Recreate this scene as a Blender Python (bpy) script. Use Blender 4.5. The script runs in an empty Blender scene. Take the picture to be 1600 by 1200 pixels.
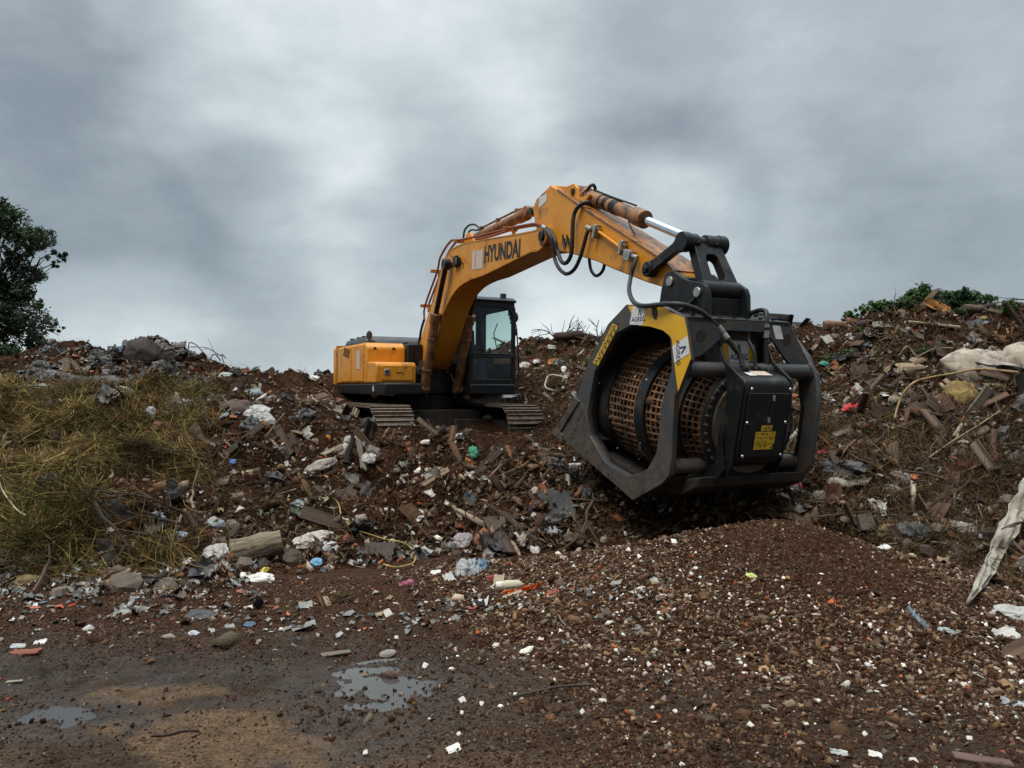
import bpy, math, random
import numpy as np
from mathutils import Vector, Matrix, Euler

# ---------------------------------------------------------------- camera, sky, sun, exposure
S = bpy.context.scene
COL = S.collection
FPX = 1209.0                       # focal length in pixels of the 1600 px wide photograph
CAM_H = 1.6
PITCH = math.atan(20 / FPX)
cd = bpy.data.cameras.new('camera'); cam = bpy.data.objects.new('camera', cd); COL.objects.link(cam)
cam.location = (0, 0, CAM_H); cam.rotation_euler = (math.pi / 2 + PITCH, 0, 0)
cd.sensor_width = 36; cd.lens = 36 * FPX / 1600; cd.clip_end = 3000; cd.clip_start = 0.05
S.camera = cam
S.view_settings.view_transform = 'Standard'; S.view_settings.look = 'None'
S.view_settings.exposure = 0.84; S.view_settings.gamma = 1.0
S.render.engine = 'CYCLES'
S.cycles.max_bounces = 6; S.cycles.transparent_max_bounces = 8
SUN_EL, SUN_AZ = math.radians(62), math.radians(215)


def ray(px, py):
    d = ((px - 800) / FPX, 1.0, (600 - py) / FPX)
    c, s = math.cos(PITCH), math.sin(PITCH)
    return Vector((d[0], d[1] * c - d[2] * s, d[1] * s + d[2] * c))


w = bpy.data.worlds.new('World'); S.world = w; w.use_nodes = True
nt = w.node_tree; N = nt.nodes; LK = nt.links; N.clear()


def nd(t, **k):
    n = N.new(t)
    for a, b in k.items(): setattr(n, a, b)
    return n


def mth(op, a, b=None, c=None, clamp=False):
    n = nd('ShaderNodeMath', operation=op); n.use_clamp = clamp
    for i, v in enumerate((a, b, c)):
        if v is None: continue
        if isinstance(v, (int, float)): n.inputs[i].default_value = v
        else: LK.new(v, n.inputs[i])
    return n.outputs[0]


tc = nd('ShaderNodeTexCoord'); sep = nd('ShaderNodeSeparateXYZ'); LK.new(tc.outputs['Generated'], sep.inputs[0])
zz = mth('ADD', mth('MAXIMUM', sep.outputs[2], 0.0), 0.62)
cx = mth('DIVIDE', sep.outputs[0], zz); cy = mth('DIVIDE', sep.outputs[1], zz)
cmb = nd('ShaderNodeCombineXYZ'); LK.new(sep.outputs[0], cmb.inputs[0]); LK.new(sep.outputs[1], cmb.inputs[1]); LK.new(mth('MULTIPLY', sep.outputs[2], 1.9), cmb.inputs[2])


def wnoise(scale, detail, rough, dist, off):
    mp = nd('ShaderNodeMapping'); mp.inputs['Location'].default_value = off
    LK.new(cmb.outputs[0], mp.inputs[0])
    n = nd('ShaderNodeTexNoise'); n.inputs['Scale'].default_value = scale; n.inputs['Detail'].default_value = detail
    n.inputs['Roughness'].default_value = rough; n.inputs['Distortion'].default_value = dist
    LK.new(mp.outputs[0], n.inputs['Vector'])
    return n.outputs['Fac']


n1 = wnoise(2.6, 6, 0.50, 0.0, (3.1, 7.4, 0)); n2 = wnoise(5.5, 12, 0.60, 0.0, (11.2, 2.4, 0))
val = mth('ADD', mth('MULTIPLY', mth('SUBTRACT', n1, 0.5), 0.95), mth('MULTIPLY', mth('SUBTRACT', n2, 0.5), 0.80))
val = mth('ADD', val, 0.52)
warp = mth('MULTIPLY', mth('SUBTRACT', n1, 0.5), 0.10)
# broad light and dark banks of cloud: (pixel x, pixel y, angular radius, weight)
BANKS = [(560, 90, .28, .30), (760, 40, .25, .12), (290, 70, .10, .18), (50, 110, .24, -.32), (240, 210, .16, -.12), (70, 300, .18, -.05),
         (560, 350, .21, -.30), (720, 400, .12, -.12), (440, 240, .10, .12), (520, 480, .14, .20), (1550, 180, .20, -.16), (300, 440, .16, -.10), (1160, -700, .5, .0), (170, 520, .12, .20), (950, 440, .15, .42),
         (900, 210, .22, -.12), (1130, 170, .22, -.14), (1250, 330, .18, -.04), (1000, 330, .13, -.24), (1330, 250, .24, -.08), (1500, 330, .20, -.14), (1500, 40, .26, .16),
         (1140, 380, .10, .14), (620, 540, .14, .08), (380, 370, .08, -.14), (1300, 440, .13, -.04)]
for (px, py, r, wt) in BANKS:
    d = ray(px, py).normalized()
    dp = nd('ShaderNodeVectorMath', operation='DOT_PRODUCT'); LK.new(tc.outputs['Generated'], dp.inputs[0]); dp.inputs[1].default_value = d
    a = mth('ADD', dp.outputs['Value'], mth('MULTIPLY', warp, 0.35))
    mr = nd('ShaderNodeMapRange', interpolation_type='SMOOTHERSTEP'); LK.new(a, mr.inputs['Value'])
    mr.inputs['From Min'].default_value = math.cos(r * 1.25); mr.inputs['From Max'].default_value = 1.0
    mr.inputs['To Min'].default_value = 0; mr.inputs['To Max'].default_value = wt
    val = mth('ADD', val, mr.outputs[0])
ramp = nd('ShaderNodeValToRGB'); LK.new(val, ramp.inputs[0])
cr = ramp.color_ramp; cr.elements[0].position = 0.0; cr.elements[0].color = (0.142, 0.172, 0.198, 1)
cr.elements[1].position = 1.0; cr.elements[1].color = (0.45, 0.49, 0.50, 1)
e = cr.elements.new(0.5); e.color = (0.262, 0.304, 0.326, 1)
sky = nd('ShaderNodeTexSky', sky_type='NISHITA'); sky.sun_disc = False; sky.sun_elevation = SUN_EL; sky.sun_rotation = SUN_AZ
# an overcast sky is brightest overhead; dimmed behind the camera to deepen shade
zr = nd('ShaderNodeMapRange', interpolation_type='SMOOTHERSTEP'); LK.new(sep.outputs[2], zr.inputs[0])
for k_, v_ in zip(('From Min', 'From Max', 'To Min', 'To Max'), (.50, .95, 10.0, 42.0)): zr.inputs[k_].default_value = v_
br = nd('ShaderNodeMapRange', interpolation_type='SMOOTHERSTEP'); LK.new(sep.outputs[1], br.inputs[0])
for k_, v_ in zip(('From Min', 'From Max', 'To Min', 'To Max'), (-.6, .35, .42, 1.0)): br.inputs[k_].default_value = v_
sc = nd('ShaderNodeVectorMath', operation='SCALE'); LK.new(ramp.outputs[0], sc.inputs[0]); LK.new(mth('MULTIPLY', zr.outputs[0], br.outputs[0]), sc.inputs['Scale'])
mx = nd('ShaderNodeMix', data_type='RGBA'); mx.inputs[0].default_value = 0.97
LK.new(sky.outputs[0], mx.inputs[6]); LK.new(sc.outputs[0], mx.inputs[7])
bg = nd('ShaderNodeBackground'); bg.inputs['Strength'].default_value = 0.1; LK.new(mx.outputs[2], bg.inputs[0])
wo = nd('ShaderNodeOutputWorld'); LK.new(bg.outputs[0], wo.inputs[0])
w.cycles.sampling_method = 'MANUAL'; w.cycles.sample_map_resolution = 512
ld = bpy.data.lights.new('sun', 'SUN'); ld.energy = 1.4; ld.angle = math.radians(28); ld.color = (1, .93, .82)
lo = bpy.data.objects.new('sun', ld); COL.objects.link(lo)
sd = Vector((math.sin(SUN_AZ) * math.cos(SUN_EL), math.cos(SUN_AZ) * math.cos(SUN_EL), math.sin(SUN_EL)))
lo.rotation_euler = sd.to_track_quat('Z', 'Y').to_euler()

rng = np.random.default_rng(7); random.seed(7)


# ---------------------------------------------------------------- materials
def node_mat(name):
    m = bpy.data.materials.new(name); m.use_nodes = True
    return m, m.node_tree.nodes, m.node_tree.links, m.node_tree.nodes['Principled BSDF']


def pmat(name, c1, c2=None, scale=6.0, rough=0.6, metal=0.0, bump=0.0, lo=.45, hi=.65, bscale=None, c3=None, s3=1.5, t3=(.55, .7), spec=.5, detail=8, coat=0, stretch=None):
    """two tones broken up by noise, a third in broad patches, a bump"""
    m, n, l, b = node_mat(name)
    b.inputs['Roughness'].default_value = rough; b.inputs['Metallic'].default_value = metal
    b.inputs['Specular IOR Level'].default_value = spec; b.inputs['Coat Weight'].default_value = coat
    if c2 is None:
        b.inputs['Base Color'].default_value = (*c1, 1)
        if not bump: return m
    t = n.new('ShaderNodeTexCoord'); src = t.outputs['Object']
    if stretch:
        mp = n.new('ShaderNodeMapping'); mp.inputs['Scale'].default_value = stretch; l.new(src, mp.inputs[0]); src = mp.outputs[0]

    def nz(s, d=detail):
        x = n.new('ShaderNodeTexNoise'); x.inputs['Scale'].default_value = s; x.inputs['Detail'].default_value = d
        x.inputs['Roughness'].default_value = .6; l.new(src, x.inputs['Vector']); return x.outputs['Fac']

    def rng_(v, a, bb):
        x = n.new('ShaderNodeMapRange'); x.inputs['From Min'].default_value = a; x.inputs['From Max'].default_value = bb; l.new(v, x.inputs[0]); return x.outputs[0]
    if c2 is not None:
        f = nz(scale)
        k = n.new('ShaderNodeMix'); k.data_type = 'RGBA'; k.inputs[6].default_value = (*c1, 1); k.inputs[7].default_value = (*c2, 1)
        l.new(rng_(f, lo, hi), k.inputs[0]); out = k.outputs[2]
        if c3 is not None:
            k3 = n.new('ShaderNodeMix'); k3.data_type = 'RGBA'; k3.inputs[7].default_value = (*c3, 1); l.new(out, k3.inputs[6])
            l.new(rng_(nz(s3, 10), *t3), k3.inputs[0]); out = k3.outputs[2]
        l.new(out, b.inputs['Base Color'])
        r = n.new('ShaderNodeMapRange'); r.inputs['To Min'].default_value = max(0.05, rough - .12); r.inputs['To Max'].default_value = min(1, rough + .15)
        l.new(f, r.inputs[0]); l.new(r.outputs[0], b.inputs['Roughness'])
    if bump:
        bp = n.new('ShaderNodeBump'); bp.inputs['Strength'].default_value = 1.0; bp.inputs['Distance'].default_value = bump
        l.new(nz(bscale or scale * 4), bp.inputs['Height']); l.new(bp.outputs[0], b.inputs['Normal'])
    return m


def attr_mat(name, rough=.75, fine=40., amount=.5, bump=.004, spec=.4, b2=None, sheen=0, trans=0, bdist2=0):
    """base colour from the mesh's own 'col' attribute, varied by fine noise"""
    m, n, l, b = node_mat(name)
    a = n.new('ShaderNodeAttribute'); a.attribute_name = 'col'
    t = n.new('ShaderNodeTexCoord')
    x = n.new('ShaderNodeTexNoise'); x.inputs['Scale'].default_value = fine; x.inputs['Detail'].default_value = 6; l.new(t.outputs['Object'], x.inputs['Vector'])
    r = n.new('ShaderNodeMapRange'); r.inputs['From Min'].default_value = .3; r.inputs['From Max'].default_value = .7
    r.inputs['To Min'].default_value = 1 - amount; r.inputs['To Max'].default_value = 1 + amount * .7; l.new(x.outputs['Fac'], r.inputs[0])
    v = n.new('ShaderNodeVectorMath'); v.operation = 'SCALE'; l.new(a.outputs['Color'], v.inputs[0]); l.new(r.outputs[0], v.inputs['Scale'])
    l.new(v.outputs[0], b.inputs['Base Color'])
    b.inputs['Roughness'].default_value = rough; b.inputs['Specular IOR Level'].default_value = spec
    if name == 'yard_mud':
        q = n.new('ShaderNodeMapRange'); q.inputs['To Min'].default_value = .12; q.inputs['To Max'].default_value = .6; l.new(a.outputs['Alpha'], q.inputs[0]); l.new(q.outputs[0], b.inputs['Specular IOR Level'])
    if name == 'yard_mud':                           # the alpha of 'col' is how wet the mud lies
        q = n.new('ShaderNodeMapRange'); q.inputs['To Min'].default_value = rough; q.inputs['To Max'].default_value = .22; l.new(a.outputs['Alpha'], q.inputs[0])
        l.new(q.outputs[0], b.inputs['Roughness'])
    if bump:
        bp = n.new('ShaderNodeBump'); bp.inputs['Distance'].default_value = bump; l.new(x.outputs['Fac'], bp.inputs['Height'])
        if b2:
            y = n.new('ShaderNodeTexNoise'); y.inputs['Scale'].default_value = b2; y.inputs['Detail'].default_value = 8; y.inputs['Roughness'].default_value = .7
            l.new(t.outputs['Object'], y.inputs['Vector'])
            bq = n.new('ShaderNodeBump'); bq.inputs['Distance'].default_value = bdist2; l.new(y.outputs['Fac'], bq.inputs['Height'])
            l.new(bp.outputs[0], bq.inputs['Normal']); l.new(bq.outputs[0], b.inputs['Normal'])
        else: l.new(bp.outputs[0], b.inputs['Normal'])
    if trans:
        tr = n.new('ShaderNodeBsdfTranslucent'); l.new(v.outputs[0], tr.inputs[0]); ms = n.new('ShaderNodeMixShader'); ms.inputs[0].default_value = trans
        o = n['Material Output']; l.new(b.outputs[0], ms.inputs[1]); l.new(tr.outputs[0], ms.inputs[2]); l.new(ms.outputs[0], o.inputs[0])
    return m


def glass_mat(name, tint, rough=.03, alpha=.35):
    m, n, l, b = node_mat(name)
    t = n.new('ShaderNodeBsdfTransparent'); t.inputs[0].default_value = (*tint, 1)
    g = n.new('ShaderNodeBsdfGlossy'); g.inputs['Roughness'].default_value = rough; g.inputs[0].default_value = (.9, .95, 1, 1)
    f = n.new('ShaderNodeLayerWeight'); f.inputs[0].default_value = .5
    p = n.new('ShaderNodeMath'); p.operation = 'POWER'; l.new(f.outputs['Facing'], p.inputs[0]); p.inputs[1].default_value = 4
    q = n.new('ShaderNodeMath'); q.operation = 'MULTIPLY_ADD'; l.new(p.outputs[0], q.inputs[0]); q.inputs[1].default_value = .8; q.inputs[2].default_value = .05
    ms = n.new('ShaderNodeMixShader'); l.new(q.outputs[0], ms.inputs[0]); l.new(t.outputs[0], ms.inputs[1]); l.new(g.outputs[0], ms.inputs[2])
    l.new(ms.outputs[0], n['Material Output'].inputs[0]); n.remove(b)
    return m


M = dict(
    orange=pmat('orange_paint', (.70, .285, .016), (.60, .23, .014), 3, .42, 0, .0015, c3=(.17, .075, .03), s3=3.4, t3=(.57, .74), bscale=18),
    orangeold=pmat('worn_orange_paint', (.42, .17, .03), (.26, .10, .03), 9, .6, 0, .002, c3=(.09, .045, .025), s3=5, t3=(.52, .66)),
    armtop=pmat('scraped_orange_paint', (.40, .15, .025), (.22, .10, .045), 5, .45, 0, .002, c3=(.10, .06, .045), s3=4, t3=(.50, .62), stretch=(1, 3, 3)),
    rustcyl=pmat('dirty_cylinder_paint', (.30, .135, .05), (.13, .06, .03), 8, .55, 0, .003, c3=(.04, .025, .02), s3=6, t3=(.55, .68)),
    yellow=pmat('yellow_paint', (.76, .42, .012), (.70, .37, .012), 5, .4, 0, .001, c3=(.35, .2, .04), s3=5, t3=(.64, .8)),
    black=pmat('black_paint', (.014, .015, .017), (.009, .0095, .011), 6, .42, 0, .001, c3=(.060, .045, .034), s3=4.2, t3=(.56, .70), spec=.28),
    blackcab=pmat('black_cab_paint', (.012, .0135, .0155), (.008, .009, .011), 5, .38, 0, .001, c3=(.04, .036, .03), s3=2, t3=(.6, .8), spec=.35),
    grey=pmat('dark_grey_frame_paint', (.052, .056, .062), (.038, .041, .047), 6, .5, 0, .002, c3=(.085, .062, .045), s3=4.5, t3=(.48, .62)),
    muddy=pmat('scraped_muddy_steel', (.085, .072, .062), (.045, .032, .024), 7, .6, .2, .005, c3=(.12, .092, .072), s3=11, t3=(.52, .68)),
    innersteel=pmat('soil_coated_steel', (.022, .018, .016), (.035, .026, .021), 8, .7, 0, .003),
    rust=pmat('rusty_mesh', (.27, .145, .075), (.13, .065, .035), 14, .8, .1, .003, c3=(.045, .030, .022), s3=3, t3=(.5, .65)),
    rubber=pmat('black_rubber', (.013, .013, .014), (.02, .019, .018), 20, .5),
    chrome=pmat('chrome_rod', (.62, .64, .66), (.5, .5, .5), 20, .16, 1.0),
    darkrod=pmat('oily_rod', (.05, .045, .045), (.03, .025, .022), 10, .35, .6),
    steel=pmat('bare_steel', (.42, .42, .41), (.28, .26, .24), 30, .35, .8),
    hood=pmat('sun_greyed_plastic', (.05, .055, .062), (.035, .038, .044), 3, .42, 0, .002, c3=(.02, .02, .022), s3=3, t3=(.55, .75)),
    track=pmat('worn_track_steel', (.20, .15, .11), (.085, .06, .042), 10, .55, .25, .006, c3=(.20, .16, .125), s3=8, t3=(.52, .66)),
    trackdark=pmat('muddy_track_frame', (.02, .016, .013), (.04, .028, .02), 8, .8, 0, .01),
    white=pmat('white_sticker', (.70, .71, .72), (.6, .6, .6), 12, .5),
    fadedwhite=pmat('faded_sticker', (.62, .52, .45), (.56, .44, .36), 12, .55),
    navy=pmat('navy_print', (.025, .035, .07)), print=pmat('dark_print', (.014, .016, .022)),
    decal=pmat('yellow_decal', (.62, .40, .03), (.5, .30, .02), 30, .5),
    glass=glass_mat('cab_glass', (.76, .88, .85)), lamp=pmat('lamp_lens', (.3, .3, .3), (.2, .2, .2), 30, .2),
    seat=pmat('seat_cloth', (.02, .022, .026), (.035, .035, .04), 30, .8), blue=pmat('blue_interior', (.02, .05, .09), (.02, .03, .05), 9, .6),
    red=pmat('red_pipe_paint', (.25, .055, .025), (.14, .04, .02), 20, .5),
)


# ---------------------------------------------------------------- mesh helpers
def tag(o, label=None, cat=None, group=None, kind=None):
    if label: o['label'] = label
    if cat: o['category'] = cat
    if group: o['group'] = group
    if kind: o['kind'] = kind
    return o


def empty(name, loc=(0, 0, 0), mat=None):
    o = bpy.data.objects.new(name, None); COL.objects.link(o); o.empty_display_size = .3
    if mat is not None: o.matrix_world = mat
    else: o.location = loc
    return o


class MB:
    def __init__(s, org=(0, 0, 0)):
        s.v = []; s.f = []; s.m = []; s.o = Vector(org)

    def add(s, vs, fs, mi=0):
        k = len(s.v); s.v += [tuple(Vector(v) - s.o) for v in vs]
        for f in fs: s.f.append(tuple(i + k for i in f)); s.m.append(mi)
        return s

    def box(s, c, d, rot=None, mi=0, taper=1.0):
        c = Vector(c); vs = []
        for z in (-1, 1):
            t = taper if z > 0 else 1
            for x, y in ((-1, -1), (1, -1), (1, 1), (-1, 1)):
                p = Vector((x * d[0] / 2 * t, y * d[1] / 2 * t, z * d[2] / 2))
                if rot is not None: p = rot @ p
                vs.append(c + p)
        return s.add(vs, [(3, 2, 1, 0), (4, 5, 6, 7), (0, 1, 5, 4), (1, 2, 6, 5), (2, 3, 7, 6), (3, 0, 4, 7)], mi)

    def prism(s, poly, y0, y1, mi=0, fn=None):
        """(u, z) outline pushed from y0 to y1"""
        fn = fn or (lambda a, b, c: (a, c, b)); n = len(poly)
        vs = [fn(a, b, y0) for a, b in poly] + [fn(a, b, y1) for a, b in poly]
        fs = [tuple(range(n)), tuple(range(2 * n - 1, n - 1, -1))] + [(i, n + i, n + (i + 1) % n, (i + 1) % n) for i in range(n)]
        return s.add(vs, fs, mi)

    def ring(s, outer, inner, y0, y1, mi=0, fn=None):
        fn = fn or (lambda a, b, c: (a, c, b)); n = len(outer)
        vs = [fn(a, b, y) for y in (y0, y1) for p in (outer, inner) for a, b in p]
        fs = []
        for i in range(n):
            j = (i + 1) % n
            fs += [(i, j, n + j, n + i), (2 * n + j, 2 * n + i, 3 * n + i, 3 * n + j), (i, 2 * n + i, 2 * n + j, j), (n + j, 3 * n + j, 3 * n + i, n + i)]
        return s.add(vs, fs, mi)

    def tube(s, pts, r, n=8, mi=0, cap=True):
        pts = [Vector(p) for p in pts]; k = len(pts)
        rs = r if isinstance(r, (list, tuple)) else [r] * k
        t0 = (pts[1] - pts[0]).normalized(); up = Vector((0, 0, 1)) if abs(t0.z) < .9 else Vector((1, 0, 0))
        a = t0.cross(up).normalized(); vs = []
        for i, p in enumerate(pts):
            t = (pts[min(i + 1, k - 1)] - pts[max(i - 1, 0)])
            t = t.normalized() if t.length > 1e-9 else t0
            a = (a - t * a.dot(t)).normalized(); b = t.cross(a)
            for j in range(n):
                q = 2 * math.pi * j / n; vs.append(p + (a * math.cos(q) + b * math.sin(q)) * rs[i])
        fs = [(i * n + j, i * n + (j + 1) % n, (i + 1) * n + (j + 1) % n, (i + 1) * n + j) for i in range(k - 1) for j in range(n)]
        if cap: fs += [tuple(range(n - 1, -1, -1)), tuple((k - 1) * n + j for j in range(n))]
        return s.add(vs, fs, mi)

    def cyl(s, a, b, r, n=20, mi=0, r2=None):
        return s.tube([a, b], [r, r if r2 is None else r2], n, mi)

    def sphere(s, c, r, n=10, mi=0, sc=(1, 1, 1)):
        vs = []; fs = []
        for i in range(n + 1):
            th = math.pi * i / n
            for j in range(2 * n):
                ph = math.pi * j / n
                vs.append((c[0] + r * sc[0] * math.sin(th) * math.cos(ph), c[1] + r * sc[1] * math.sin(th) * math.sin(ph), c[2] + r * sc[2] * math.cos(th)))
        for i in range(n):
            for j in range(2 * n):
                fs.append((i * 2 * n + j, (i + 1) * 2 * n + j, (i + 1) * 2 * n + (j + 1) % (2 * n), i * 2 * n + (j + 1) % (2 * n)))
        return s.add(vs, fs, mi)

    def build(s, name, mats, parent=None, bevel=0, smooth=40, solid=0, label=None):
        me = bpy.data.meshes.new(name); me.from_pydata(s.v, [], s.f)
        if not isinstance(mats, (list, tuple)): mats = [mats]
        for m in mats: me.materials.append(M[m] if isinstance(m, str) else m)
        me.polygons.foreach_set('material_index', s.m)
        me.update()
        if smooth:
            me.polygons.foreach_set('use_smooth', [True] * len(me.polygons)); me.set_sharp_from_angle(angle=math.radians(smooth))
        o = bpy.data.objects.new(name, me); COL.objects.link(o)
        if parent: o.parent = parent
        if solid:
            sm = o.modifiers.new('solid', 'SOLIDIFY'); sm.thickness = solid; sm.offset = 0
        if bevel:
            bm = o.modifiers.new('bevel', 'BEVEL'); bm.width = bevel; bm.segments = 2; bm.limit_method = 'ANGLE'; bm.angle_limit = math.radians(35); bm.harden_normals = False
        if label: o['label'] = label
        return o


def smooth_path(pts, k=6):
    pts = [Vector(p) for p in pts]; out = []
    P_ = [pts[0] * 2 - pts[1]] + pts + [pts[-1] * 2 - pts[-2]]
    for i in range(1, len(P_) - 2):
        a, b, c, d = P_[i - 1:i + 3]
        for j in range(k):
            t = j / k
            out.append(.5 * ((2 * b) + (c - a) * t + (2 * a - 5 * b + 4 * c - d) * t * t + (3 * b - a - 3 * c + d) * t ** 3))
    out.append(pts[-1]); return out


def rrect(x0, x1, z0, z1, r, n=5):
    rr = r if isinstance(r, (list, tuple)) else [r] * 4; out = []
    for (cx_, cz_, a0, q) in ((x0, z0, 180, 0), (x1, z0, 270, 1), (x1, z1, 0, 2), (x0, z1, 90, 3)):
        rad = rr[q]; ccx = cx_ + (rad if q in (0, 3) else -rad); ccz = cz_ + (rad if q in (0, 1) else -rad)
        for i in range(n + 1):
            a = math.radians(a0 + 90 * i / n); out.append((ccx + rad * math.cos(a), ccz + rad * math.sin(a)))
    return out


def raw_mesh(name, verts, nper, faces_t, col=None, mat=None, smooth=False):
    """verts (N, k, 3) and one face template -> ONE object"""
    Nn, k, _ = verts.shape; me = bpy.data.meshes.new(name)
    ft = np.array(faces_t, dtype=np.int64); nf, fs = ft.shape
    me.vertices.add(Nn * k); me.vertices.foreach_set('co', verts.reshape(-1).astype(np.float32))
    idx = (ft[None] + (np.arange(Nn) * k)[:, None, None]).reshape(-1)
    me.loops.add(len(idx)); me.loops.foreach_set('vertex_index', idx.astype(np.int32))
    me.polygons.add(Nn * nf); me.polygons.foreach_set('loop_start', (np.arange(Nn * nf) * fs).astype(np.int32))
    me.update(calc_edges=True)
    if smooth: me.polygons.foreach_set('use_smooth', np.ones(Nn * nf, bool))
    if col is not None:
        a = me.color_attributes.new('col', 'FLOAT_COLOR', 'POINT')
        cc = np.ones((Nn, k, 4), np.float32); cc[:, :, :col.shape[-1]] = col[:, None, :] if col.ndim == 2 else col
        a.data.foreach_set('color', cc.reshape(-1))
    if mat: me.materials.append(mat)
    o = bpy.data.objects.new(name, me); COL.objects.link(o); return o


def grid_mesh(name, X, Y, Z, col=None, mat=None, smooth=True, closed=False):
    r, c = X.shape; v = np.stack([X, Y, Z], -1).reshape(1, r * c, 3)
    i = np.arange(r - 1)[:, None] * c + np.arange(c - 1)[None]; i = i.reshape(-1)
    f = np.stack([i, i + 1, i + c + 1, i + c], -1)
    return raw_mesh(name, v, 0, f, None if col is None else col.reshape(1, r * c, -1), mat, smooth)


def text_mesh(txt, size, bold=0.0):
    cu = bpy.data.curves.new('txt', 'FONT'); cu.body = txt; cu.size = size; cu.align_x = 'CENTER'; cu.align_y = 'CENTER'; cu.offset = bold
    o = bpy.data.objects.new('txt', cu); COL.objects.link(o)
    me = bpy.data.meshes.new_from_object(o.evaluated_get(bpy.context.evaluated_depsgraph_get()))
    vs = [v.co.copy() for v in me.vertices]; fs = [tuple(p.vertices) for p in me.polygons]
    bpy.data.objects.remove(o); bpy.data.curves.remove(cu); bpy.data.meshes.remove(me)
    return vs, fs


# ---------------------------------------------------------------- noise
_perm = np.random.default_rng(3).random((256, 256))


def vnoise(x, y):
    xi = np.floor(x).astype(int); yi = np.floor(y).astype(int); fx = x - xi; fy = y - yi
    fx = fx * fx * (3 - 2 * fx); fy = fy * fy * (3 - 2 * fy)
    a = _perm[xi % 256, yi % 256]; b = _perm[(xi + 1) % 256, yi % 256]; c = _perm[xi % 256, (yi + 1) % 256]; d = _perm[(xi + 1) % 256, (yi + 1) % 256]
    return (a * (1 - fx) + b * fx) * (1 - fy) + (c * (1 - fx) + d * fx) * fy - .5


def fbm(x, y, s, o=4, g=.5):
    t = 0; a = 1.
    for k in range(o): t = t + a * vnoise(x * s + 17.3 * k, y * s + 5.1 * k); s *= 2.03; a *= g
    return t


# ---------------------------------------------------------------- terrain: bank of rubbish and soil, mound, yard
# per image column: (distance, row) pairs of the bank's surface
COLS = {
    -500: [(5.8, 950), (7.5, 800), (8.5, 745), (11, 650), (13, 610), (15, 590), (17, 560), (18, 565)],
    0: [(6.1, 945), (6.5, 905), (7.2, 800), (8.0, 745), (9.5, 690), (11, 645), (13, 603), (15, 600), (17, 572), (18, 580)],
    90: [(6.1, 945), (6.5, 905), (7.2, 800), (8.0, 745), (9.5, 690), (11, 645), (13, 605), (15, 600), (17, 547), (18, 552)],
    180: [(6.1, 945), (6.7, 900), (7.3, 800), (8.2, 745), (9.5, 695), (11, 650), (13, 608), (15, 595), (17, 543), (18, 548)],
    250: [(6.0, 950), (6.8, 895), (7.4, 830), (8.4, 755), (9.6, 700), (11, 655), (13, 612), (15, 595), (17, 539), (18, 545)],
    300: [(6.0, 950), (6.8, 895), (7.5, 840), (8.5, 765), (9.7, 705), (11, 660), (13, 615), (15, 600), (17, 546), (18, 550)],
    360: [(6.0, 950), (6.8, 900), (7.5, 845), (8.5, 775), (9.7, 712), (11, 665), (13, 620), (15, 605), (17, 585), (18, 588)],
    450: [(6.1, 945), (7.0, 900), (7.7, 840), (8.6, 775), (9.6, 715), (10.8, 675), (12.5, 640), (15, 612), (18, 588), (19, 592)],
    530: [(6.1, 945), (7.0, 902), (7.8, 840), (8.8, 770), (9.6, 715), (10.8, 676), (12.5, 655), (14, 640), (16, 628), (19, 595), (20, 598)],
    620: [(6.1, 945), (7.0, 908), (7.9, 845), (8.8, 775), (9.6, 715), (10.6, 685), (12.4, 688), (13.5, 696), (16, 655), (20, 598), (22, 604)],
    710: [(6.1, 945), (7.1, 915), (8.0, 850), (8.8, 780), (9.6, 720), (10.5, 685), (12.4, 682), (13.5, 684), (16, 655), (20, 590), (22, 600)],
    800: [(6.1, 940), (7.1, 925), (7.9, 860), (8.6, 790), (9.4, 725), (10.4, 690), (12.4, 684), (13.5, 696), (15.5, 645), (18, 580), (20, 545), (22, 560)],
    870: [(6.1, 940), (7.2, 920), (7.9, 850), (8.6, 785), (9.4, 720), (10.4, 690), (12.5, 676), (14, 655), (16, 590), (20, 527), (22, 535)],
    950: [(6.1, 940), (7.3, 905), (8.1, 830), (8.8, 770), (9.6, 710), (10.6, 665), (12.5, 615), (14, 585), (16, 558), (20, 528), (22, 535)],
    1060: [(6.2, 935), (7.4, 870), (8.2, 800), (9.0, 745), (10, 690), (11, 650), (12.5, 610), (15, 560), (18, 525), (20, 525)],
    1170: [(6.2, 930), (7.5, 845), (8.2, 790), (9.0, 735), (10, 680), (11, 640), (12.5, 600), (15, 550), (18, 515), (20, 517)],
    1270: [(6.2, 930), (7.4, 850), (8.0, 800), (8.8, 735), (9.8, 675), (11, 619), (12.5, 579), (15, 538), (17, 516), (19, 520)],
    1350: [(6.1, 935), (7.2, 860), (7.8, 805), (8.6, 735), (9.5, 670), (10.6, 618), (12, 571), (14, 523), (15.5, 504), (17, 513)],
    1440: [(6.0, 940), (7.0, 870), (7.6, 815), (8.4, 740), (9.2, 680), (10.2, 625), (11.5, 570), (13, 517), (14.5, 494), (16, 504)],
    1530: [(5.9, 950), (6.6, 900), (7.2, 840), (7.9, 765), (8.7, 690), (9.6, 627), (11, 559), (12.5, 514), (14, 501), (16, 510)],
    1620: [(5.6, 965), (6.2, 910), (6.8, 850), (7.5, 770), (8.3, 690), (9.2, 624), (10.5, 553), (12, 505), (13.5, 492), (16, 502)],
    2300: [(5.0, 1000), (6.0, 900), (7.0, 800), (8, 700), (9, 610), (10, 560), (12, 510), (13.5, 495), (16, 500)],
}
YG = np.concatenate([np.arange(3, 24, .1), np.arange(24, 60, 1.)])
CK = sorted(COLS); PXG = np.arange(CK[0], CK[-1] + 1, 10.)
_tab = []
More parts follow.
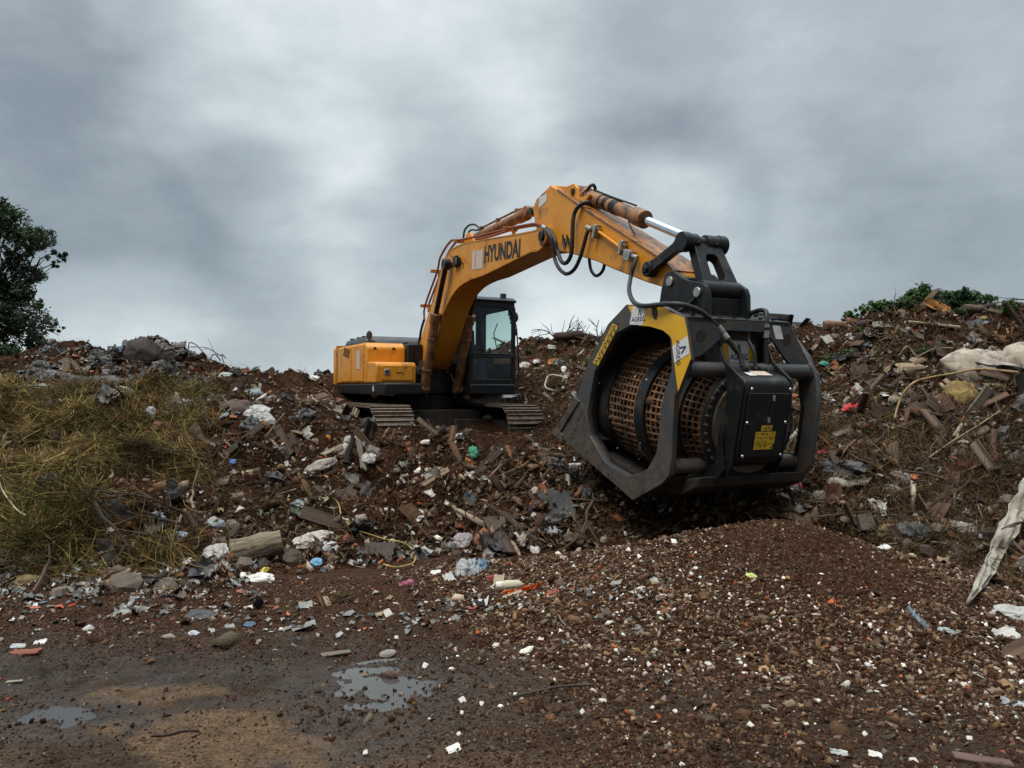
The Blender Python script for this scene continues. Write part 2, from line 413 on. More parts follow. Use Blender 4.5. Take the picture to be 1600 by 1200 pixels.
for k in CK:
    a = np.array(COLS[k], float); z = CAM_H + (620 - a[:, 1]) / FPX * a[:, 0]
    ys = np.concatenate([[a[0, 0] - 1.2], a[:, 0], [a[-1, 0] + 4, a[-1, 0] + 12]]); zs = np.concatenate([[-.45], z, [z[-1] * .55, -.5]])
    _tab.append(np.interp(YG, ys, zs, left=-.5, right=-.5))
_tab = np.array(_tab)
ZT = np.stack([np.interp(PXG, CK, _tab[:, j]) for j in range(len(YG))], 1)
ker = np.array([1, 2, 3, 4, 3, 2, 1.]); ker /= ker.sum()
ZT = np.apply_along_axis(lambda v: np.convolve(np.pad(v, 3, 'edge'), ker, 'valid'), 0, ZT)


def z_base(x, y):
    x = np.asarray(x, float); y = np.asarray(y, float); ys = np.maximum(y, .5)
    px = np.clip(800 + FPX * x / ys, PXG[0], PXG[-1] - 1); fi = (px - PXG[0]) / 10; i = np.clip(fi.astype(int), 0, len(PXG) - 2); fx = fi - i
    fj = np.interp(y, YG, np.arange(len(YG))); j = np.clip(fj.astype(int), 0, len(YG) - 2); fy = fj - j
    return (ZT[i, j] * (1 - fx) + ZT[i + 1, j] * fx) * (1 - fy) + (ZT[i, j + 1] * (1 - fx) + ZT[i + 1, j + 1] * fx) * fy


def z_bank(x, y):
    x = np.asarray(x, float); y = np.asarray(y, float)
    z = z_base(x, y)
    flat = np.clip(1.25 - np.hypot((x + 1.0) / 3.2, (y - 14.6) / 3.2), 0, 1) ** .5
    amp = np.clip((z + .25) / .5, 0, 1) * np.clip(.35 + (y - 6) / 9, 0, 1) * (1 - .85 * flat)
    rid = 1 - np.abs(fbm(x, y, 1.3, 3) * 2.6)
    d = fbm(x, y, .9, 3) * .26 + (rid - .6) * .16 + fbm(x + 9, y - 4, 4.2, 4) * .22
    hum = np.clip(-(x / np.maximum(y, 1)) * 3 - .6, 0, 1)
    d = d * 1.25 + hum * np.abs(fbm(x - 20, y, .8, 2)) * .26
    return z + d * amp + fbm(x, y + 30, 13, 3) * .03 * np.clip((z + .25) / .5, 0, 1)


MX, MY, MH, MR = 2.30, 6.70, .55, 2.40


def z_mound(x, y):
    x = np.asarray(x, float); y = np.asarray(y, float)
    dx = (x - MX) / np.where(x > MX, .92, 1.12); dy = (y - MY) / np.where(y < MY, 1.05, .75)
    d = np.sqrt(dx * dx + dy * dy + .015) - .12
    ang = np.arctan2(dy, dx)
    rr = MR * (1 + .10 * vnoise(ang * 1.3 + 50, ang * 0 + 1) + .05 * vnoise(ang * 4 + 90, ang * 0))
    t = d / rr
    prof = np.interp(t, [0, .10, .50, .80, 1.0, 1.2], [1, .90, .37, .10, .0, -.28])
    return MH * prof + fbm(x, y, 3.0, 3) * .03 * np.clip(1.2 - t, 0, 1) + fbm(x, y, 14, 2) * .012 - .01


PUD = [(-2.24, 3.90, .33, .17), (-.73, 4.18, .30, .44)]


def z_yard(x, y):
    x = np.asarray(x, float); y = np.asarray(y, float)
    z = fbm(x, y, .8, 3) * .05 + fbm(x, y, 5, 3) * .016 + fbm(x + 3, y, 28, 2) * .006
    for k, off in enumerate((0, .32, 1.5)):          # wheel ruts sweeping across
        c = 4.75 + off * .9 + .28 * (x + 1.5) + .05 * np.sin(x * 2)
        z = z - .030 * np.exp(-((y - c) / .10) ** 2) + .024 * np.exp(-((y - c - .17) / .05) ** 2) + .014 * np.exp(-((y - c + .16) / .04) ** 2)
    for (a, b, c, d) in PUD:
        q = ((x - a) / (c * 1.15)) ** 2 + ((y - b) / (d * 1.15)) ** 2
        z = z * (1 - .35 * np.exp(-q * .7)) - .030 * np.exp(-q) + fbm(x + 8, y, 11, 3) * .022 * np.exp(-q * .5)
    z = np.where(np.hypot(x, y) > 30, 0 * z, z)
    return z


def z_all(x, y):
    return np.maximum(np.maximum(z_bank(x, y), z_mound(x, y)), z_yard(x, y))


def at(px, py, lift=0.0):
    """the point of the ground that is seen at a pixel of the photograph"""
    d = ray(px, py); k = np.arange(2.5, 30, .02); xs, ys, zs = d.x * k, d.y * k, CAM_H + d.z * k
    hit = np.nonzero(z_all(xs, ys) > zs)[0]
    i = hit[0] if len(hit) else len(k) - 1
    if not len(hit):
        i = int(np.argmin(zs - z_all(xs, ys)))
    return Vector((xs[i], ys[i], float(z_all(xs[i], ys[i])) + lift))


# ---------------------------------------------------------------- the ground: yard sheet to the horizon, bank, mound
def soft(x, a, b): return np.clip((x - a) / (b - a), 0, 1)


xs = np.concatenate([-np.geomspace(600, 6.4, 26), np.arange(-6.2, 6.2, .026), np.geomspace(6.4, 600, 26)])
ys = np.concatenate([[-300, -100, -30, -10, -3, 0, 1, 2], np.arange(2.4, 7.8, .022), np.geomspace(8, 900, 34)])
X, Y = np.meshgrid(xs, ys); Z = z_yard(X, Y)
Z = np.where(Y > 9, Z - .12, Z)
n = fbm(X, Y, 1.1, 4); n2_ = fbm(X + 40, Y, 5, 4); n3_ = fbm(X, Y + 20, 20, 3)
mud = np.array([.080, .053, .037]); dark = np.array([.048, .033, .024]); tan = np.array([.15, .095, .057]); red = np.array([.058, .034, .022]); wetg = np.array([.056, .045, .037])
c = mud[None, None] + (dark - mud) * soft(n, -.1, .35)[..., None]
c = c + (red - c) * soft(n2_ + n * .5, .05, .4)[..., None] * .6
c = c + (wetg - c) * (soft(Y, 4.0, 4.6) * soft(-Y, -5.5, -5.0) * soft(-X, -.3, .6) * .7)[..., None]
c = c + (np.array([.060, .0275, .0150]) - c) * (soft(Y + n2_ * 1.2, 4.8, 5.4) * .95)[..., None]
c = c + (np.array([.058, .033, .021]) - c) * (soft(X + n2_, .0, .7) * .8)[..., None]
for (a, b, r1, r2, k) in [(-1.52, 3.72, .42, .30, 1.0), (-1.0, 3.52, .26, .22, 1.0), (-1.95, 4.20, .32, .15, .95), (-2.6, 3.45, .5, .2, .25), (-.35, 3.25, .5, .2, .4)]:
    q = np.sqrt(((X - a) / r1) ** 2 + ((Y - b) / r2) ** 2) + n2_ * .9 + n * .3
    c = c + (tan - c) * (k * 1.0 * soft(-q, -1.15, -.75))[..., None]
c = c * (1 + n3_ * .5)[..., None]
wet = soft(n2_ + .5 * n, -.05, .35) * .55 * soft(Y, 3.6, 4.3) * soft(-Y, -5.6, -5.0) * soft(-X, -.6, .4)
for (a, b, r1, r2) in PUD: wet = np.maximum(wet, np.clip(1.35 - np.sqrt(((X - a) / (r1 * 1.5)) ** 2 + ((Y - b) / (r2 * 1.5)) ** 2) + n2_ * 1.2, 0, 1))
c = np.concatenate([c * (1 - .25 * wet)[..., None], wet[..., None]], -1)
gm = attr_mat('yard_mud', .80, 60, .55, .012, .3, b2=11, bdist2=.05)
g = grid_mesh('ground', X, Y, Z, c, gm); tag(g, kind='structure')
for i, (a, b, r1, r2) in enumerate(PUD):
    m = MB(); k = 48; z0 = float(z_yard(a, b)) + (.006, -.001)[i]
    m.add([(a + 1.5 * r1 * math.cos(t * 2 * math.pi / k), b + 1.5 * r2 * math.sin(t * 2 * math.pi / k), z0) for t in range(k)], [tuple(range(k))])
    wm, wn, wl, wb = node_mat('muddy_water'); wb.inputs['Base Color'].default_value = (.060, .058, .056, 1); wb.inputs['Roughness'].default_value = .07; wb.inputs['IOR'].default_value = 1.5
    o = m.build('puddle_water', wm, smooth=0); tag(o, kind='structure')

# bank: a fan-shaped grid, finer near the camera
u = np.arange(-1.6, 1.61, .0042); yy = np.concatenate([5.2 * (1.0042 ** np.arange(0, 370)), np.geomspace(25, 36, 14)])
U, Yb = np.meshgrid(u, yy); Xb = U * Yb; Zb = z_bank(Xb, Yb)
n = fbm(Xb, Yb, .7, 4); n2_ = fbm(Xb + 31, Yb, 3.2, 4); n3_ = fbm(Xb, Yb + 11, 17, 3)
s0 = np.array([.050, .0225, .0115]); s1 = np.array([.023, .0115, .0070]); s2 = np.array([.085, .044, .024])
c = s0 + (s1 - s0) * soft(n2_, -.1, .3)[..., None]; c = c + (s2 - c) * (soft(n, .05, .4) * .7)[..., None]
c = c * (1 + n3_ * .7)[..., None]
bmat = attr_mat('bank_soil', .95, 38, .6, .03, .06, b2=12, bdist2=.06)
bank = grid_mesh('landfill_slope', Xb, Yb, Zb, c, bmat); tag(bank, kind='structure')

# mound of screened soil
a_ = np.linspace(-3.2, 3.2, 330); X, Y = np.meshgrid(MX + a_, MY + a_); Z = z_mound(X, Y)
n = fbm(X, Y, 2, 3); n3_ = fbm(X, Y, 25, 3)
c = np.array([.050, .0235, .0135]) * (1 + .5 * n + .8 * n3_)[..., None]
o = grid_mesh('soil_mound', X, Y, Z, c, attr_mat('sifted_soil', .97, 70, .6, .012, .04, b2=160, bdist2=.006))
tag(o, 'low cone of dark freshly sifted soil and stone chips under the hanging bucket', 'soil mound')


# ---------------------------------------------------------------- the excavator (local axes: x ahead, y to its left, z up)
TH, TILT = math.radians(26), math.radians(4)
XC = Vector((-1.8, 15.75, .6))
_F0 = Vector((math.sin(TH), -math.cos(TH), 0)); _Z = Vector((0, 0, 1)); AX_L = _Z.cross(_F0)
AX_F = _F0 * math.cos(TILT) - _Z * math.sin(TILT); AX_U = _F0 * math.sin(TILT) + _Z * math.cos(TILT)
XM = Matrix.Translation(XC) @ Matrix((AX_F, AX_L, AX_U)).transposed().to_4x4()


def P(px, py, y):
    """where the sight line through a pixel of the photograph meets the machine's upright plane at that y"""
    o = Vector((0, 0, CAM_H)) - XC; d = ray(px, py); k = (y - o.dot(AX_L)) / d.dot(AX_L); p = o + d * k
    return Vector((p.dot(AX_F), y, p.dot(AX_U)))


def P2(px, py, y): v = P(px, py, y); return (v.x, v.z)


def path(l, k=6): return smooth_path([P(*q) for q in l], k)


EX = empty('excavator', mat=XM)
tag(EX, 'orange tracked excavator with black cab standing on top of the rubbish bank', 'excavator')


def onside(vs, cx_, cz_, y, rot=0, fl=1):
    """lettering vertices onto a side plane seen from the machine's right"""
    c, s = math.cos(rot), math.sin(rot)
    return [(cx_ + v[0] * c - v[1] * s, y, cz_ + v[0] * s + v[1] * c) for v in vs]


# undercarriage ----------------------------------------------------
TR = Euler((0, 0, math.radians(-3.5))).to_matrix()


def trk(p): return TR @ Vector(p)


m = MB()
m.box((0, 0, .62), (1.9, 1.7, .42), TR); m.cyl((0, 0, .8), (0, 0, 1.12), .62, 28)
for sx in (-1, 1):
    for sy in (-1, 1): m.box(trk((sx * .85, sy * .75, .5)), (.42, .9, .3), TR)
m.build('track_carriage', 'trackdark', EX, .02)
HL, RI, W_ = 1.95, .40, .70
for side in (-1, 1):
    yc = side * 1.21
    fr = MB(); fr.box(trk((0, yc, .47)), (3.5, .36, .34), TR)
    for i in range(7): fr.cyl(trk((-1.4 + i * .45, yc - .2, .2)), trk((-1.4 + i * .45, yc + .2, .2)), .11, 12)
    tf = fr.build('track_frame', 'trackdark', EX, .02)
    # belt centre line
    L = 2 * HL; cir = math.pi * RI; tot = 2 * L + 2 * cir; pitch = tot / 46
    sh = MB(); lk = MB()
    for i in range(46):
        d = (i * pitch + .07) % tot
        if d < L: x, z, a = -HL + d, .47 + RI, 0
        elif d < L + cir: q = (d - L) / RI; x, z, a = HL + RI * math.sin(q), .47 + RI * math.cos(q), q
        elif d < 2 * L + cir: x, z, a = HL - (d - L - cir), .47 - RI, math.pi
        else: q = (d - 2 * L - cir) / RI; x, z, a = -HL - RI * math.sin(q), .47 - RI * math.cos(q), math.pi + q
        R_ = TR @ Euler((0, a, 0)).to_matrix(); c0 = trk((x, yc, z)); up = R_ @ Vector((0, 0, 1)); fw = R_ @ Vector((1, 0, 0))
        sh.box(c0 + up * .035, (pitch * .93, W_, .022), R_)
        for q in (-.42, 0, .40): sh.box(c0 + up * (.060) + fw * pitch * q, (.018, W_, .036), R_)
        for yy_ in (-.09, .09): lk.box(c0 - up * .02 + R_ @ Vector((0, yy_, 0)), (pitch * .98, .04, .09), R_)
    tb = sh.build('track_belt', 'track', tf, 0, 0)
    lk.build('track_chain', 'trackdark', tb, 0, 0)
    for xx in (-HL, HL):
        w_ = MB(); w_.cyl(trk((xx, yc - .12, .47)), trk((xx, yc + .12, .47)), RI - .06, 28); w_.cyl(trk((xx, yc - .2, .47)), trk((xx, yc + .2, .47)), .13, 16)
        w_.build('drive_sprocket' if xx < 0 else 'idler_wheel', 'trackdark', tf, .01)

# deck and body ----------------------------------------------------
m = MB(); DZ = 1.12
m.prism([(-2.34, -1.32), (1.62, -1.32), (1.62, -.62), (.66, -.56), (.66, .42), (1.36, .42), (1.36, 1.38), (-2.34, 1.38), (-2.6, .9), (-2.6, -.9)], DZ, DZ + .21, fn=lambda a, b, c: (a, b, c))
m.build('deck', 'blackcab', EX, .03)
m = MB(); m.box((.12, -.1, 1.42), (1.1, .9, .5)); m.box((.0, .22, 1.75), (1.3, .10, 1.1)); m.box((.0, -.42, 1.65), (1.1, .06, .7))
for q in (-.3, .3): m.prism([(-.25, 1.3), (.95, 1.05), (.95, 1.25), (.45, 1.75), (.1, 2.0), (-.25, 1.95)], q - .03, q + .03)
m.build('boom_mount', 'blackcab', EX, .01)
# counterweight at the back
m = MB()
m.prism([(-2.0, -1.34), (-2.28, -1.34), (-2.58, -1.0), (-2.72, -.4), (-2.72, .4), (-2.58, 1.0), (-2.28, 1.34), (-2.0, 1.34)], DZ + .14, 2.14, fn=lambda a, b, c: (a, b, c))
m.build('counterweight', 'orange', EX, .07)
# side body on the machine's right: tall box, then the lower box stepping ahead
body = MB(); U0 = .46
body.prism([(-1.98, 1.33), (U0, 1.33), (U0, 2.02), (U0 - .13, 2.11), (-1.90, 2.11), (-1.98, 2.05)], -1.33, -.56)
bo = body.build('side_body', 'orange', EX, .035)
m = MB(); m.box((-1.92, -.96, 1.74), (.10, .78, .84)); m.build('seam_strip', 'orangeold', bo, .02)
fr = MB()
for a, b in ((-1.55, -.7), (-.6, .25)): fr.box(((a + b) / 2, -1.335, 1.72), (b - a, .02, .7))
fr.build('side_door', 'orange', bo, .008)
m = MB(); m.box((-.08, -1.35, 1.79), (.22, .006, .36)); m.build('sticker', 'fadedwhite', bo)
m = MB()
for i in range(4): m.box((-1.22 + i * .13, -1.352, 2.0 - .02 * i), (.05, .004, .20), Euler((0, .5, 0)).to_matrix())
m.build('vent', 'trackdark', bo)
m = MB()
for y_ in (-1.17, -.80): m.cyl((U0 - .14, y_, 2.03), (U0 + .005, y_, 1.99), .032, 14)
m.build('lifting_eye', 'trackdark', bo)
tk = MB(); tk.prism([(U0 + .002, 1.33), (1.10, 1.33), (1.10, 1.66), (1.04, 1.72), (U0 + .002, 1.74)], -1.33, -.56)
to = tk.build('tool_box', 'orange', EX, .03)
m = MB(); m.box((1.105, -.93, 1.52), (.03, .60, .28)); dr = m.build('door', 'orange', to, .012)
m = MB(); m.box((1.125, -1.13, 1.535), (.02, .11, .11)); m.build('latch', 'steel', dr, .01)
m = MB(); m.box((1.128, -1.13, 1.535), (.022, .065, .065)); m.build('latch_plate', 'black', dr, .01)
m = MB(); m.prism([(-.96, 1.525), (-.92, 1.535), (-.84, 1.53), (-.80, 1.525), (-.84, 1.515), (-.92, 1.513)], 1.121, 1.124, fn=lambda a, b, c: (c, a, b)); m.build('emblem', 'trackdark', dr)
m = MB(); m.box((.92, -1.33, 1.23), (.09, .006, .10)); m.build('reflector', 'fadedwhite', EX)
# fuel area / hydraulics beside the boom foot
m = MB(); m.box((-.55, -.4, 1.7), (2.2, .32, .8)); m.box((-1.1, .75, 1.75), (1.7, 1.2, .85)); m.build('inner_body', 'blackcab', EX, .03)
# black engine cover
m = MB(); m.prism([(-2.3, 2.05), (-2.22, 2.20), (-2.0, 2.29), (-.55, 2.29), (-.40, 2.23), (-.35, 2.05)], -1.12, .95)
hd = m.build('engine_cover', 'hood', EX, .09)
m = MB()
for x_ in (-1.7, -1.15, -.75): m.box((x_, -.1, 2.295), (.10, 2.0, .03))
m.build('rib', 'hood', hd, .012)
m = MB(); q = P(577, 527, -1.05); m.tube([q + Vector((0, 0, -.22)), q], .02, 8); m.sphere(q + Vector((0, 0, .04)), .085, 8, 0, (.25, .75, 1.1)); m.box(q + Vector((0, .03, -.12)), (.12, .16, .1))
m.build('mirror', 'hood', EX)
m = MB()
m.tube(path([(632, 555, -.52), (631, 534, -.52), (634, 532, -.5), (641, 533, -.5), (645, 545, -.45), (649, 553, -.4), (655, 549, -.3), (659, 535, -.3)]), .018, 8)
m.tube([P(636, 553, -.5), P(636, 534, -.5)], .02, 8)
m.build('hydraulic_hose', 'rubber', EX)
m = MB()
for i in range(5): m.box((.85 + .1 * (i % 2), -.45 + i * .03, 1.5 + .05 * i), (.12, .14, .12))
m.build('valve_block', 'trackdark', EX, .01)
m = MB()
for a in ([(676, 567, -.1), (681, 566, -.05), (686, 572, -.02), (684, 579, 0), (679, 582, .0)], [(710, 560, .3), (702, 566, .28), (698, 574, .25), (700, 580, .2)],
          [(672, 572, -.1), (678, 571, -.05), (683, 577, -.02)]): m.tube(path(a), .022, 8)
m.build('hydraulic_pipe', 'rustcyl', EX)

# cab --------------------------------------------------------------
cab = MB(); CX0, CX1, CY0, CY1, CZ0, CZ1 = -.40, 1.31, .42, 1.40, 1.36, 2.93
yz = lambda a, b, c: (c, a, b)


def frame_x(mb, x, hs, r):    # a wall across x with window holes stacked in it
    pass


wf = rrect(CY0 + .075, CY1 - .065, 1.92, 2.80, [.03, .03, .20, .10]); of = rrect(CY0, CY1, 1.86, CZ1, [.0, .0, .16, .05])
cab.ring(of, wf, CX1 - .05, CX1, fn=yz)
wl = rrect(CY0 + .075, CY1 - .065, 1.42, 1.84, [.03] * 4); ol = rrect(CY0, CY1, 1.33, 1.858, [.0] * 4)
wr = rrect(CY0 + .12, CY1 - .12, 1.95, 2.70, .06); orr = rrect(CY0, CY1, 1.33, CZ1, .0)
co = cab.build('cab', 'blackcab', EX, .012)
m = MB(); m.ring(ol, wl, CX1 - .05, CX1, fn=yz); m.build('lower_frame', 'blackcab', co, .01)
m = MB(); m.box(((CX0 + CX1) / 2, (CY0 + CY1) / 2, 1.30), (CX1 - CX0 - .02, CY1 - CY0 - .02, .10)); m.build('cab_floor', 'blackcab', co)
m = MB(); m.ring(orr, wr, CX0, CX0 + .05, fn=yz); m.build('rear_wall', 'blackcab', co, .01)
for yy_ in (CY0, CY1 - .045):
    m = MB(); m.ring(rrect(CX0 + .052, CX1 - .052, 1.33, CZ1, 0), rrect(CX0 + .30, CX1 - .12, 1.75, 2.80, [.05, .05, .14, .06]), yy_, yy_ + .045); m.build('side_wall', 'blackcab', co, .01)
m = MB(); m.prism([(CX0 - .03, CZ1 - .02), (CX1 + .02, CZ1 - .02), (CX1 + .04, CZ1 + .02), (CX1 - .1, CZ1 + .085), (CX0 + .1, CZ1 + .09), (CX0 - .03, CZ1 + .04)], CY0 - .01, CY1 + .01)
m.build('cab_roof', 'blackcab', co, .03)
m = MB(); m.box((CX1 + .003, (CY0 + CY1) / 2, 1.85), (.03, CY1 - CY0 - .1, .03)); m.box((CX1 + .012, (CY0 + CY1) / 2, 1.16), (.05, CY1 - CY0, .05)); m.build('crossbar', 'blackcab', co, .008)
for nm, pts in (('front_window', (CX1 - .03, wf)), ('lower_window', (CX1 - .03, wl)), ('rear_window', (CX0 + .02, wr))):
    m = MB(); m.add([(pts[0], a, b) for a, b in pts[1]], [tuple(range(len(pts[1])))]); m.build(nm, 'glass', co, 0, 0)
for yy_ in (CY0 + .02, CY1 - .02):
    pl_ = rrect(CX0 + .30, CX1 - .12, 1.75, 2.80, [.05, .05, .14, .06]); m = MB(); m.add([(a, yy_, b) for a, b in pl_], [tuple(range(len(pl_)))]); m.build('side_window', 'glass', co, 0, 0)
m = MB(); m.box((.15, .9, 1.72), (.5, .5, .14)); m.box((-.12, .9, 2.1), (.14, .48, .75), Euler((0, -.15, 0)).to_matrix()); m.box((-.2, .9, 2.52), (.1, .28, .2)); m.build('seat', 'seat', co, .04)
m = MB(); m.box((.45, .62, 1.75), (.4, .12, .3)); m.box((.45, 1.18, 1.75), (.4, .12, .3)); m.tube([(.55, .62, 1.9), (.6, .62, 2.05)], .02); m.tube([(.55, 1.18, 1.9), (.6, 1.18, 2.05)], .02)
m.box((.95, .62, 1.9), (.05, .1, .35)); m.box((.1, .9, 1.5), (.7, .6, .3)); m.build('console', 'seat', co, .02)
m = MB(); m.box((1.1, .78, 1.60), (.05, .16, .46)); m.build('pedal_plate', 'blue', co, .01)
m = MB(); m.box((CX0 + .03, .86, 2.3), (.06, .10, .9)); m.box((CX0 + .04, .62, 2.3), (.06, .05, .9)); m.build('rear_post', 'blackcab', co)
m = MB(); q = P(796, 487, .9); m.tube([(CX1 + .03, .55, 2.0), (CX1 + .03, .8, 1.98)], .008); m.tube([(CX1 + .02, 1.0, 1.95), (CX1 + .02, .92, 2.3), (CX1 + .02, 1.0, 2.5)], .010); m.build('wiper', 'rubber', co)
m = MB(); q = P(790, 466, 1.2); m.tube([q + Vector((0, 0, -.16)), q], .015); m.box(q + Vector((0, 0, .035)), (.07, .11, .12)); wl_ = m.build('work_lamp', 'hood', co, .01)
m = MB(); q = P(806, 495, 1.5); m.sphere(q, .12, 8, 0, (.6, .8, 1.0)); m.box(q + Vector((0, -.05, .08)), (.12, .1, .1)); m.tube([q, P(801, 505, 1.4)], .02)
m.tube(path([(806, 503, 1.5), (809, 508, 1.52), (811, 540, 1.52), (811.5, 588, 1.52), (808, 592, 1.5), (803, 592, 1.42)]), .014); m.tube([P(802, 514, 1.42), P(808, 514, 1.5)], .014); m.box(P(808, 519, 1.5), (.03, .07, .13))
m.build('cab_mirror', 'black', co)
m = MB()
for q in ((739, 551, .6), (739, 543, .6)): m.sphere(P(*q), .014, 5)
m.build('bolt', 'steel', co)

# the body and tracks stand nearly level; the arm's own frame is nose-down
LV = Matrix.Translation((1.1, 0, 1.12)) @ Matrix.Rotation(math.radians(-3.4), 4, 'Y') @ Matrix.Translation((-1.1, 0, -1.12))
for o in list(EX.children):
    if o.name.split('.')[0] not in ('mirror',): o.matrix_basis = LV
# boom ---------------------------------------------------------------
BP = [(-.02, 1.70), (.13, 1.86), (.47, 2.29), (.95, 2.87), (1.29, 3.35), (1.40, 3.50), (1.58, 3.65), (1.85, 3.76), (2.15, 3.80), (2.6, 3.81), (3.3, 3.785), (4.6, 3.725),
      (5.06, 3.71), (5.3, 3.72), (5.44, 3.66), (5.47, 3.55), (5.38, 3.45), (5.22, 3.41), (5.02, 3.42), (4.3, 3.325), (3.34, 3.20), (2.85, 3.17), (2.54, 3.13), (2.3, 3.08), (2.08, 3.00), (1.85, 2.87),
      (1.66, 2.72), (1.50, 2.53), (1.26, 2.19), (.95, 1.82), (.70, 1.60), (.40, 1.50), (.10, 1.52)]
m = MB(); m.prism(BP, -.235, .235); bm_ = m.build('boom', 'orange', EX, .012)
m = MB(); m.ring([(1.0 * a, b) for a, b in BP], [(a + (2.6 - a) * .012, b + (3.0 - b) * .02) for a, b in BP], -.242, -.236); m.build('weld_bead', 'orange', bm_)
m = MB()
tp = P(851, 369, -.25)
m.cyl((tp.x, -.285, tp.z), (tp.x, .285, tp.z), .135, 28); m.build('pivot_boss', 'orangeold', bm_, .01)
m = MB(); m.cyl((tp.x, -.32, tp.z), (tp.x, .32, tp.z), .07, 20); m.build('pivot_pin', 'black', bm_, .008)
vs, fs = text_mesh('HYUNDAI', .30, .011)
q = P(783.5, 394, -.237); k = MB()
vs = [(v[0] * .98, v[1] * 1.18, 0) for v in vs]
k.add(onside(vs, q.x, q.z, -.2385, math.radians(-1.2)), fs); k.build('lettering', 'print', bm_, 0, 0)
m = MB()
for a, b in (((738, 392.5), (742.3, 421)), ((744, 391.8), (754, 419))):
    p0, p1 = P(a[0], a[1], -.238), P(b[0], b[1], -.238); m.box(((p0.x + p1.x) / 2, -.2385, (p0.z + p1.z) / 2), (abs(p1.x - p0.x), .003, abs(p1.z - p0.z)))
m.build('sticker', 'fadedwhite', bm_)
m = MB(); q = P(716, 408, -.27); m.box(q, (.13, .06, .13), Euler((0, 0, -.35)).to_matrix()); m.tube([q + Vector((.08, .03, -.02)), q + Vector((.16, .04, -.06)), q + Vector((.14, .04, -.14))], .014)
wl2 = m.build('work_lamp', 'black', bm_, .015)
m = MB(); m.box(q + Vector((-.01, -.034, 0)), (.10, .012, .10), Euler((0, 0, -.35)).to_matrix()); m.build('lens', 'lamp', wl2, .01)
m = MB(); m.tube(path([(703, 397, -.24), (708, 404, -.25), (712, 406, -.26)]), .006); m.build('lamp_cable', 'rubber', wl2)
# pipes along the back of the boom
for y0, l in ((-.20, [(663, 500), (664, 478), (683, 425), (688, 402), (704, 377), (718, 375), (756, 367), (795, 357), (826, 351), (838, 350), (851, 354)]),
              (-.10, [(669, 478), (688, 428), (697, 402), (711, 380), (722, 377), (760, 371), (800, 359), (828, 353), (845, 352)])):
    m = MB(); m.tube(smooth_path([P(a, b, y0) for a, b in l], 3), .020, 8); m.build('hydraulic_pipe', 'red', bm_)
m = MB()
for a, b in ((666, 478), (682, 424), (719, 377), (797, 358)):
    q = P(a, b, -.15); m.box(q, (.09, .22, .06)); m.box(q + Vector((.03, .05, -.06)), (.04, .05, .12))
m.build('pipe_clamp', 'orangeold', bm_, .006)
m = MB()
m.tube(path([(663, 499, -.2), (659, 512, -.2), (657, 522, -.18), (655, 535, -.15), (652, 548, -.1), (648, 556, -.05)]), .026, 8)
m.tube(path([(724, 372, 0), (726, 360, 0), (733, 352, 0), (742, 351, 0), (748, 356, 0), (750, 362, .0)]), .018, 8)
m.tube(path([(731, 371, -.05), (733, 362, -.05), (738, 359, -.05), (744, 360, -.05)]), .016, 8)
m.build('hydraulic_hose', 'rubber', bm_)
m = MB()
for y_ in (-.34, .34):
    q = P(697, 413, -.34); m.cyl((q.x, y_ - .06, q.z), (q.x, y_ + .06, q.z), .10, 20)
m.cyl((q.x, -.40, q.z), (q.x, .40, q.z), .055, 16); m.box((q.x + .28, -.27, q.z + .03), (.14, .05, .2)); m.build('pin', 'darkrod', bm_, .008)

# boom cylinders ------------------------------------------------------
bt = P(697, 414, -.34)
g_ = P(681, 491, -.34); bb = P(663, 607, -.34)
for y_ in (-.34, .34):
    a, g2, b = Vector((bt.x, y_, bt.z)), Vector((g_.x, y_, g_.z)), Vector((bb.x, y_, bb.z))
    d = (b - a).normalized()
    m = MB(); m.cyl(g2, b, .088, 22); m.cyl(g2 - d * .02, g2 + d * .16, .105, 22); m.cyl((b.x, y_ - .08, b.z), (b.x, y_ + .08, b.z), .10, 18)
    for t_ in (.3, .72): m.cyl(g2.lerp(b, t_), g2.lerp(b, t_) + d * .05, .097, 22)
    cy_ = m.build('boom_cylinder', 'rustcyl', EX, .006)
    m = MB(); m.cyl(a, g2, .048, 18); m.build('rod', 'darkrod', cy_)
    m = MB(); m.tube([g2.lerp(b, .1) + Vector((-.1, -.03, .03)), g2.lerp(b, .3) + Vector((-.13, -.03, .03)), g2.lerp(b, .8) + Vector((-.13, 0, .03))], .016); m.build('pipe', 'rustcyl', cy_)

# arm cylinder --------------------------------------------------------
a, b = P(744, 372, .0), P(831, 330.5, .0)
d = (b - a).normalized(); m = MB(); m.cyl(a + d * .05, b - d * .32, .082, 22); m.cyl(b - d * .42, b - d * .16, .098, 22); m.cyl(b + d * -.16, b, .06, 14)
m.cyl((b.x, -.12, b.z), (b.x, .12, b.z), .075, 18)
for t_ in (.25, .6): m.cyl(a.lerp(b, t_), a.lerp(b, t_) + d * .04, .090, 22)
ac = m.build('arm_cylinder', 'rustcyl', EX, .006)
m = MB(); n_ = Vector((-d.z, 0, d.x)); n_ = n_ if n_.z > 0 else -n_
m.tube([a + n_ * .13 + d * .05, a + n_ * .13 + d * 1.55, b - d * .15 + n_ * .10], .018, 8)
for t_ in (.12, .45, .8): m.box(a + d * 2 * t_ + n_ * .11, (.05, .07, .08))
m.build('pipe', 'rustcyl', ac)
m = MB()
for y_ in (-.13, .13): m.prism([(a.x - .25, 3.74), (a.x - .1, a.z + .06), (a.x + .08, a.z + .08), (a.x + .35, 3.74)], y_ - .025, y_ + .025)
m.build('cylinder_bracket', 'orange', bm_, .008)

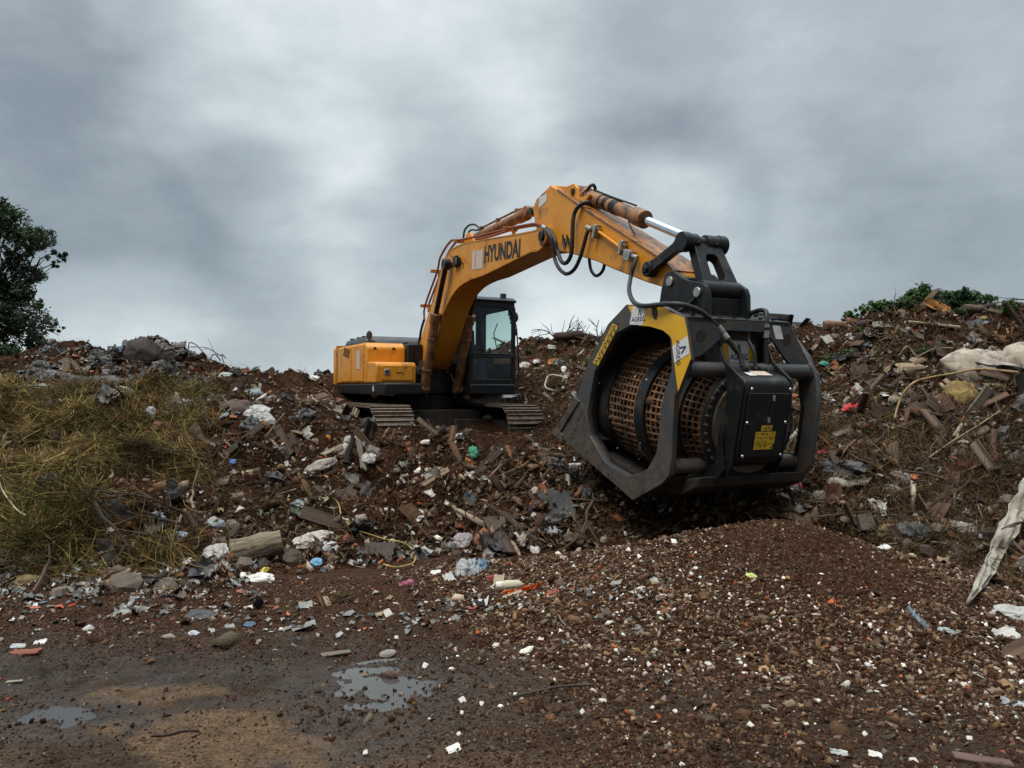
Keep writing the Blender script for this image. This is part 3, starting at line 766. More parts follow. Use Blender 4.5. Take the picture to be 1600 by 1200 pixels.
# stick ---------------------------------------------------------------
SP = [P2(832, 326, -.18), P2(838, 311, -.18), P2(860, 289, -.18), P2(872, 296, -.18), P2(914, 326, -.18), P2(1034, 404, -.18), P2(1054, 424, -.18), P2(1060, 440, -.18), P2(1053, 450, -.18),
      P2(1040, 450, -.18), P2(1010, 441, -.18), P2(957, 420, -.18), P2(931, 408, -.18), P2(895, 397, -.18), P2(868, 392, -.18), P2(852, 384, -.18), P2(842, 374, -.18), P2(836, 350, -.18)]
m = MB(); m.prism(SP, -.18, .18); st = m.build('stick', 'orange', EX, .014)
# the worn upper plate, a few millimetres proud
m = MB(); l = [SP[3], SP[4], SP[5], SP[6]]
for (a, b) in zip(l[:-1], l[1:]):
    dx, dz = b[0] - a[0], b[1] - a[1]; ln = math.hypot(dx, dz); nx, nz = -dz / ln, dx / ln
    if nz < 0: nx, nz = -nx, -nz
    m.add([(a[0] + nx * .012, -.195, a[1] + nz * .012), (b[0] + nx * .012, -.195, b[1] + nz * .012), (b[0] + nx * .012, .195, b[1] + nz * .012), (a[0] + nx * .012, .195, a[1] + nz * .012),
           (a[0] - nx * .01, -.195, a[1] - nz * .01), (b[0] - nx * .01, -.195, b[1] - nz * .01), (b[0] - nx * .01, .195, b[1] - nz * .01), (a[0] - nx * .01, .195, a[1] - nz * .01)],
          [(0, 1, 2, 3), (7, 6, 5, 4), (0, 4, 5, 1), (2, 6, 7, 3), (1, 5, 6, 2), (0, 3, 7, 4)])
m.build('top_plate', 'armtop', st, .004)
m = MB(); q1 = P2(899, 300, -.09)
for y_ in (-.10, .10):
    m.prism([SP[2], (q1[0] - .18, q1[1] + .10), (q1[0], q1[1] + .11), (q1[0] + .10, q1[1] + .03), (q1[0] + .13, q1[1] - .10), (q1[0] + .42, SP[4][1] + .18), (q1[0] + .3, SP[4][1] + .1), (SP[2][0] + .1, SP[2][1] - .15)], y_ - .022, y_ + .022)
m.prism([SP[2], (q1[0] - .18, q1[1] + .09), (q1[0] - .05, q1[1] - .02), (q1[0] - .1, q1[1] - .2), (SP[2][0] + .05, SP[2][1] - .1)], -.09, .09)
m.build('cylinder_bracket', 'orange', st, .006)
m = MB(); m.cyl((q1[0], -.14, q1[1]), (q1[0], .14, q1[1]), .045, 16); q = P(831, 330, -.17); m.cyl((q.x, -.2, q.z), (q.x, .2, q.z), .05, 16); m.build('pin', 'black', st)
m = MB(); q0, q2 = P(841, 304, -.182), P(854, 321, -.182)
k = [P(842, 309, -.1835), P(854, 302, -.1835), P(854, 314, -.1835), P(842, 325, -.1835)]; m.add(k, [(0, 1, 2, 3)]); m.build('sticker', 'white', st, 0, 0, .002)
m = MB()
for i in range(7):
    a = P(878 + i * 2.2, 366 + (i % 3) * 5, -.184); m.add([a, a + Vector((.05, 0, -.02)), a + Vector((.02, 0, -.14 - .03 * (i % 2)))], [(0, 1, 2)])
m.build('scuff_mark', 'darkrod', st, 0, 0, .002)
m = MB()
m.tube([P(921, 357, -.215), P(933, 360, -.215), P(985, 398, -.215), P(992, 402, -.215)], .020, 8)
pp = m.build('hydraulic_pipe', 'orange', st)
m = MB()
for a, b in ((932, 362), (973, 387)): m.box(P(a, b, -.22), (.05, .09, .17), Euler((0, .3, 0)).to_matrix()); m.box(P(a + 1, b - 5, -.21), (.13, .07, .03), Euler((0, .3, 0)).to_matrix())
m.box(P(983, 399, -.24), (.13, .09, .12), Euler((0, .3, 0)).to_matrix()); m.cyl(P(988, 400, -.24), P(996, 403, -.24), .03, 12)
m.build('pipe_clamp', 'steel', pp, .006)
for rr, l in ((.027, [(852, 356, -.26), (860, 362, -.28), (867, 376, -.28), (871, 392, -.26), (877, 408, -.26), (884, 411, -.26), (891, 402, -.26), (894, 385, -.26), (895, 350, -.26), (898, 332, -.24), (906, 321, -.22), (917, 316, -.18), (921, 318, -.12)]),
              (.025, [(852, 358, -.3), (860, 368, -.32), (864, 385, -.3), (867, 405, -.28), (874, 420, -.28), (885, 428, -.28), (897, 421, -.28), (906, 404, -.27), (913, 380, -.25), (917, 365, -.24), (921, 357, -.22)]),
              (.022, [(921, 398, .22), (921, 408, .26), (924, 423, .27), (932, 431, .27), (941, 424, .27), (945, 412, .25), (946, 402, .2)]),
              (.022, [(916, 302, -.06), (921, 292, -.04), (927, 289, .0), (930, 296, .04), (926, 305, .06)]),
              (.009, [(981, 342, -.05), (986, 356, -.05), (992, 366, -.05)])):
    m = MB(); m.tube(path(l), rr, 9); m.build('hydraulic_hose', 'rubber', st)
m = MB()
for a in ((851, 356, -.27), (921, 357, -.23)): m.cyl(P(*a) + Vector((-.05, 0, .02)), P(*a) + Vector((.05, 0, -.02)), .035, 12)
m.build('fitting', 'steel', st)

# bucket cylinder, links -----------------------------------------------
a, g2, b = P(899, 300, 0), P(1005, 346, 0), P(1097, 381, 0)
a = Vector((q1[0], 0, q1[1])); d = (b - a).normalized(); n_ = Vector((-d.z, 0, d.x)); n_ = n_ if n_.z > 0 else -n_
g2 = a + d * (g2 - a).dot(d)
m = MB(); m.cyl(a + d * .10, g2, .083, 24); m.cyl(g2 - d * .16, g2 + d * .03, .108, 24); m.cyl(g2 - d * .24, g2 - d * .16, .095, 24); m.cyl(a, a + d * .16, .06, 14)
m.cyl((a.x, -.075, a.z), (a.x, .075, a.z), .09, 18); m.cyl(a + d * .14, a + d * .2, .1, 20)
bc = m.build('bucket_cylinder', 'rustcyl', EX, .006)
m = MB()
for t_ in (.36, .44, .47, .55, .58, .61): m.cyl(a.lerp(g2, t_), a.lerp(g2, t_ + .018), .092, 20)
m.tube([a.lerp(g2, .22) + n_ * .098, a.lerp(g2, .52) + n_ * .100, a.lerp(g2, .86) + n_ * .112], .012)
m.build('cable_wrap', 'black', bc)
m = MB(); m.cyl(g2, b, .052, 20); m.build('rod', 'chrome', bc)
tz = P(1097, 381, 0)
lp = P(1016, 421, -.23)
for y_ in (-.235, .235):
    A, B_ = Vector((lp.x, y_, lp.z)), Vector((tz.x, y_, tz.z)); dd = (B_ - A).normalized(); nn = Vector((-dd.z, 0, dd.x))
    m = MB(); w0 = .055
    m.prism([(A.x + nn.x * s_ * ww + dd.x * t_, A.z + nn.z * s_ * ww + dd.z * t_) for s_, ww, t_ in ((-1, .075, 0), (-1, .055, .16), (-1, .055, (B_ - A).length - .14), (-1, .10, (B_ - A).length), (1, .10, (B_ - A).length), (1, .055, (B_ - A).length - .14), (1, .055, .16), (1, .075, 0))], y_ - .035, y_ + .035)
    m.cyl((A.x, y_ - .05, A.z), (A.x, y_ + .05, A.z), .085, 20); m.cyl((B_.x, y_ - .045, B_.z), (B_.x, y_ + .045, B_.z), .105, 22); m.cyl((A.x, y_ - .08, A.z), (A.x, y_ + .08, A.z), .045, 6)
    m.build('side_link', 'black', EX, .008)
bz = P(1094, 457, -.25)
m = MB(); T = Vector((tz.x, 0, tz.z)); B_ = Vector((bz.x - .02, 0, bz.z + .03)); dd = (B_ - T)
m.cyl((T.x, -.275, T.z), (T.x, -.09, T.z), .095, 22); m.cyl((T.x, .02, T.z), (T.x, .275, T.z), .095, 22); m.cyl((T.x, -.26, T.z), (T.x, .29, T.z), .07, 18)
up_ = dd.normalized(); sd_ = Vector((up_.z, 0, -up_.x))
ln = dd.length
outer = [(-.13, .0), (-.20, ln), (.20, ln), (.13, .0)]
O_ = rrect(-.155, .185, .02, ln - .0, .04, 4); I_ = rrect(-.055, .085, .17, ln - .10, .055, 4)
wid = lambda t_: 1 + .35 * t_ / ln
m.ring([(a_ * wid(b_), b_) for a_, b_ in O_], [(a_ * wid(b_) * 1.05, b_) for a_, b_ in I_], -.055, .055, fn=lambda a_, b_, c_: T + up_ * b_ + Vector((0, a_, 0)) + sd_ * c_)
m.cyl((B_.x, -.24, B_.z), (B_.x, .24, B_.z), .10, 24)
for y_ in (-.12, .12): m.cyl((T.x + .085, y_, T.z - .01), (T.x + .105, y_, T.z - .015), .022, 8)
m.build('bucket_link', 'black', EX, .01)


# ---------------------------------------------------------------- the screening bucket (same axes as the machine, own origin under its middle)
BO = Vector((8.45, 0, .55))
BK = empty('screening_bucket', mat=XM @ Matrix.Translation(BO))
tag(BK, 'black and yellow rotary screening bucket with a rusty mesh drum held up by the excavator', 'screening bucket')


def BB(): return MB(BO)


KO = [(982, 476), (1012, 477), (1041, 479), (1070, 494), (1081, 563), (1058, 620), (1053, 719), (1050, 742), (1038, 755), (993, 780), (932, 727), (871, 674), (904, 621), (918, 577), (953, 507)]
KI = [(993, 507), (1013, 508), (1035, 514), (1051, 528), (1054, 577), (1041, 617), (1029, 708), (1015, 733), (1001, 740), (985, 743), (950, 722), (925, 680), (921, 645), (933, 580), (967, 521)]
for side in (-1, 1):
    yv = side * .80
    o2 = [P2(a, b, -.80) for a, b in KO]; i2 = [P2(a, b, -.80) for a, b in KI]
    if side > 0:                                     # the far frame bows out further at the back
        o2[3:9] = [P2(a, b, .80) for a, b in ((1222, 500), (1262, 553), (1279, 592), (1280, 640), (1268, 728), (1249, 750))]
        i2[3:9] = [P2(a, b, .80) for a, b in ((1213, 533), (1238, 572), (1253, 594), (1258, 640), (1249, 704), (1234, 724))]
    m = BB(); m.ring(o2, i2, yv - .03, yv + .03); ch = m.build('side_frame', 'grey', BK, .008)
    # inner flange round the opening and the wider outer rim, welded behind the plate
    m = BB(); cx_, cz_ = sum(p[0] for p in i2) / 15, sum(p[1] for p in i2) / 15
    o3 = [(a + (a - cx_) * .03, b + (b - cz_) * .03) for a, b in i2]
    m.ring(o3, [(a + (cx_ - a) * .004, b + (cz_ - b) * .004) for a, b in i2], yv - .06, yv - .03) if side > 0 else m.ring(o3, [(a + (cx_ - a) * .004, b + (cz_ - b) * .004) for a, b in i2], yv + .03, yv + .085)
    m.build('inner_flange', 'black', ch, .004)
    if side < 0: near_ch = ch
    # scraped, muddy lower part: a wear plate a little proud
    wp = [P2(a, b, -.80) for a, b in ((871, 674), (904, 621), (911, 627), (921, 648), (926, 682), (950, 724), (985, 745), (1003, 742), (1031, 722), (1052, 722), (1050, 743), (1038, 756), (993, 781), (932, 728))]
    m = BB(); m.prism(wp, yv + side * .031, yv + side * .036); m.build('wear_plate', 'muddy', ch, .002)
    m = BB(); m.prism([P2(a, b, -.80) for a, b in ((870, 675), (904, 620), (911, 627), (878, 680))], yv - .055, yv + .055)
    m.build('corner_tooth', 'muddy', ch, .006)
yf = -.8325
ye = [P2(a, b, yf) for a, b in ((981.5, 478), (1040, 480.5), (1047, 488), (1069, 496), (1074, 520), (1079.5, 560), (1059.5, 612), (1055, 577), (1053, 560), (1050, 531), (1046, 524), (1036, 516), (1014, 509.5), (998, 509), (988, 493))]
m = BB(); m.prism(ye, yf - .001, yf + .002); m.build('yellow_panel', 'yellow', near_ch, 0, 0)


def decal(pts, y, matn, name, par):
    m = BB(); m.prism([P2(a, b, y) for a, b in pts], y - .001, y + .001); return m.build(name, matn, par, 0, 0)


def words(txt, px, py, y, hgt, rot, par, matn='navy', sx=1.0, name='lettering'):
    vs, fs = text_mesh(txt, hgt, .0015); q = P(px, py, y); m = BB(); m.add(onside([(v[0] * sx, v[1]) for v in vs], q.x, q.z, y, rot), fs)
    return m.build(name, matn, par, 0, 0)


def peak(px, py, y, s_, rot, par):
    """the small mark over the name: an open peak with one heavy leg"""
    q = P(px, py, y); m = BB(); pl = [(-.5, -.5), (-.12, .5), (.12, .5), (.5, -.5), (.22, -.5), (.0, .12), (-.12, -.2), (-.30, -.5)]
    m.add(onside([(a * s_ * .9, b * s_) for a, b in pl], q.x, q.z, y, rot), [(0, 1, 2, 5), (2, 3, 4, 5), (0, 5, 6, 7)]); return m.build('emblem', 'navy', par, 0, 0)


s1_ = decal(((989, 479), (1010.5, 481), (1004.5, 508), (983.5, 507)), yf - .003, 'white', 'sticker', near_ch)
words('AGREG', 997.2, 499, yf - .0045, .064, math.radians(2), s1_, sx=1.08); peak(999.5, 488, yf - .0045, .065, 0, s1_)
s2_ = decal(((1050.5, 541), (1074, 525), (1077.5, 552), (1053.5, 567)), yf - .003, 'white', 'sticker', near_ch)
words('AGREG', 1059.2, 551, yf - .0045, .075, math.radians(-84), s2_, sx=.95); peak(1067.5, 545, yf - .0045, .085, math.radians(-60), s2_)
for i in range(7):
    t0, t1 = i / 7 + .006, (i + 1) / 7 - .008
    A, B_, C_, D_ = (957.5, 505), (966.5, 509.5), (934, 572), (926, 567.5)
    lp_ = lambda p, q, t: (p[0] + (q[0] - p[0]) * t, p[1] + (q[1] - p[1]) * t)
    dc = decal((lp_(A, D_, t0), lp_(B_, C_, t0), lp_(B_, C_, t1), lp_(A, D_, t1)), yf - .002, 'decal', 'warning_label', near_ch)
    q0 = lp_(lp_(A, D_, (t0 + t1) / 2), lp_(B_, C_, (t0 + t1) / 2), .5); q = P(q0[0], q0[1], yf - .0035)
    m = BB(); r_ = .035
    tri = onside([(-r_, -r_ * .8), (r_, -r_ * .8), (0, r_)], q.x, q.z, yf - .0035, -.9 + .5 * (i % 3)); tri2 = onside([(-r_ * .5, -r_ * .5), (r_ * .5, -r_ * .5), (0, r_ * .4)], q.x, q.z, yf - .0035, -.9 + .5 * (i % 3))
    m.add(tri + tri2, [(0, 1, 4, 3), (1, 2, 5, 4), (2, 0, 3, 5)])
    for k in range(3):
        a = onside([(-.035 + .01 * k, .05 + .012 * k), (.03, .05 + .012 * k), (.03, .055 + .012 * k), (-.035 + .01 * k, .055 + .012 * k)], q.x, q.z, yf - .0035, -1.1); m.add(a, [(0, 1, 2, 3)])
    m.build('pictogram', 'print', dc, 0, 0)
# round holes in the near frame, dark boss
m = BB(); q = P(1023, 486, yf); m.prism([(q.x + .065 * math.cos(t) * .7 - .02 * math.sin(t), q.z + .085 * math.sin(t)) for t in np.linspace(0, 2 * math.pi, 16, endpoint=False)], yf - .004, yf); m.build('sight_hole', 'black', near_ch, .004)
m = BB()
for a, b in ((897, 671), (903, 655), (896, 684), (917, 705), (950, 740), (1000, 700)): q = P(a, b, -.84); m.cyl((q.x, -.842, q.z), (q.x, -.835, q.z), .016, 10)
m.build('bolt', 'trackdark', near_ch)

# the top beam, between the two frames
ux = P(1071, 494, -.8).x; zt = P(1071, 494, -.8).z; zt2 = P(982, 476, -.8).z
bt_ = BB(); sl = (zt2 - zt) / (ux - 8.31)
bt_.prism([(8.36, zt2 - .03), (ux - .02, zt - .0), (ux - .02, zt - .05), (8.36, zt2 - .09)], -.77, .50)
bt_.prism([(8.36, zt2 - .031), (8.80, zt2 - .08), (8.80, zt2 - .13), (8.36, zt2 - .091)], .503, .768)
top = bt_.build('top_plate', 'black', BK, .006)
m = BB()
for side in (-1, 1):
    yy_ = lambda v: side * v
    gus = [(.77, zt - .01), (.30, zt - .01), (.30, zt - .15), (.40, zt - .22), (.56, zt - .34), (.66, zt - .38), (.77, zt - .30)]
    hole = [(.60 + .06 * math.cos(t), zt - .165 + .075 * math.sin(t)) for t in np.linspace(0, 2 * math.pi, 7, endpoint=False)]
    if side < 0:
        m.prism([(yy_(a), b) for a, b in gus], ux - .05, ux - .02, fn=lambda a, b, c: (c, a, b))
    else:
        m.prism([(.50, zt - .01), (.24, zt - .01), (.24, zt - .15), (.32, zt - .22), (.46, zt - .36), (.60, zt - .46), (.74, zt - .47), (.77, zt - .38)], ux - .05, ux - .02, fn=lambda a, b, c: (c, a, b))
m.box((ux - .035, -.03, zt - .06), (.03, .55, .10))
m.build('beam_web', 'grey', top, .004)
m = BB()
for yo_ in (-.60, .47): m.cyl((ux - .022, yo_, zt - .17), (ux - .016, yo_, zt - .17), .055, 18)
m.build('round_opening', 'trackdark', top)
m = BB()
for i in range(7):
    for sd_ in (0, 1):
        u_ = ux - .07 - .24 * sd_; m.cyl((u_, -.66 + i * .165, zt + (ux - u_) * sl + .0), (u_, -.66 + i * .165, zt + (ux - u_) * sl + .022), .022, 6)
m.build('bolt', 'black', top)
m = BB(); k = [(ux - .0165, .27, zt - .04), (ux - .0165, .37, zt - .04), (ux - .0165, .42, zt - .17), (ux - .0165, .32, zt - .17)]; m.add(k, [(0, 1, 2, 3)]); m.build('sticker', 'white', top, 0, 0, .002)

# hinge bracket
near = [(1031, 478), (1036, 452), (1041, 430), (1047, 424), (1055, 424), (1064, 431), (1076, 438), (1098, 441), (1106, 447), (1109, 458), (1110, 494), (1090, 492)]
hb = [P2(a, b, -.25) for a, b in near]
hb[0] = (hb[0][0], zt2 - .06); hb[-2] = (hb[-2][0], zt); hb[-1] = (hb[-1][0], zt + .02)
m = BB()
for y_ in (-.25, .25): m.prism(hb, y_ - .025, y_ + .025)
p1, p2 = P(1051, 440, -.25), P(1094, 457, -.25)
m.box((p2.x + .05, 0, (p2.z + zt) / 2 - .02), (.04, .48, (p2.z - zt) * .8)); m.box(((p1.x + p2.x) / 2 - .1, 0, zt + .12), (.6, .46, .22))
for y_ in (-.45, .45):
    m.prism([(p1.x - .1, zt2 - .06), (p1.x + .06, p1.z - .10), (p1.x + .16, zt2 - .06)], min(y_, y_ * .55), max(y_, y_ * .55), fn=lambda a, b, c: (a, c, b)) if False else None
hb_o = m.build('hinge_bracket', 'black', BK, .008)
m = BB()
for y_ in (-1, 1):
    for p in (p1, p2): m.cyl((p.x, y_ * .274, p.z), (p.x, y_ * .300, p.z), .052, 20)
m.build('pin_cap', 'steel', hb_o, .006)
m = BB(); m.cyl((p1.x, -.27, p1.z), (p1.x, .27, p1.z), .06, 18); m.cyl((p2.x, -.27, p2.z), (p2.x, .27, p2.z), .06, 18); m.build('pin', 'black', hb_o)
m = BB()
for y_ in (-.25, .25):
    sgn = -1 if y_ < 0 else 1
    for u_ in (p1.x - .02, p2.x - .05):
        m.add([(u_ - .012, y_ + sgn * .02, p1.z - .18), (u_ - .012, y_ + sgn * .26, zt + .05), (u_ - .012, y_ + sgn * .02, zt + .03), (u_ + .012, y_ + sgn * .02, p1.z - .18), (u_ + .012, y_ + sgn * .26, zt + .05), (u_ + .012, y_ + sgn * .02, zt + .03)],
              [(0, 1, 2), (5, 4, 3), (0, 3, 4, 1), (1, 4, 5, 2), (2, 5, 3, 0)])
m.build('gusset', 'black', hb_o)

# cross tubes
ut, ztb = P(1072, 577, -.8).x, P(1072, 577, -.8).z
ul, zlb = P(1050, 731, -.8).x, P(1050, 731, -.8).z
for nm, u_, z_, r_ in (('cross_tube', ut - .06, ztb, .072), ('cross_tube', ul - .07, zlb, .072)):
    m = BB(); m.cyl((u_, -.775, z_), (u_, .775, z_), r_, 26)
    for y_ in (-.76, .74): m.cyl((u_, y_, z_), (u_, y_ + .02, z_), r_ + .014, 26)
    m.build(nm, 'grey' if z_ > 1.5 else 'muddy', BK)

# rotary drum: tapering mesh bands between solid rings
DA = Vector((7.78, 0, 1.49)); ta = math.radians(4); DD = Vector((math.cos(ta), 0, -math.sin(ta))); DU = Vector((math.sin(ta), 0, math.cos(ta))); DY = Vector((0, 1, 0))


def dp(s_, r_, a): return DA + DD * s_ + DY * (r_ * math.cos(a)) + DU * (r_ * math.sin(a))


def drad(s_): return float(np.interp(s_, [-.5, -.1, .0, .55, 1.1, 1.45, 1.6], [.73, .68, .66, .655, .59, .50, .46]))


def shell(mb, s0_, s1_, dr0, dr1, n=72):
    """closed ring wall from s0 to s1"""
    vs = []; fs = []
    for (s_, r_) in ((s0_, drad(s0_) + dr1), (s1_, drad(s1_) + dr1), (s1_, drad(s1_) + dr0), (s0_, drad(s0_) + dr0)):
        vs += [dp(s_, r_, 2 * math.pi * i / n) for i in range(n)]
    for q in range(4):
        for i in range(n): fs.append((q * n + i, q * n + (i + 1) % n, ((q + 1) % 4) * n + (i + 1) % n, ((q + 1) % 4) * n + i))
    mb.add(vs, fs)


m = BB(); shell(m, -.42, 0, -.012, .012); drum = m.build('drum_collar', 'innersteel', BK)
m = BB()
shell(m, -.02, .02, -.02, .03); drum2 = m.build('drum', 'black', BK)
for s0_, s1_ in ((.53, .66), (1.06, 1.14), (1.40, 1.45)):
    m = BB(); shell(m, s0_, s1_, -.03, .045); m.build('drum_ring', 'black', drum2)
    m = BB(); shell(m, s0_ - .008, s0_, .0, .047); m.build('ring_edge', 'muddy', drum2)
for b_, (s0_, s1_) in enumerate(((.02, .53), (.66, 1.06), (1.14, 1.40))):
    m = BB(); nc = 56; ns = max(3, int(round((s1_ - s0_) / .066)))
    for i in range(ns + 1):
        s_ = s0_ + (s1_ - s0_) * i / ns; wob = .004 * math.sin(i * 2.1)
        shell(m, s_ - .006, s_ + .006, -.010 + wob, .006 + wob, 62)
    for j in range(nc):
        a0 = 2 * math.pi * j / nc; da = .0085 / .66
        vs = []
        for i in range(ns + 1):
            s_ = s0_ + (s1_ - s0_) * i / ns
            for rr in (-.006, .009):
                for aa in (-da, da): vs.append(dp(s_, drad(s_) + rr, a0 + aa))
        fs = []
        for i in range(ns):
            k = i * 4
            fs += [(k, k + 1, k + 5, k + 4), (k + 2, k + 6, k + 7, k + 3), (k, k + 4, k + 6, k + 2), (k + 1, k + 3, k + 7, k + 5)]
        m.add(vs, fs)
    m.build('mesh_screen', 'rust', drum2, 0, 0)
m = BB(); vs = [dp(1.45, .47, 2 * math.pi * i / 48) for i in range(48)] + [dp(1.48, .47, 2 * math.pi * i / 48) for i in range(48)]
m.add(vs, [tuple(range(48)), tuple(range(95, 47, -1))] + [(i, (i + 1) % 48, 48 + (i + 1) % 48, 48 + i) for i in range(48)])
for i in range(40):
    a = 2 * math.pi * i / 40; m.cyl(dp(1.43, .535, a), dp(1.46, .535, a), .018, 5)
m.build('drum_end', 'muddy', drum2)
# rubble still lying in the drum
n_ = 3600; a = rng.uniform(-3.9, -.4, n_) - .1; s_ = rng.uniform(-.1, 1.35, n_); rr = np.array([drad(q) for q in s_]) - .02 - rng.exponential(.05, n_)
pts = np.array([dp(float(q), float(r_), float(w_)) for q, r_, w_ in zip(s_, rr, a)]) - np.array(BO)
CH_F = [(3, 2, 1, 0), (4, 5, 6, 7), (0, 1, 5, 4), (1, 2, 6, 5), (2, 3, 7, 6), (3, 0, 4, 7)]
CUBE = np.array([(x, y, z) for z in (-1, 1) for x, y in ((-1, -1), (1, -1), (1, 1), (-1, 1))], float) * .5


def rand_rot(n, flat=0.0, nrm=None, r=None):
    r = r or rng
    q = r.normal(size=(n, 4)); q /= np.linalg.norm(q, axis=1)[:, None]; w_, x, y, z = q.T
    return np.stack([np.stack([1 - 2 * (y * y + z * z), 2 * (x * y - z * w_), 2 * (x * z + y * w_)], -1), np.stack([2 * (x * y + z * w_), 1 - 2 * (x * x + z * z), 2 * (y * z - x * w_)], -1),
                     np.stack([2 * (x * z - y * w_), 2 * (y * z + x * w_), 1 - 2 * (x * x + y * y)], -1)], 1)


def frame_rot(nrm, spread, r=None):
    """rotations whose z axis leans about nrm, random spin"""
    r = r or rng
    n = len(nrm); z = nrm + r.normal(size=(n, 3)) * spread; z /= np.linalg.norm(z, axis=1)[:, None]
    x = np.cross(z, r.normal(size=(n, 3))); x /= np.linalg.norm(x, axis=1)[:, None]; y = np.cross(z, x)
    return np.stack([x, y, z], -1)


PAL = np.array([[.040, .0185, .010], [.076, .040, .023], [.15, .085, .048], [.115, .085, .062], [.22, .17, .125], [.36, .295, .23], [.72, .68, .61], [.34, .085, .035], [.48, .16, .04], [.05, .075, .09], [.29, .18, .10]])


def pal(n, wts, r=None, jit=.3):
    r = r or rng
    wts = np.array(wts, float); i = r.choice(len(PAL), n, p=wts / wts.sum()); return PAL[i] * r.uniform(1 - jit, 1 + jit, (n, 1)) * r.uniform(.93, 1.07, (n, 3))


def chips(name, pos, size, flat, rot, cols, mat, jit=.34):
    n = len(pos); d = np.stack([size * rng.uniform(.7, 1.4, n), size * rng.uniform(.5, 1.0, n), size * rng.uniform(*flat, n)], -1)
    v = CUBE[None] + rng.normal(size=(n, 8, 3)) * jit * .5; v[:, 4:, :2] *= rng.uniform(.35, 1, (n, 1, 1)); v = v * d[:, None]
    v = np.einsum('nij,nkj->nki', rot, v) + pos[:, None]
    return raw_mesh(name, v, 8, CH_F, cols, mat)


chip_m = attr_mat('stone_and_chip', .88, 60, .35, .003, .12)
o = chips('screened_rubble', pts, rng.lognormal(-3.35, .4, n_), (.2, .6), rand_rot(n_), pal(n_, [7, 6, 5, 3, 2, 1.2, .6, 1, .2, 0, 2]), chip_m)
o.parent = BK; o['kind'] = 'stuff'
m = BB()
vs = []; fs = []; ks, ka = 16, 18
for i in range(ks + 1):
    for j in range(ka + 1):
        s_ = -.15 + 1.55 * i / ks; a = -3.7 + 3.4 * j / ka; r_ = drad(s_) - .035 - .16 * math.sin(math.pi * j / ka) * (1 + .4 * math.sin(i * 1.7 + j)); vs.append(dp(s_, r_, a))
for i in range(ks):
    for j in range(ka): k = i * (ka + 1) + j; fs.append((k, k + 1, k + ka + 2, k + ka + 1))
m.add(vs, fs); o = m.build('soil_load', 'innersteel', BK)

# belly plate under the drum, from cutting lip to heel
lip, heel = P(871, 674, -.8), P(993, 780, -.8)
bp_ = [(lip.x + .03, lip.z + .03), (lip.x - .02, lip.z - .005), (heel.x, heel.z + .01), (P(1045, 750, -.8).x, P(1045, 750, -.8).z + .0), (P(1045, 750, -.8).x + .02, P(1045, 750, -.8).z + .03), (heel.x - .01, heel.z + .06)]
m = BB(); m.prism(bp_, -.77, .77); be = m.build('belly_plate', 'innersteel', BK, .004)
m = BB(); m.prism([(lip.x - .05, lip.z - .02), (lip.x + .10, lip.z + .04), (lip.x + .22, lip.z - .02), (lip.x + .22, lip.z - .10)], -.86, .86); m.build('cutting_edge', 'muddy', be, .004)
m = BB(); m.prism([(7.55, 1.02), (7.05, 1.30), (7.15, 1.42), (7.62, 1.06)], -.7, .7); m.build('inner_lip', 'innersteel', be)
# upper shroud behind the opening
m = BB(); m.prism([(8.30, zt2 - .05), (7.62, 1.95), (7.28, 1.52), (7.25, 1.58), (7.58, 2.0), (8.26, zt2 - .01)], -.77, .77); m.build('mouth_shroud', 'black', BK, .004)

# drive housing between the cross tubes
HP = [(8.90, 2.18), (9.03, 2.24), (9.10, 2.20), (9.23, 1.98), (9.46, 1.83), (9.48, 1.76), (9.38, 1.05), (9.33, .95), (9.12, .84), (8.98, .86), (8.98, 1.9)]
m = BB()
for y_ in (-.34, .34): m.prism(HP, y_ - .012, y_ + .012)
dh = m.build('drive_housing', 'black', BK, .004)
hq = [(-.345, 2.215), (-.21, 2.315), (.21, 2.325), (.345, 2.225), (.33, 2.205), (.20, 2.30), (-.20, 2.29), (-.33, 2.195)]
m = BB(); m.prism(hq, 8.86, 9.13, fn=lambda a, b, c: (c, a, b)); m.build('hood_plate', 'grey', dh, .003)
m = BB(); m.box((9.02, 0, 2.06), (.02, .65, .46)); bkp = m.build('back_panel', 'grey', dh, .003)
m = BB(); m.prism([(9.02, 1.84), (9.25, 1.90), (9.42, 1.845), (9.475, 1.80), (9.485, 1.74), (9.40, 1.12), (9.37, 1.04), (9.28, 1.0), (9.02, .98)], -.315, .315)
cv = m.build('cover', 'black', dh, .022)
m = BB(); m.prism([(9.485, 1.70), (9.507, 1.70), (9.425, 1.10), (9.403, 1.10)], -.28, .28); pn = m.build('access_panel', 'black', cv, .006)
m = BB()
sx0 = Vector((9.507, 0, 1.70)); sx1 = Vector((9.425, 0, 1.10))
for t_ in (-.06, .46, .98):
    for y_ in (-.265, .265):
        q = sx0.lerp(sx1, t_) + Vector((.004, y_, 0)); m.sphere(q, .018, 6, 0, (.6, 1, 1))
m.build('bolt', 'chrome', pn)
m = BB()
for t_ in (.08, .42): q = sx0.lerp(sx1, t_) + Vector((.005, .06 - .04 * t_ * 2, 0)); m.box(q, (.012, .035, .055))
m.build('catch', 'steel', pn, .003)
m = BB(); m.tube([sx0.lerp(sx1, .12) + Vector((.006, .055, 0)), sx0.lerp(sx1, .38) + Vector((.006, .03, 0))], .006); m.build('strap', 'rubber', pn)
nrm_ = Vector((.6, 0, -.082)).cross(Vector((0, 1, 0)))


def face_pt(t_, y_, off=.003): q = sx0.lerp(sx1, t_); return Vector((q.x + off, y_, q.z))


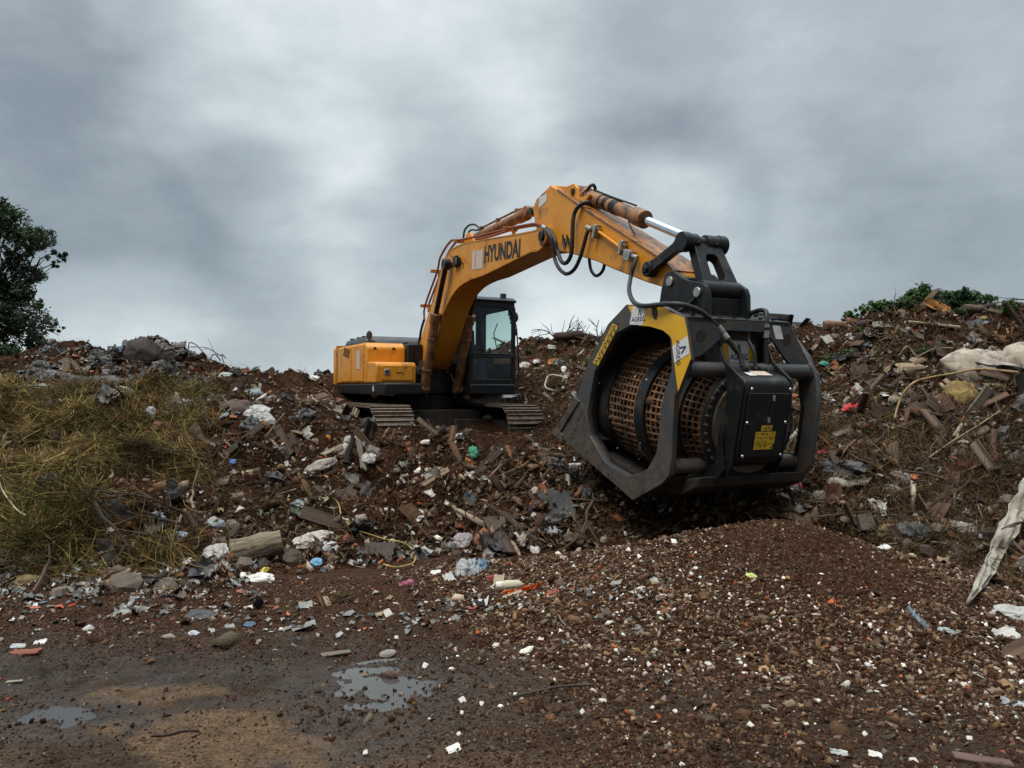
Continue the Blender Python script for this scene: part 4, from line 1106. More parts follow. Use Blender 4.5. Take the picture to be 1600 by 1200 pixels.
for (t0, t1, y0, y1) in ((.50, .585, -.06, .09), (.60, .69, -.13, .15), (.70, .79, -.13, .15), (.80, .88, -.13, .13)):
    m = BB(); m.add([face_pt(t0, y0), face_pt(t0, y1), face_pt(t1, y1), face_pt(t1, y0)], [(0, 3, 2, 1)]); dc = m.build('warning_label', 'decal', pn, 0, 0, .001)
    m = BB(); rr = random.Random(int(t0 * 100))
    for i in range(9):
        a_ = rr.uniform(t0 + .008, t1 - .025); b_ = rr.uniform(y0 + .01, y1 - .04); m.add([face_pt(a_, b_, .005), face_pt(a_, b_ + rr.uniform(.01, .05), .005), face_pt(a_ + rr.uniform(.006, .02), b_ + .03, .005)], [(0, 1, 2)])
    m.build('pictogram', 'print', dc, 0, 0)
# recess stickers, on the back panel (seen from ahead: y runs to the right)
m = BB(); m.add([(9.031, -.20, 1.98), (9.031, .27, 1.98), (9.031, .27, 2.15), (9.031, -.20, 2.15)], [(0, 1, 2, 3)]); yb = m.build('yellow_panel', 'yellow', bkp, 0, 0)
m = BB(); m.add([(9.034, -.09, 1.93), (9.034, .20, 1.93), (9.034, .16, 2.18), (9.034, -.13, 2.18)], [(0, 1, 2, 3)]); s3_ = m.build('sticker', 'white', yb, 0, 0)
vs, fs = text_mesh('AGREG', .082, .0015)
m = BB(); m.add([(9.036, .045 + v[0] * 1.0, 2.02 + v[1]) for v in vs], fs); m.build('lettering', 'navy', s3_, 0, 0)
m = BB(); pl = [(-.5, -.5), (-.12, .5), (.12, .5), (.5, -.5), (.22, -.5), (.0, .12), (-.12, -.2), (-.30, -.5)]
m.add([(9.036, .03 + a * .08, 2.105 + b * .08) for a, b in pl], [(0, 1, 2, 5), (2, 3, 4, 5), (0, 5, 6, 7)]); m.build('emblem', 'navy', s3_, 0, 0)
m = BB(); m.add([(9.031, .12, 2.20), (9.031, .19, 2.20), (9.031, .19, 2.26), (9.031, .12, 2.26)], [(0, 1, 2, 3)]); m.build('warning_label', 'decal', bkp, 0, 0)
shf = lambda u_, y_: (u_, y_, float(np.interp(u_, [9.25, 9.42, 9.475], [1.903, 1.85, 1.805])))
for nm, mt, (u0, u1, y0, y1) in (('data_plate', 'fadedwhite', (9.29, 9.40, -.08, .14)), ('sticker', 'white', (9.33, 9.41, -.19, -.09))):
    m = BB(); m.add([Vector(shf(u0, y0)) + Vector((0, 0, .004)), Vector(shf(u1, y0)) + Vector((0, 0, .004)), Vector(shf(u1, y1)) + Vector((0, 0, .004)), Vector(shf(u0, y1)) + Vector((0, 0, .004))], [(0, 1, 2, 3)]); m.build(nm, mt, cv, 0, 0, .002)
# side skirts of the housing towards the belly
for s_ in (-1,):
    m = BB(); m.prism([(9.0, 1.7), (9.2, 1.75), (9.33, .98), (9.15, .75), (8.75, .70), (8.9, 1.0)], s_ * .40 - .012, s_ * .40 + .012); m.build('side_skirt', 'black', dh, .004)
m = BB(); m.prism([(8.7, .78), (9.22, .90), (9.20, .80), (9.0, .70), (8.7, .66)], -.60, .76); m.build('rear_skid', 'trackdark', BK, .01)

# the housing sits a little towards the near frame
def below(o):
    for c_ in o.children: yield c_; yield from below(c_)


for o in [dh] + list(below(dh)): o.data.transform(Matrix.Translation((0, -.04, 0)) @ Matrix.Diagonal((1, .88, 1, 1)))
# hoses to the drive
for rr, l in ((.024, [(995, 404, -.26), (990, 416, -.30), (985, 436, -.34), (983, 452, -.46), (986, 465, -.62), (994, 475, -.80), (1010, 478, -.87), (1040, 475, -.87), (1065, 476, -.80), (1090, 484, -.65), (1108, 497, -.5), (1122, 510, -.38)]),
              (.026, [(1137, 530, -.3), (1146, 542, -.25), (1156, 556, -.2), (1160, 573, -.2)]),
              (.017, [(1164, 520, -.0), (1170, 533, -.0), (1178, 550, .0), (1180, 573, .0)]),
              (.024, [(1150, 491, .25), (1170, 490, .27), (1186, 485, .27), (1196, 486, .24), (1198, 495, .22), (1197, 508, .2)]),
              (.024, [(1197, 528, .2), (1197, 550, .2), (1198, 573, .2)])):
    m = BB(); pts_ = [P(*q) for q in l]
    
    m.tube(smooth_path(pts_, 6), rr, 9); m.build('hydraulic_hose', 'rubber', BK)
for l in ([(1122, 510, -.38), (1129, 519, -.34)], [(1130, 521, -.33), (1137, 530, -.3)], [(1162, 516, 0), (1166, 526, 0)], [(1197, 507, .2), (1197, 512, .2)], [(1197, 517, .2), (1197, 528, .2)]):
    m = BB(); m.cyl(P(*l[0]), P(*l[1]), .032 if l[0][0] != 1162 else .02, 10); m.build('fitting', 'steel', BK)

# trees ---------------------------------------------------------------------
def leaves(name, centres, n, size, cols, mat, parent, seed, aspect=.45):
    r = np.random.default_rng(seed); cs = np.array([c[:3] for c in centres]); rad = np.array([c[3] for c in centres]); wt = rad ** 2.2; wt /= wt.sum()
    # twig clusters on each clump, leaves on each cluster
    nt_ = max(40, n // 34); k = r.choice(len(cs), nt_, p=wt); d = r.normal(size=(nt_, 3)); d /= np.linalg.norm(d, axis=1)[:, None]
    tc_ = cs[k] + d * (rad[k] * r.uniform(.25, 1.05, nt_) ** .6)[:, None] * np.array([1, 1, .8]); tb = r.uniform(.6, 1.5, nt_)
    i = r.integers(0, nt_, n); p = tc_[i] + r.normal(size=(n, 3)) * (rad[k][i] * .15)[:, None]
    sz = size * r.uniform(.6, 1.4, n); R_ = frame_rot(np.tile([[0, -.2, 1.]], (n, 1)), .75, r)
    base = np.array([(-.5, 0, 0), (0, -aspect / 2, .06), (.5, 0, -.08), (0, aspect / 2, .06)]); v = np.einsum('nij,nkj->nki', R_, base[None] * sz[:, None, None]) + p[:, None]
    c = np.array(cols)[r.integers(0, len(cols), n)] * (tb[i] * r.uniform(.75, 1.25, n))[:, None]
    o = raw_mesh(name, v, 4, [(0, 1, 2, 3)], c, mat); o.parent = parent; return o


def limb(mb, a, b, r0, r1, bend=.1, seed=0):
    rr = random.Random(seed); a, b = Vector(a), Vector(b); k = 6; L_ = (b - a).length
    pts_ = [a.lerp(b, i / k) + Vector((rr.uniform(-1, 1), rr.uniform(-1, 1), rr.uniform(-1, 1))) * L_ * bend * math.sin(math.pi * i / k) * .5 for i in range(k + 1)]
    mb.tube(pts_, [r0 + (r1 - r0) * i / k for i in range(k + 1)], 7)


leafm = attr_mat('leaf', .55, 3, .15, 0, .3, trans=.25)
barkm = pmat('bark', (.045, .033, .024), (.02, .015, .012), 12, .9, 0, .01, stretch=(1, 1, .3))


def wp_(px, py, Yd): d = ray(px, py); return Vector((0, 0, CAM_H)) + d * (Yd / d.y)


def tree(name, label, cat, Yd, base, clumps, n, size, cols, seed, branches, rt=.3):
    b0 = wp_(*base, Yd); b0.z = float(z_all(b0.x, b0.y)) - .2 if b0.y < 34 else 0.0
    t = empty(name, b0); tag(t, label, cat); cl = []
    r = random.Random(seed)
    for (px, py, rp) in clumps:
        q = wp_(px, py, Yd) - b0; q.y += r.uniform(-1, 1) * rp * Yd / FPX * 1.4; cl.append((*q, rp * Yd / FPX))
        q2 = q + Vector((r.uniform(-.4, .4), 1.2 * rp * Yd / FPX * r.choice((-1, 1)), 0)); cl.append((*q2, rp * Yd / FPX * .9))
    leaves('crown', cl, n, size, cols, leafm, t, seed)
    mb = MB(); top_ = wp_(*branches[0], Yd) - b0; limb(mb, (0, 0, 0), top_, rt, rt * .5, .12, seed)
    mb.build('trunk', barkm, t)
    mb = MB()
    for i, (px, py) in enumerate(branches[1:]): limb(mb, top_ * (.55 + .4 * ((i * 37) % 10) / 10), wp_(px, py, Yd) - b0, rt * .28, rt * .04, .16, seed + i)
    for i, c in enumerate(cl[::1]): limb(mb, top_ * .7, c[:3], rt * .16, rt * .03, .2, seed + 50 + i)
    mb.build('limb', barkm, t); return t


dk = [(.042, .070, .033), (.058, .092, .042), (.028, .048, .025), (.075, .115, .05)]
tree('tree', 'tall dark leafy tree at the left edge behind the rubbish heaps', 'tree', 32, (-25, 640), [(8, 335, 24), (35, 372, 24), (60, 372, 20), (78, 400, 12), (12, 362, 20), (-20, 350, 34), (12, 405, 20), (30, 425, 24), (50, 395, 14),
     (-25, 420, 40), (5, 450, 30), (40, 455, 16), (62, 480, 10), (-20, 490, 36), (20, 490, 26), (48, 505, 16), (84, 508, 7), (80, 523, 9), (92, 515, 6), (5, 530, 26), (40, 530, 20), (60, 520, 9), (62, 535, 8), (-30, 545, 36), (25, 552, 14), (88, 412, 6)], 29000, .15, dk, 5,
     [(-22, 400), (20, 380), (55, 355), (82, 395), (40, 440), (60, 470), (88, 510), (75, 525), (45, 525), (10, 340)], .36)
gr = [(.050, .105, .028), (.065, .125, .035), (.032, .070, .022), (.085, .15, .05)]
tree('bushy_tree', 'rounded dark green tree rising highest behind the crest of the tall heap', 'tree', 21, (1445, 520), [(1412, 478, 22), (1440, 466, 20), (1425, 468, 18), (1390, 482, 16), (1460, 475, 18), (1380, 492, 12), (1440, 490, 24), (1405, 495, 18)], 10000, .10, gr, 8, [(1440, 470), (1415, 470), (1460, 468)], .12)
tree('bushy_tree', 'dense dark green tree behind the crest, with a flatter top', 'tree', 20, (1500, 520), [(1478, 470, 16), (1500, 466, 17), (1516, 472, 14), (1490, 485, 20), (1512, 488, 16), (1475, 488, 14)], 8000, .10, [(.03, .075, .022), (.04, .09, .028), (.022, .05, .018), (.055, .11, .03)], 9, [(1500, 470), (1480, 468), (1518, 474)], .12)
tree('shrub', 'small green shrub at the far side of the crest, low beside the two trees', 'shrub', 19.5, (1540, 520), [(1528, 488, 9), (1542, 480, 8), (1548, 492, 9), (1535, 496, 10)], 2200, .09, gr, 10, [(1540, 484), (1528, 486)], .05)
tree('shrub', 'small light green shrub where the heap meets the sky, left of the trees', 'shrub', 21, (1345, 520), [(1325, 492, 8), (1345, 487, 9), (1362, 480, 9), (1375, 477, 8), (1355, 495, 9), (1335, 498, 7)], 2600, .09, [(.07, .14, .03), (.06, .12, .03), (.09, .17, .04)], 11, [(1350, 484), (1330, 490), (1370, 478)], .05)
tree('shrub', 'low dark shrub beneath the tall tree at the left edge', 'shrub', 22, (5, 590), [(-5, 552, 16), (15, 548, 12), (30, 556, 12), (45, 562, 9), (8, 565, 16)], 4000, .10, [(.03, .055, .02), (.045, .075, .03)], 12, [(5, 552), (25, 552)], .06)


# ---------------------------------------------------------------- scattering on the ground
# table of what shows: for each image column, how densely each distance is seen
PXS = np.arange(-160, 1761, 20.); YS = np.arange(5.6, 21, .1)
GX = (PXS[:, None] - 800) / FPX * YS[None]; GZ = z_all(GX, np.broadcast_to(YS, GX.shape)); ROW = 620 + (CAM_H - GZ) * FPX / YS[None]
VIS = np.zeros_like(ROW); mn = np.full(len(PXS), 1e9)
for j in range(len(YS)):
    new = ROW[:, j] < mn; VIS[:, j] = np.where(new, np.minimum(mn - ROW[:, j], 25), 0); mn = np.minimum(mn, ROW[:, j])
VIS[:, 0] = VIS[:, 1]
VIS = VIS + .35
VIS = VIS * (z_bank(GX, np.broadcast_to(YS, GX.shape)) > np.maximum(z_mound(GX, np.broadcast_to(YS, GX.shape)), z_yard(GX, np.broadcast_to(YS, GX.shape))) - .015)
# nothing is strewn where the tracks stand
TRX = [(-.95, 0), (.95, 0)]


def under_machine(x, y):
    q = (x - XC.x) * _F0.x + (y - XC.y) * _F0.y; r = (x - XC.x) * AX_L.x + (y - XC.y) * AX_L.y
    return (np.abs(r) < 1.6) & (q > -2.3) & (q < 2.55)


def zone_pts(n, wfn, r=None, zf=z_all):
    """n points of the bank, spread evenly over what is seen of it, thinned by wfn(px, row, Y)"""
    r = r or rng
    W = np.maximum(VIS * wfn(np.broadcast_to(PXS[:, None], ROW.shape), ROW, np.broadcast_to(YS[None], ROW.shape)), 0); p = W.reshape(-1); p = p / p.sum()
    i = r.choice(len(p), n, p=p); a, b = i // len(YS), i % len(YS); px = PXS[a] + r.uniform(-10, 10, n); y = YS[b] + r.uniform(-.05, .05, n)
    x = (px - 800) / FPX * y; ok = ~under_machine(x, y); x, y = x[ok], y[ok]
    return np.stack([x, y, zf(x, y)], -1), px[ok]


def normal(x, y, e=.06, f=None):
    f = f or z_all; a = np.stack([f(x - e, y) - f(x + e, y), f(x, y - e) - f(x, y + e), np.full(len(x), 2 * e)], -1); return a / np.linalg.norm(a, axis=1)[:, None]


def clump(x, y, s=1.6, k=2.5, lo=.2):
    return lo + np.clip(.5 + k * fbm(x + 77, y, s, 3), 0, 1.6)


def thin(p, f):
    k = rng.random(len(p)) < f / max(1e-6, f.max()); return p[k]


def stuffo(o, label, cat): return tag(o, label, cat, kind='stuff')


def fibres(name, pos, length, rad, droop, cols, mat, dirs=None, seg=4, curl=.5, flat=False, nm=None, spread=.45):
    n = len(pos); d = rng.normal(size=(n, 3)) if dirs is None else dirs + rng.normal(size=(n, 3)) * spread
    if nm is not None: d = d - nm * ((d * nm).sum(1) * .9)[:, None]
    d /= np.linalg.norm(d, axis=1)[:, None]; side = np.cross(d, rng.normal(size=(n, 3))); side /= np.linalg.norm(side, axis=1)[:, None]
    L = (length * rng.lognormal(0, .35, n))[:, None]; cv = rng.normal(size=(n, 1)) * curl; c2 = rng.normal(size=(n, 1)) * curl * .5
    ring = []; bn = np.cross(d, side); kk = 2 if flat else 3
    for i in range(seg + 1):
        t = i / seg; c = pos + d * L * (t - .35) + side * cv * L * (t - .5) ** 2 + bn * c2 * L * (t - .5) ** 3 * 3; c[:, 2] -= (droop * L[:, 0]) * t * t
        rr = rad * (1 - .6 * t); rr = rr[:, None] if np.ndim(rr) else rr
        if flat: ring.append(np.stack([c + side * rr, c - side * rr], 1))
        else: ring.append(np.stack([c + side * rr, c - side * rr * .5 + bn * rr * .87, c - side * rr * .5 - bn * rr * .87], 1))
    v = np.concatenate(ring, 1); f = []
    for i in range(seg):
        if flat: f.append((i * 2, i * 2 + 1, i * 2 + 3, i * 2 + 2))
        else:
            for j in range(3): f.append((i * 3 + j, i * 3 + (j + 1) % 3, (i + 1) * 3 + (j + 1) % 3, (i + 1) * 3 + j))
    return raw_mesh(name, v, 0, f, cols, mat)


def flakes(name, pos, size, rot, cols, mat, g=4, crumple=.18, smooth=False):
    """little crumpled sheets"""
    n = len(pos); a = np.linspace(-.5, .5, g); gx, gy = np.meshgrid(a, a); b = np.stack([gx, gy, gx * 0], -1).reshape(-1, 3)
    v = b[None] * np.array([1, 1, 0]) * np.stack([rng.uniform(.6, 1.4, n), rng.uniform(.4, 1.0, n), np.ones(n)], -1)[:, None]
    v = v + rng.normal(size=(n, g * g, 3)) * np.array([.07, .07, crumple]); bend = rng.normal(size=(n, 1)) * .8
    v[:, :, 2] += bend * v[:, :, 0] ** 2; v = v * size[:, None, None]; v = np.einsum('nij,nkj->nki', rot, v) + pos[:, None]
    f = [(j * g + i, j * g + i + 1, (j + 1) * g + i + 1, (j + 1) * g + i) for j in range(g - 1) for i in range(g - 1)]
    return raw_mesh(name, v, 0, f, cols, mat, smooth)


woodm = attr_mat('old_wood_bits', .9, 25, .4, .004, .08); paperm = attr_mat('dirty_plastic_bits', .55, 18, .35, .002, .35); twigm = attr_mat('twig_bits', .95, 30, .4, 0, .08)
grassm = attr_mat('cut_grass_blade', .8, 8, .3, 0, .12)
ALL = lambda px, row, Y: 1.0 + 0 * px
GRASSY = lambda px, row, Y: np.clip((350 - px) / 90, 0, 1) * np.clip((row - 585) / 25, 0, 1) * np.clip((905 - row) / 18, 0, 1) + .35 * np.exp(-((px - 270) / 70) ** 2 - ((row - 610) / 22) ** 2)
BARE = lambda a, b, c: 1 - .85 * np.clip(1.2 * np.exp(-((a - 590) / 130) ** 2 - ((b - 770) / 75) ** 2), 0, 1)
# soil clods and chips all over the bank
p, _ = zone_pts(52000, ALL); p = thin(p, clump(p[:, 0], p[:, 1], 2.2, 2.0, .5)); n = len(p)
sz = rng.lognormal(-3.95, .52, n) * (.75 + p[:, 1] / 16); stuffo(chips('rubble_fragments', p, sz, (.15, .6), rand_rot(n), pal(n, [12, 10, 7, 4, 2.2, 1.2, .55, .8, .12, .04, 1.6]), chip_m), 'loose clods, stones and broken fragments covering the bank of rubbish', 'rubble')
# flat splinters and shards, lying in the soil
p, _ = zone_pts(21000, lambda a, b, c: (.5 + (a > 780) * .5 + (b < 640) * .5) * BARE(a, b, c)); p = thin(p, clump(p[:, 0], p[:, 1], 1.3, 2.5, .3)); n = len(p); nm_ = normal(p[:, 0], p[:, 1])
d = frame_rot(nm_, .5); sz = rng.lognormal(-2.95, .5, n)
v = CUBE[None] * np.stack([sz * 1.9, sz * rng.uniform(.25, .6, n), sz * rng.uniform(.08, .2, n)], -1)[:, None] * (1 + rng.normal(size=(n, 8, 3)) * .25)
v = np.einsum('nij,nkj->nki', d, v) + p[:, None] + nm_[:, None] * .01
WP = np.array([[.050, .029, .018], [.100, .059, .035], [.18, .125, .082], [.25, .19, .135], [.14, .068, .034], [.40, .32, .24], [.06, .041, .030]])
stuffo(raw_mesh('wood_splinters', v, 0, CH_F, WP[rng.choice(7, n, p=[.27, .24, .13, .06, .12, .03, .15])] * rng.uniform(.7, 1.3, (n, 1)), woodm), 'splintered wood and flat shards strewn over the bank', 'wood splinters')
# small crumpled scraps of paper and plastic
p, _ = zone_pts(4400, lambda a, b, c: BARE(a, b, c) * (.35 + (b < 660) * .8) + np.exp(-((a - 700) / 140) ** 2 - ((b - 890) / 45) ** 2) * 3 + (a < 420) * (b > 880) * 1.5 - .3 * GRASSY(a, b, c)); n = len(p); nm_ = normal(p[:, 0], p[:, 1])
PP = np.array([[.50, .49, .47], [.34, .33, .31], [.20, .19, .18], [.62, .62, .61], [.05, .05, .055], [.28, .20, .12], [.12, .20, .30], [.42, .10, .05], [.10, .065, .045]])
stuffo(flakes('litter_scraps', p + nm_ * .02, rng.lognormal(-3.05, .45, n), frame_rot(nm_, .6), PP[rng.choice(9, n, p=[.11, .16, .20, .035, .16, .13, .008, .01, .187])] * rng.uniform(.6, 1.15, (n, 1)), paperm), 'small crumpled scraps of paper and plastic film scattered over the bank', 'litter')
# twigs, roots and fibres
p, _ = zone_pts(46000, lambda a, b, c: .30 + (a > 400) * (a < 820) * (b > 650) * .35 + (a > 1150) * 1.0 + (a > 820) * (b > 650) * .6 + (b < 640) * .4 + GRASSY(a, b, c) * .5); p = thin(p, clump(p[:, 0], p[:, 1], 1.1, 3.5, .2)); n = len(p); nm_ = normal(p[:, 0], p[:, 1])
TP = np.array([[.065, .037, .022], [.12, .074, .042], [.20, .14, .085], [.030, .019, .013], [.30, .225, .14]])
dirs = np.stack([rng.normal(size=n), rng.normal(size=n) * .6, rng.normal(size=n) * .5], -1); dirs -= nm_ * (dirs * nm_).sum(1)[:, None] * .7
stuffo(fibres('twigs_and_roots', p + nm_ * .02, np.full(n, .26), rng.uniform(.0014, .0045, n), .22, TP[rng.choice(5, n, p=[.30, .29, .15, .19, .07])] * rng.uniform(.7, 1.3, (n, 1)), twigm, dirs, 5, .9), 'thin broken twigs, roots and dry stalks tangled over the slope', 'twigs')
# cut grass and straw on the left
p, _ = zone_pts(64000, GRASSY); ok = rng.random(len(p)) < np.clip(.36 + 4.6 * fbm(p[:, 0] + 5, p[:, 1], 1.35, 3), .02, 1); p = p[ok]; n = len(p); nm_ = normal(p[:, 0], p[:, 1])
fld = fbm(p[:, 0], p[:, 1], .9, 2) * 9; dn = np.stack([np.cos(fld * .7), -.25 - .3 * np.abs(np.sin(fld)), -.35 * np.abs(np.sin(fld))], -1)
GP = np.array([[.155, .130, .036], [.28, .205, .070], [.075, .095, .024], [.145, .085, .032], [.065, .038, .018], [.40, .31, .13]])
ci = rng.choice(6, n, p=[.20, .17, .16, .26, .14, .07]); gz_ = fbm(p[:, 0] + 50, p[:, 1], 1.1, 2); ci = np.where((gz_ < -.02) & (rng.random(n) < .6), rng.choice([3, 4], n), ci)
lift = rng.uniform(0, .06, n) + .08 * np.clip(fbm(p[:, 0], p[:, 1] + 60, 2.5, 2) * 3, 0, 1)
stuffo(fibres('cut_grass', p + nm_ * lift[:, None], np.full(n, .40), rng.uniform(.0017, .0048, n), .10, GP[ci] * (rng.uniform(.65, 1.25, (n, 1)) * np.clip(1 + 1.6 * fbm(p[:, 0] - 9, p[:, 1], 2.2, 2), .5, 1.6)[:, None]), grassm, dn, 5, .8, True, nm_, .55), 'yellow-green cut grass and straw dumped in heaps over the left bank', 'cut grass')
# straw tufts here and there on the right and by the machine
p, _ = zone_pts(15000, lambda a, b, c: .06 + (a > 1150) * .12 + np.exp(-((a - 860) / 45) ** 2 - ((b - 590) / 40) ** 2) * 2 + np.exp(-((a - 340) / 90) ** 2 - ((b - 600) / 14) ** 2) + .6 * np.exp(-((a - 1330) / 90) ** 2 - ((b - 700) / 50) ** 2) + .5 * np.exp(-((a - 1500) / 60) ** 2 - ((b - 790) / 40) ** 2)); n = len(p); nm_ = normal(p[:, 0], p[:, 1])
stuffo(fibres('dry_straw', p + nm_ * rng.uniform(0, .10, (n, 1)), np.full(n, .24), rng.uniform(.0015, .0035, n), .3, np.array([[.13, .09, .04], [.09, .055, .028], [.19, .14, .07]])[rng.integers(0, 3, n)] * rng.uniform(.6, 1.2, (n, 1)), grassm, None, 4, 1.0, True), 'matted dry brown straw in tufts beside the machine and on the right bank', 'straw')


# apron of stone chips over the mound and the yard
def mound_pts(n, fn):
    x = rng.uniform(-1.6, 5.6, n); y = rng.uniform(3.2, 7.6, n); k = rng.random(n) < fn(x, y); x, y = x[k], y[k]; return np.stack([x, y, z_all(x, y)], -1)


def dens(x, y):
    mz = z_mound(x, y); d = np.hypot((x - MX) / 1.1, (y - MY) / 1.05) / MR
    px = 800 + FPX * x / y; row = 620 + FPX * (CAM_H - z_all(x, y)) / y
    fine = np.clip(1.25 - np.hypot((px - 1285) / 235, (row - 868 - (px - 1285) * .30) / 85), 0, 1)          # bare soil face
    band = np.clip(1.25 - np.abs(d - .72) * 1.6, .12, 1) * np.clip((row - 800) / 60, .4, 1)
    edge = np.clip((px - 600 - 190 * vnoise(y * 2 + 4, x * 2)) / 160, 0, 1) * np.clip((1120 + (px - 700) * .08 - row + 90 * vnoise(x * 2, y * 2)) / 90, .32 * np.clip((px - 640) / 250, 0, 1), 1)
    return band * edge * (1 - .93 * fine)


p = mound_pts(130000, lambda x, y: dens(x, y) * (y / 7.2)); n = len(p); nm_ = normal(p[:, 0], p[:, 1])
sz = rng.lognormal(-4.3, .45, n); stuffo(chips('stone_chips', p + nm_ * (sz * .15)[:, None], sz * 1.15, (.14, .5), frame_rot(nm_, .8), pal(n, [14, 11, 8, 5, 3.2, 2.0, 1.35, .42, .04, .03, 1.6]), chip_m), 'small stone, brick and tile chips spread over the mound and around its foot', 'stone chips')
p = mound_pts(6500, lambda x, y: dens(x, y) ** 1.3); n = len(p); nm_ = normal(p[:, 0], p[:, 1]); sz = rng.lognormal(-3.75, .33, n)
stuffo(chips('coarse_chips', p + nm_ * (sz * .2)[:, None], sz * 1.2, (.14, .45), frame_rot(nm_, .5), pal(n, [9, 8, 7, 6, 3.6, 2.6, 2.6, .6, .06, .06, 2.0]), chip_m), 'larger stone, plaster and brick pieces among the chips of the mound', 'stone chips')
# yard: loose crumbs, denser towards the foot of the bank
x = rng.uniform(-6.5, 6.5, 150000); y = rng.uniform(2.9, 6.9, 150000); row = 620 + 1934 / y; f = np.clip((1015 - row + 90 * fbm(x, y, .8, 3)) / 60, .03 + .42 * np.clip((x + .1) / .9, 0, 1), 1) * clump(x, y, 1.4, 2.5, .25)
k = (rng.random(len(x)) < f * .5) & (z_mound(x, y) < z_yard(x, y) + .05); x, y = x[k], y[k]; p = np.stack([x, y, z_all(x, y)], -1); n = len(p); nm_ = normal(x, y); sz = rng.lognormal(-4.25, .55, n)
stuffo(chips('yard_crumbs', p, sz, (.2, .6), frame_rot(nm_, .4), pal(n, [14, 10, 6, 5, 2.4, 1.1, .6, .6, .1, .03, 1]), chip_m), 'crumbs of soil and stone trodden into the wet yard', 'crumbs')
x = rng.uniform(-6, 1.2, 3000); y = rng.uniform(4.3, 6.4, 3000); row = 620 + 1934 / y; k = rng.random(len(x)) < np.clip((1010 - row) / 60, .02, 1) * clump(x, y, 1.2, 3, .1) * .55; x, y = x[k], y[k]; p = np.stack([x, y, z_all(x, y) + .012], -1); n = len(p); nm_ = normal(x, y)
stuffo(flakes('trodden_scraps', p, rng.lognormal(-3.25, .45, n), frame_rot(nm_, .25), PP[rng.choice(9, n, p=[.11, .18, .22, .03, .13, .12, .02, .02, .17])] * rng.uniform(.5, 1.05, (n, 1)), paperm, 4, .10), 'flattened scraps of plastic and board trodden in along the foot of the bank', 'litter')
# fine material falling out of the drum
n = 260; u = rng.normal(8.0, .55, n); yv = rng.normal(-.2, .45, n); zv = rng.uniform(-.1, 1.8, n)
p = np.array([(XM @ Vector((a, b, c)))[:] for a, b, c in zip(u, yv, zv)]); k = p[:, 2] > z_all(p[:, 0], p[:, 1]) + .05; p = p[k]; n = len(p)
stuffo(chips('falling_chips', p, rng.lognormal(-4.7, .5, n), (.4, .9), rand_rot(n), pal(n, [6, 4, 3, 3, 3, 3, 4, 1, 0, 0, 0]), chip_m), 'stone chips falling through the air out of the drum', 'falling chips')

# fine grit and crumbs of the soil itself, pressed into the whole yard
n = 150000; x = rng.uniform(-4.2, 5.2, n); y = 2.95 + 3.9 * rng.random(n) ** 1.25; k = (np.abs(x) < y * .78) & (rng.random(n) < clump(x, y, 2.0, 2.2, .25) * (1 - .72 * np.clip(.3 - x * 1.5, 0, 1) * np.clip((5.0 - y) * 2, 0, 1))); x, y = x[k], y[k]; n = len(x); p = np.stack([x, y, z_yard(x, y) + .001], -1)
p[:, 2] = np.maximum(p[:, 2], z_mound(x, y)); sz = rng.lognormal(-4.95, .45, n) * (1 + .5 * (x > .3))
stuffo(chips('soil_grit', p, sz, (.3, .8), rand_rot(n), pal(n, [6, 6, 2.2, 2.2, .35, .1, .03, .05, 0, 0, .2]) * .9, chip_m), 'fine brown grit and soil crumbs over the whole yard', 'grit')
n = 260; k = rng.integers(0, 2, n); q = rng.normal(size=(n, 2)) * .75; x = np.array([PUD[i][0] + PUD[i][2] * a for i, a in zip(k, q[:, 0])]); y = np.array([PUD[i][1] + PUD[i][3] * a for i, a in zip(k, q[:, 1])]); k = (x > -1.6) | (rng.random(n) < .3); x, y = x[k], y[k]; n = len(x)
stuffo(chips('puddle_clods', np.stack([x, y, z_yard(x, y) + .008], -1), rng.lognormal(-4.35, .45, n), (.4, .8), rand_rot(n), pal(n, [9, 6, 2, 2, .5, 0, 0, 0, 0, 0, 0]) * .8, chip_m), 'dark clods lying in and round the puddles', 'clods')


# ---------------------------------------------------------------- single pieces of rubbish
_mc = {}


def cm(col, kind='dull'):
    """material for one colour: dull, film (crumpled plastic) or wood, soiled in patches"""
    key = (tuple(col), kind)
    if key not in _mc:
        c = np.array(col); d = (.045, .025, .015)
        if kind == 'film': _mc[key] = pmat('soiled_plastic_film', tuple(c), tuple(c * .72), 7, .42, 0, .02, c3=tuple(c * .35 + np.array(d) * .6), s3=4, t3=(.52, .68), bscale=9)
        elif kind == 'wood': _mc[key] = pmat('weathered_wood', tuple(c), tuple(c * .5), 5, .85, 0, .006, c3=d, s3=3, t3=(.52, .66), stretch=(.6, 6, 6))
        else: _mc[key] = pmat('soiled_surface', tuple(c), tuple(c * .7), 9, .75, 0, .006, c3=tuple(c * .25 + np.array(d) * .6), s3=5, t3=(.52, .68))
    return _mc[key]


def g_board(L, w, t, r):
    m = MB(); k = 5; vs = []
    wv = [r.uniform(-.05, .05) * L * .3 for _ in range(k)]; e0, e1 = r.uniform(-.5, .5) * w, r.uniform(-.5, .5) * w
    for i in range(k):
        x = L * (i / (k - 1) - .5); ww = w * r.uniform(.9, 1.05)
        for y, z in ((-1, -1), (1, -1), (1, 1), (-1, 1)): vs.append((x + (e0 * y * .5 if i == 0 else e1 * y * .5 if i == k - 1 else 0), y * ww / 2, z * t / 2 + wv[i] * .25))
    fs = [(0, 3, 2, 1), ((k - 1) * 4, (k - 1) * 4 + 1, (k - 1) * 4 + 2, (k - 1) * 4 + 3)]
    for i in range(k - 1):
        for j in range(4): a, b = i * 4 + j, i * 4 + (j + 1) % 4; fs.append((a, b, b + 4, a + 4))
    return m.add(vs, fs)


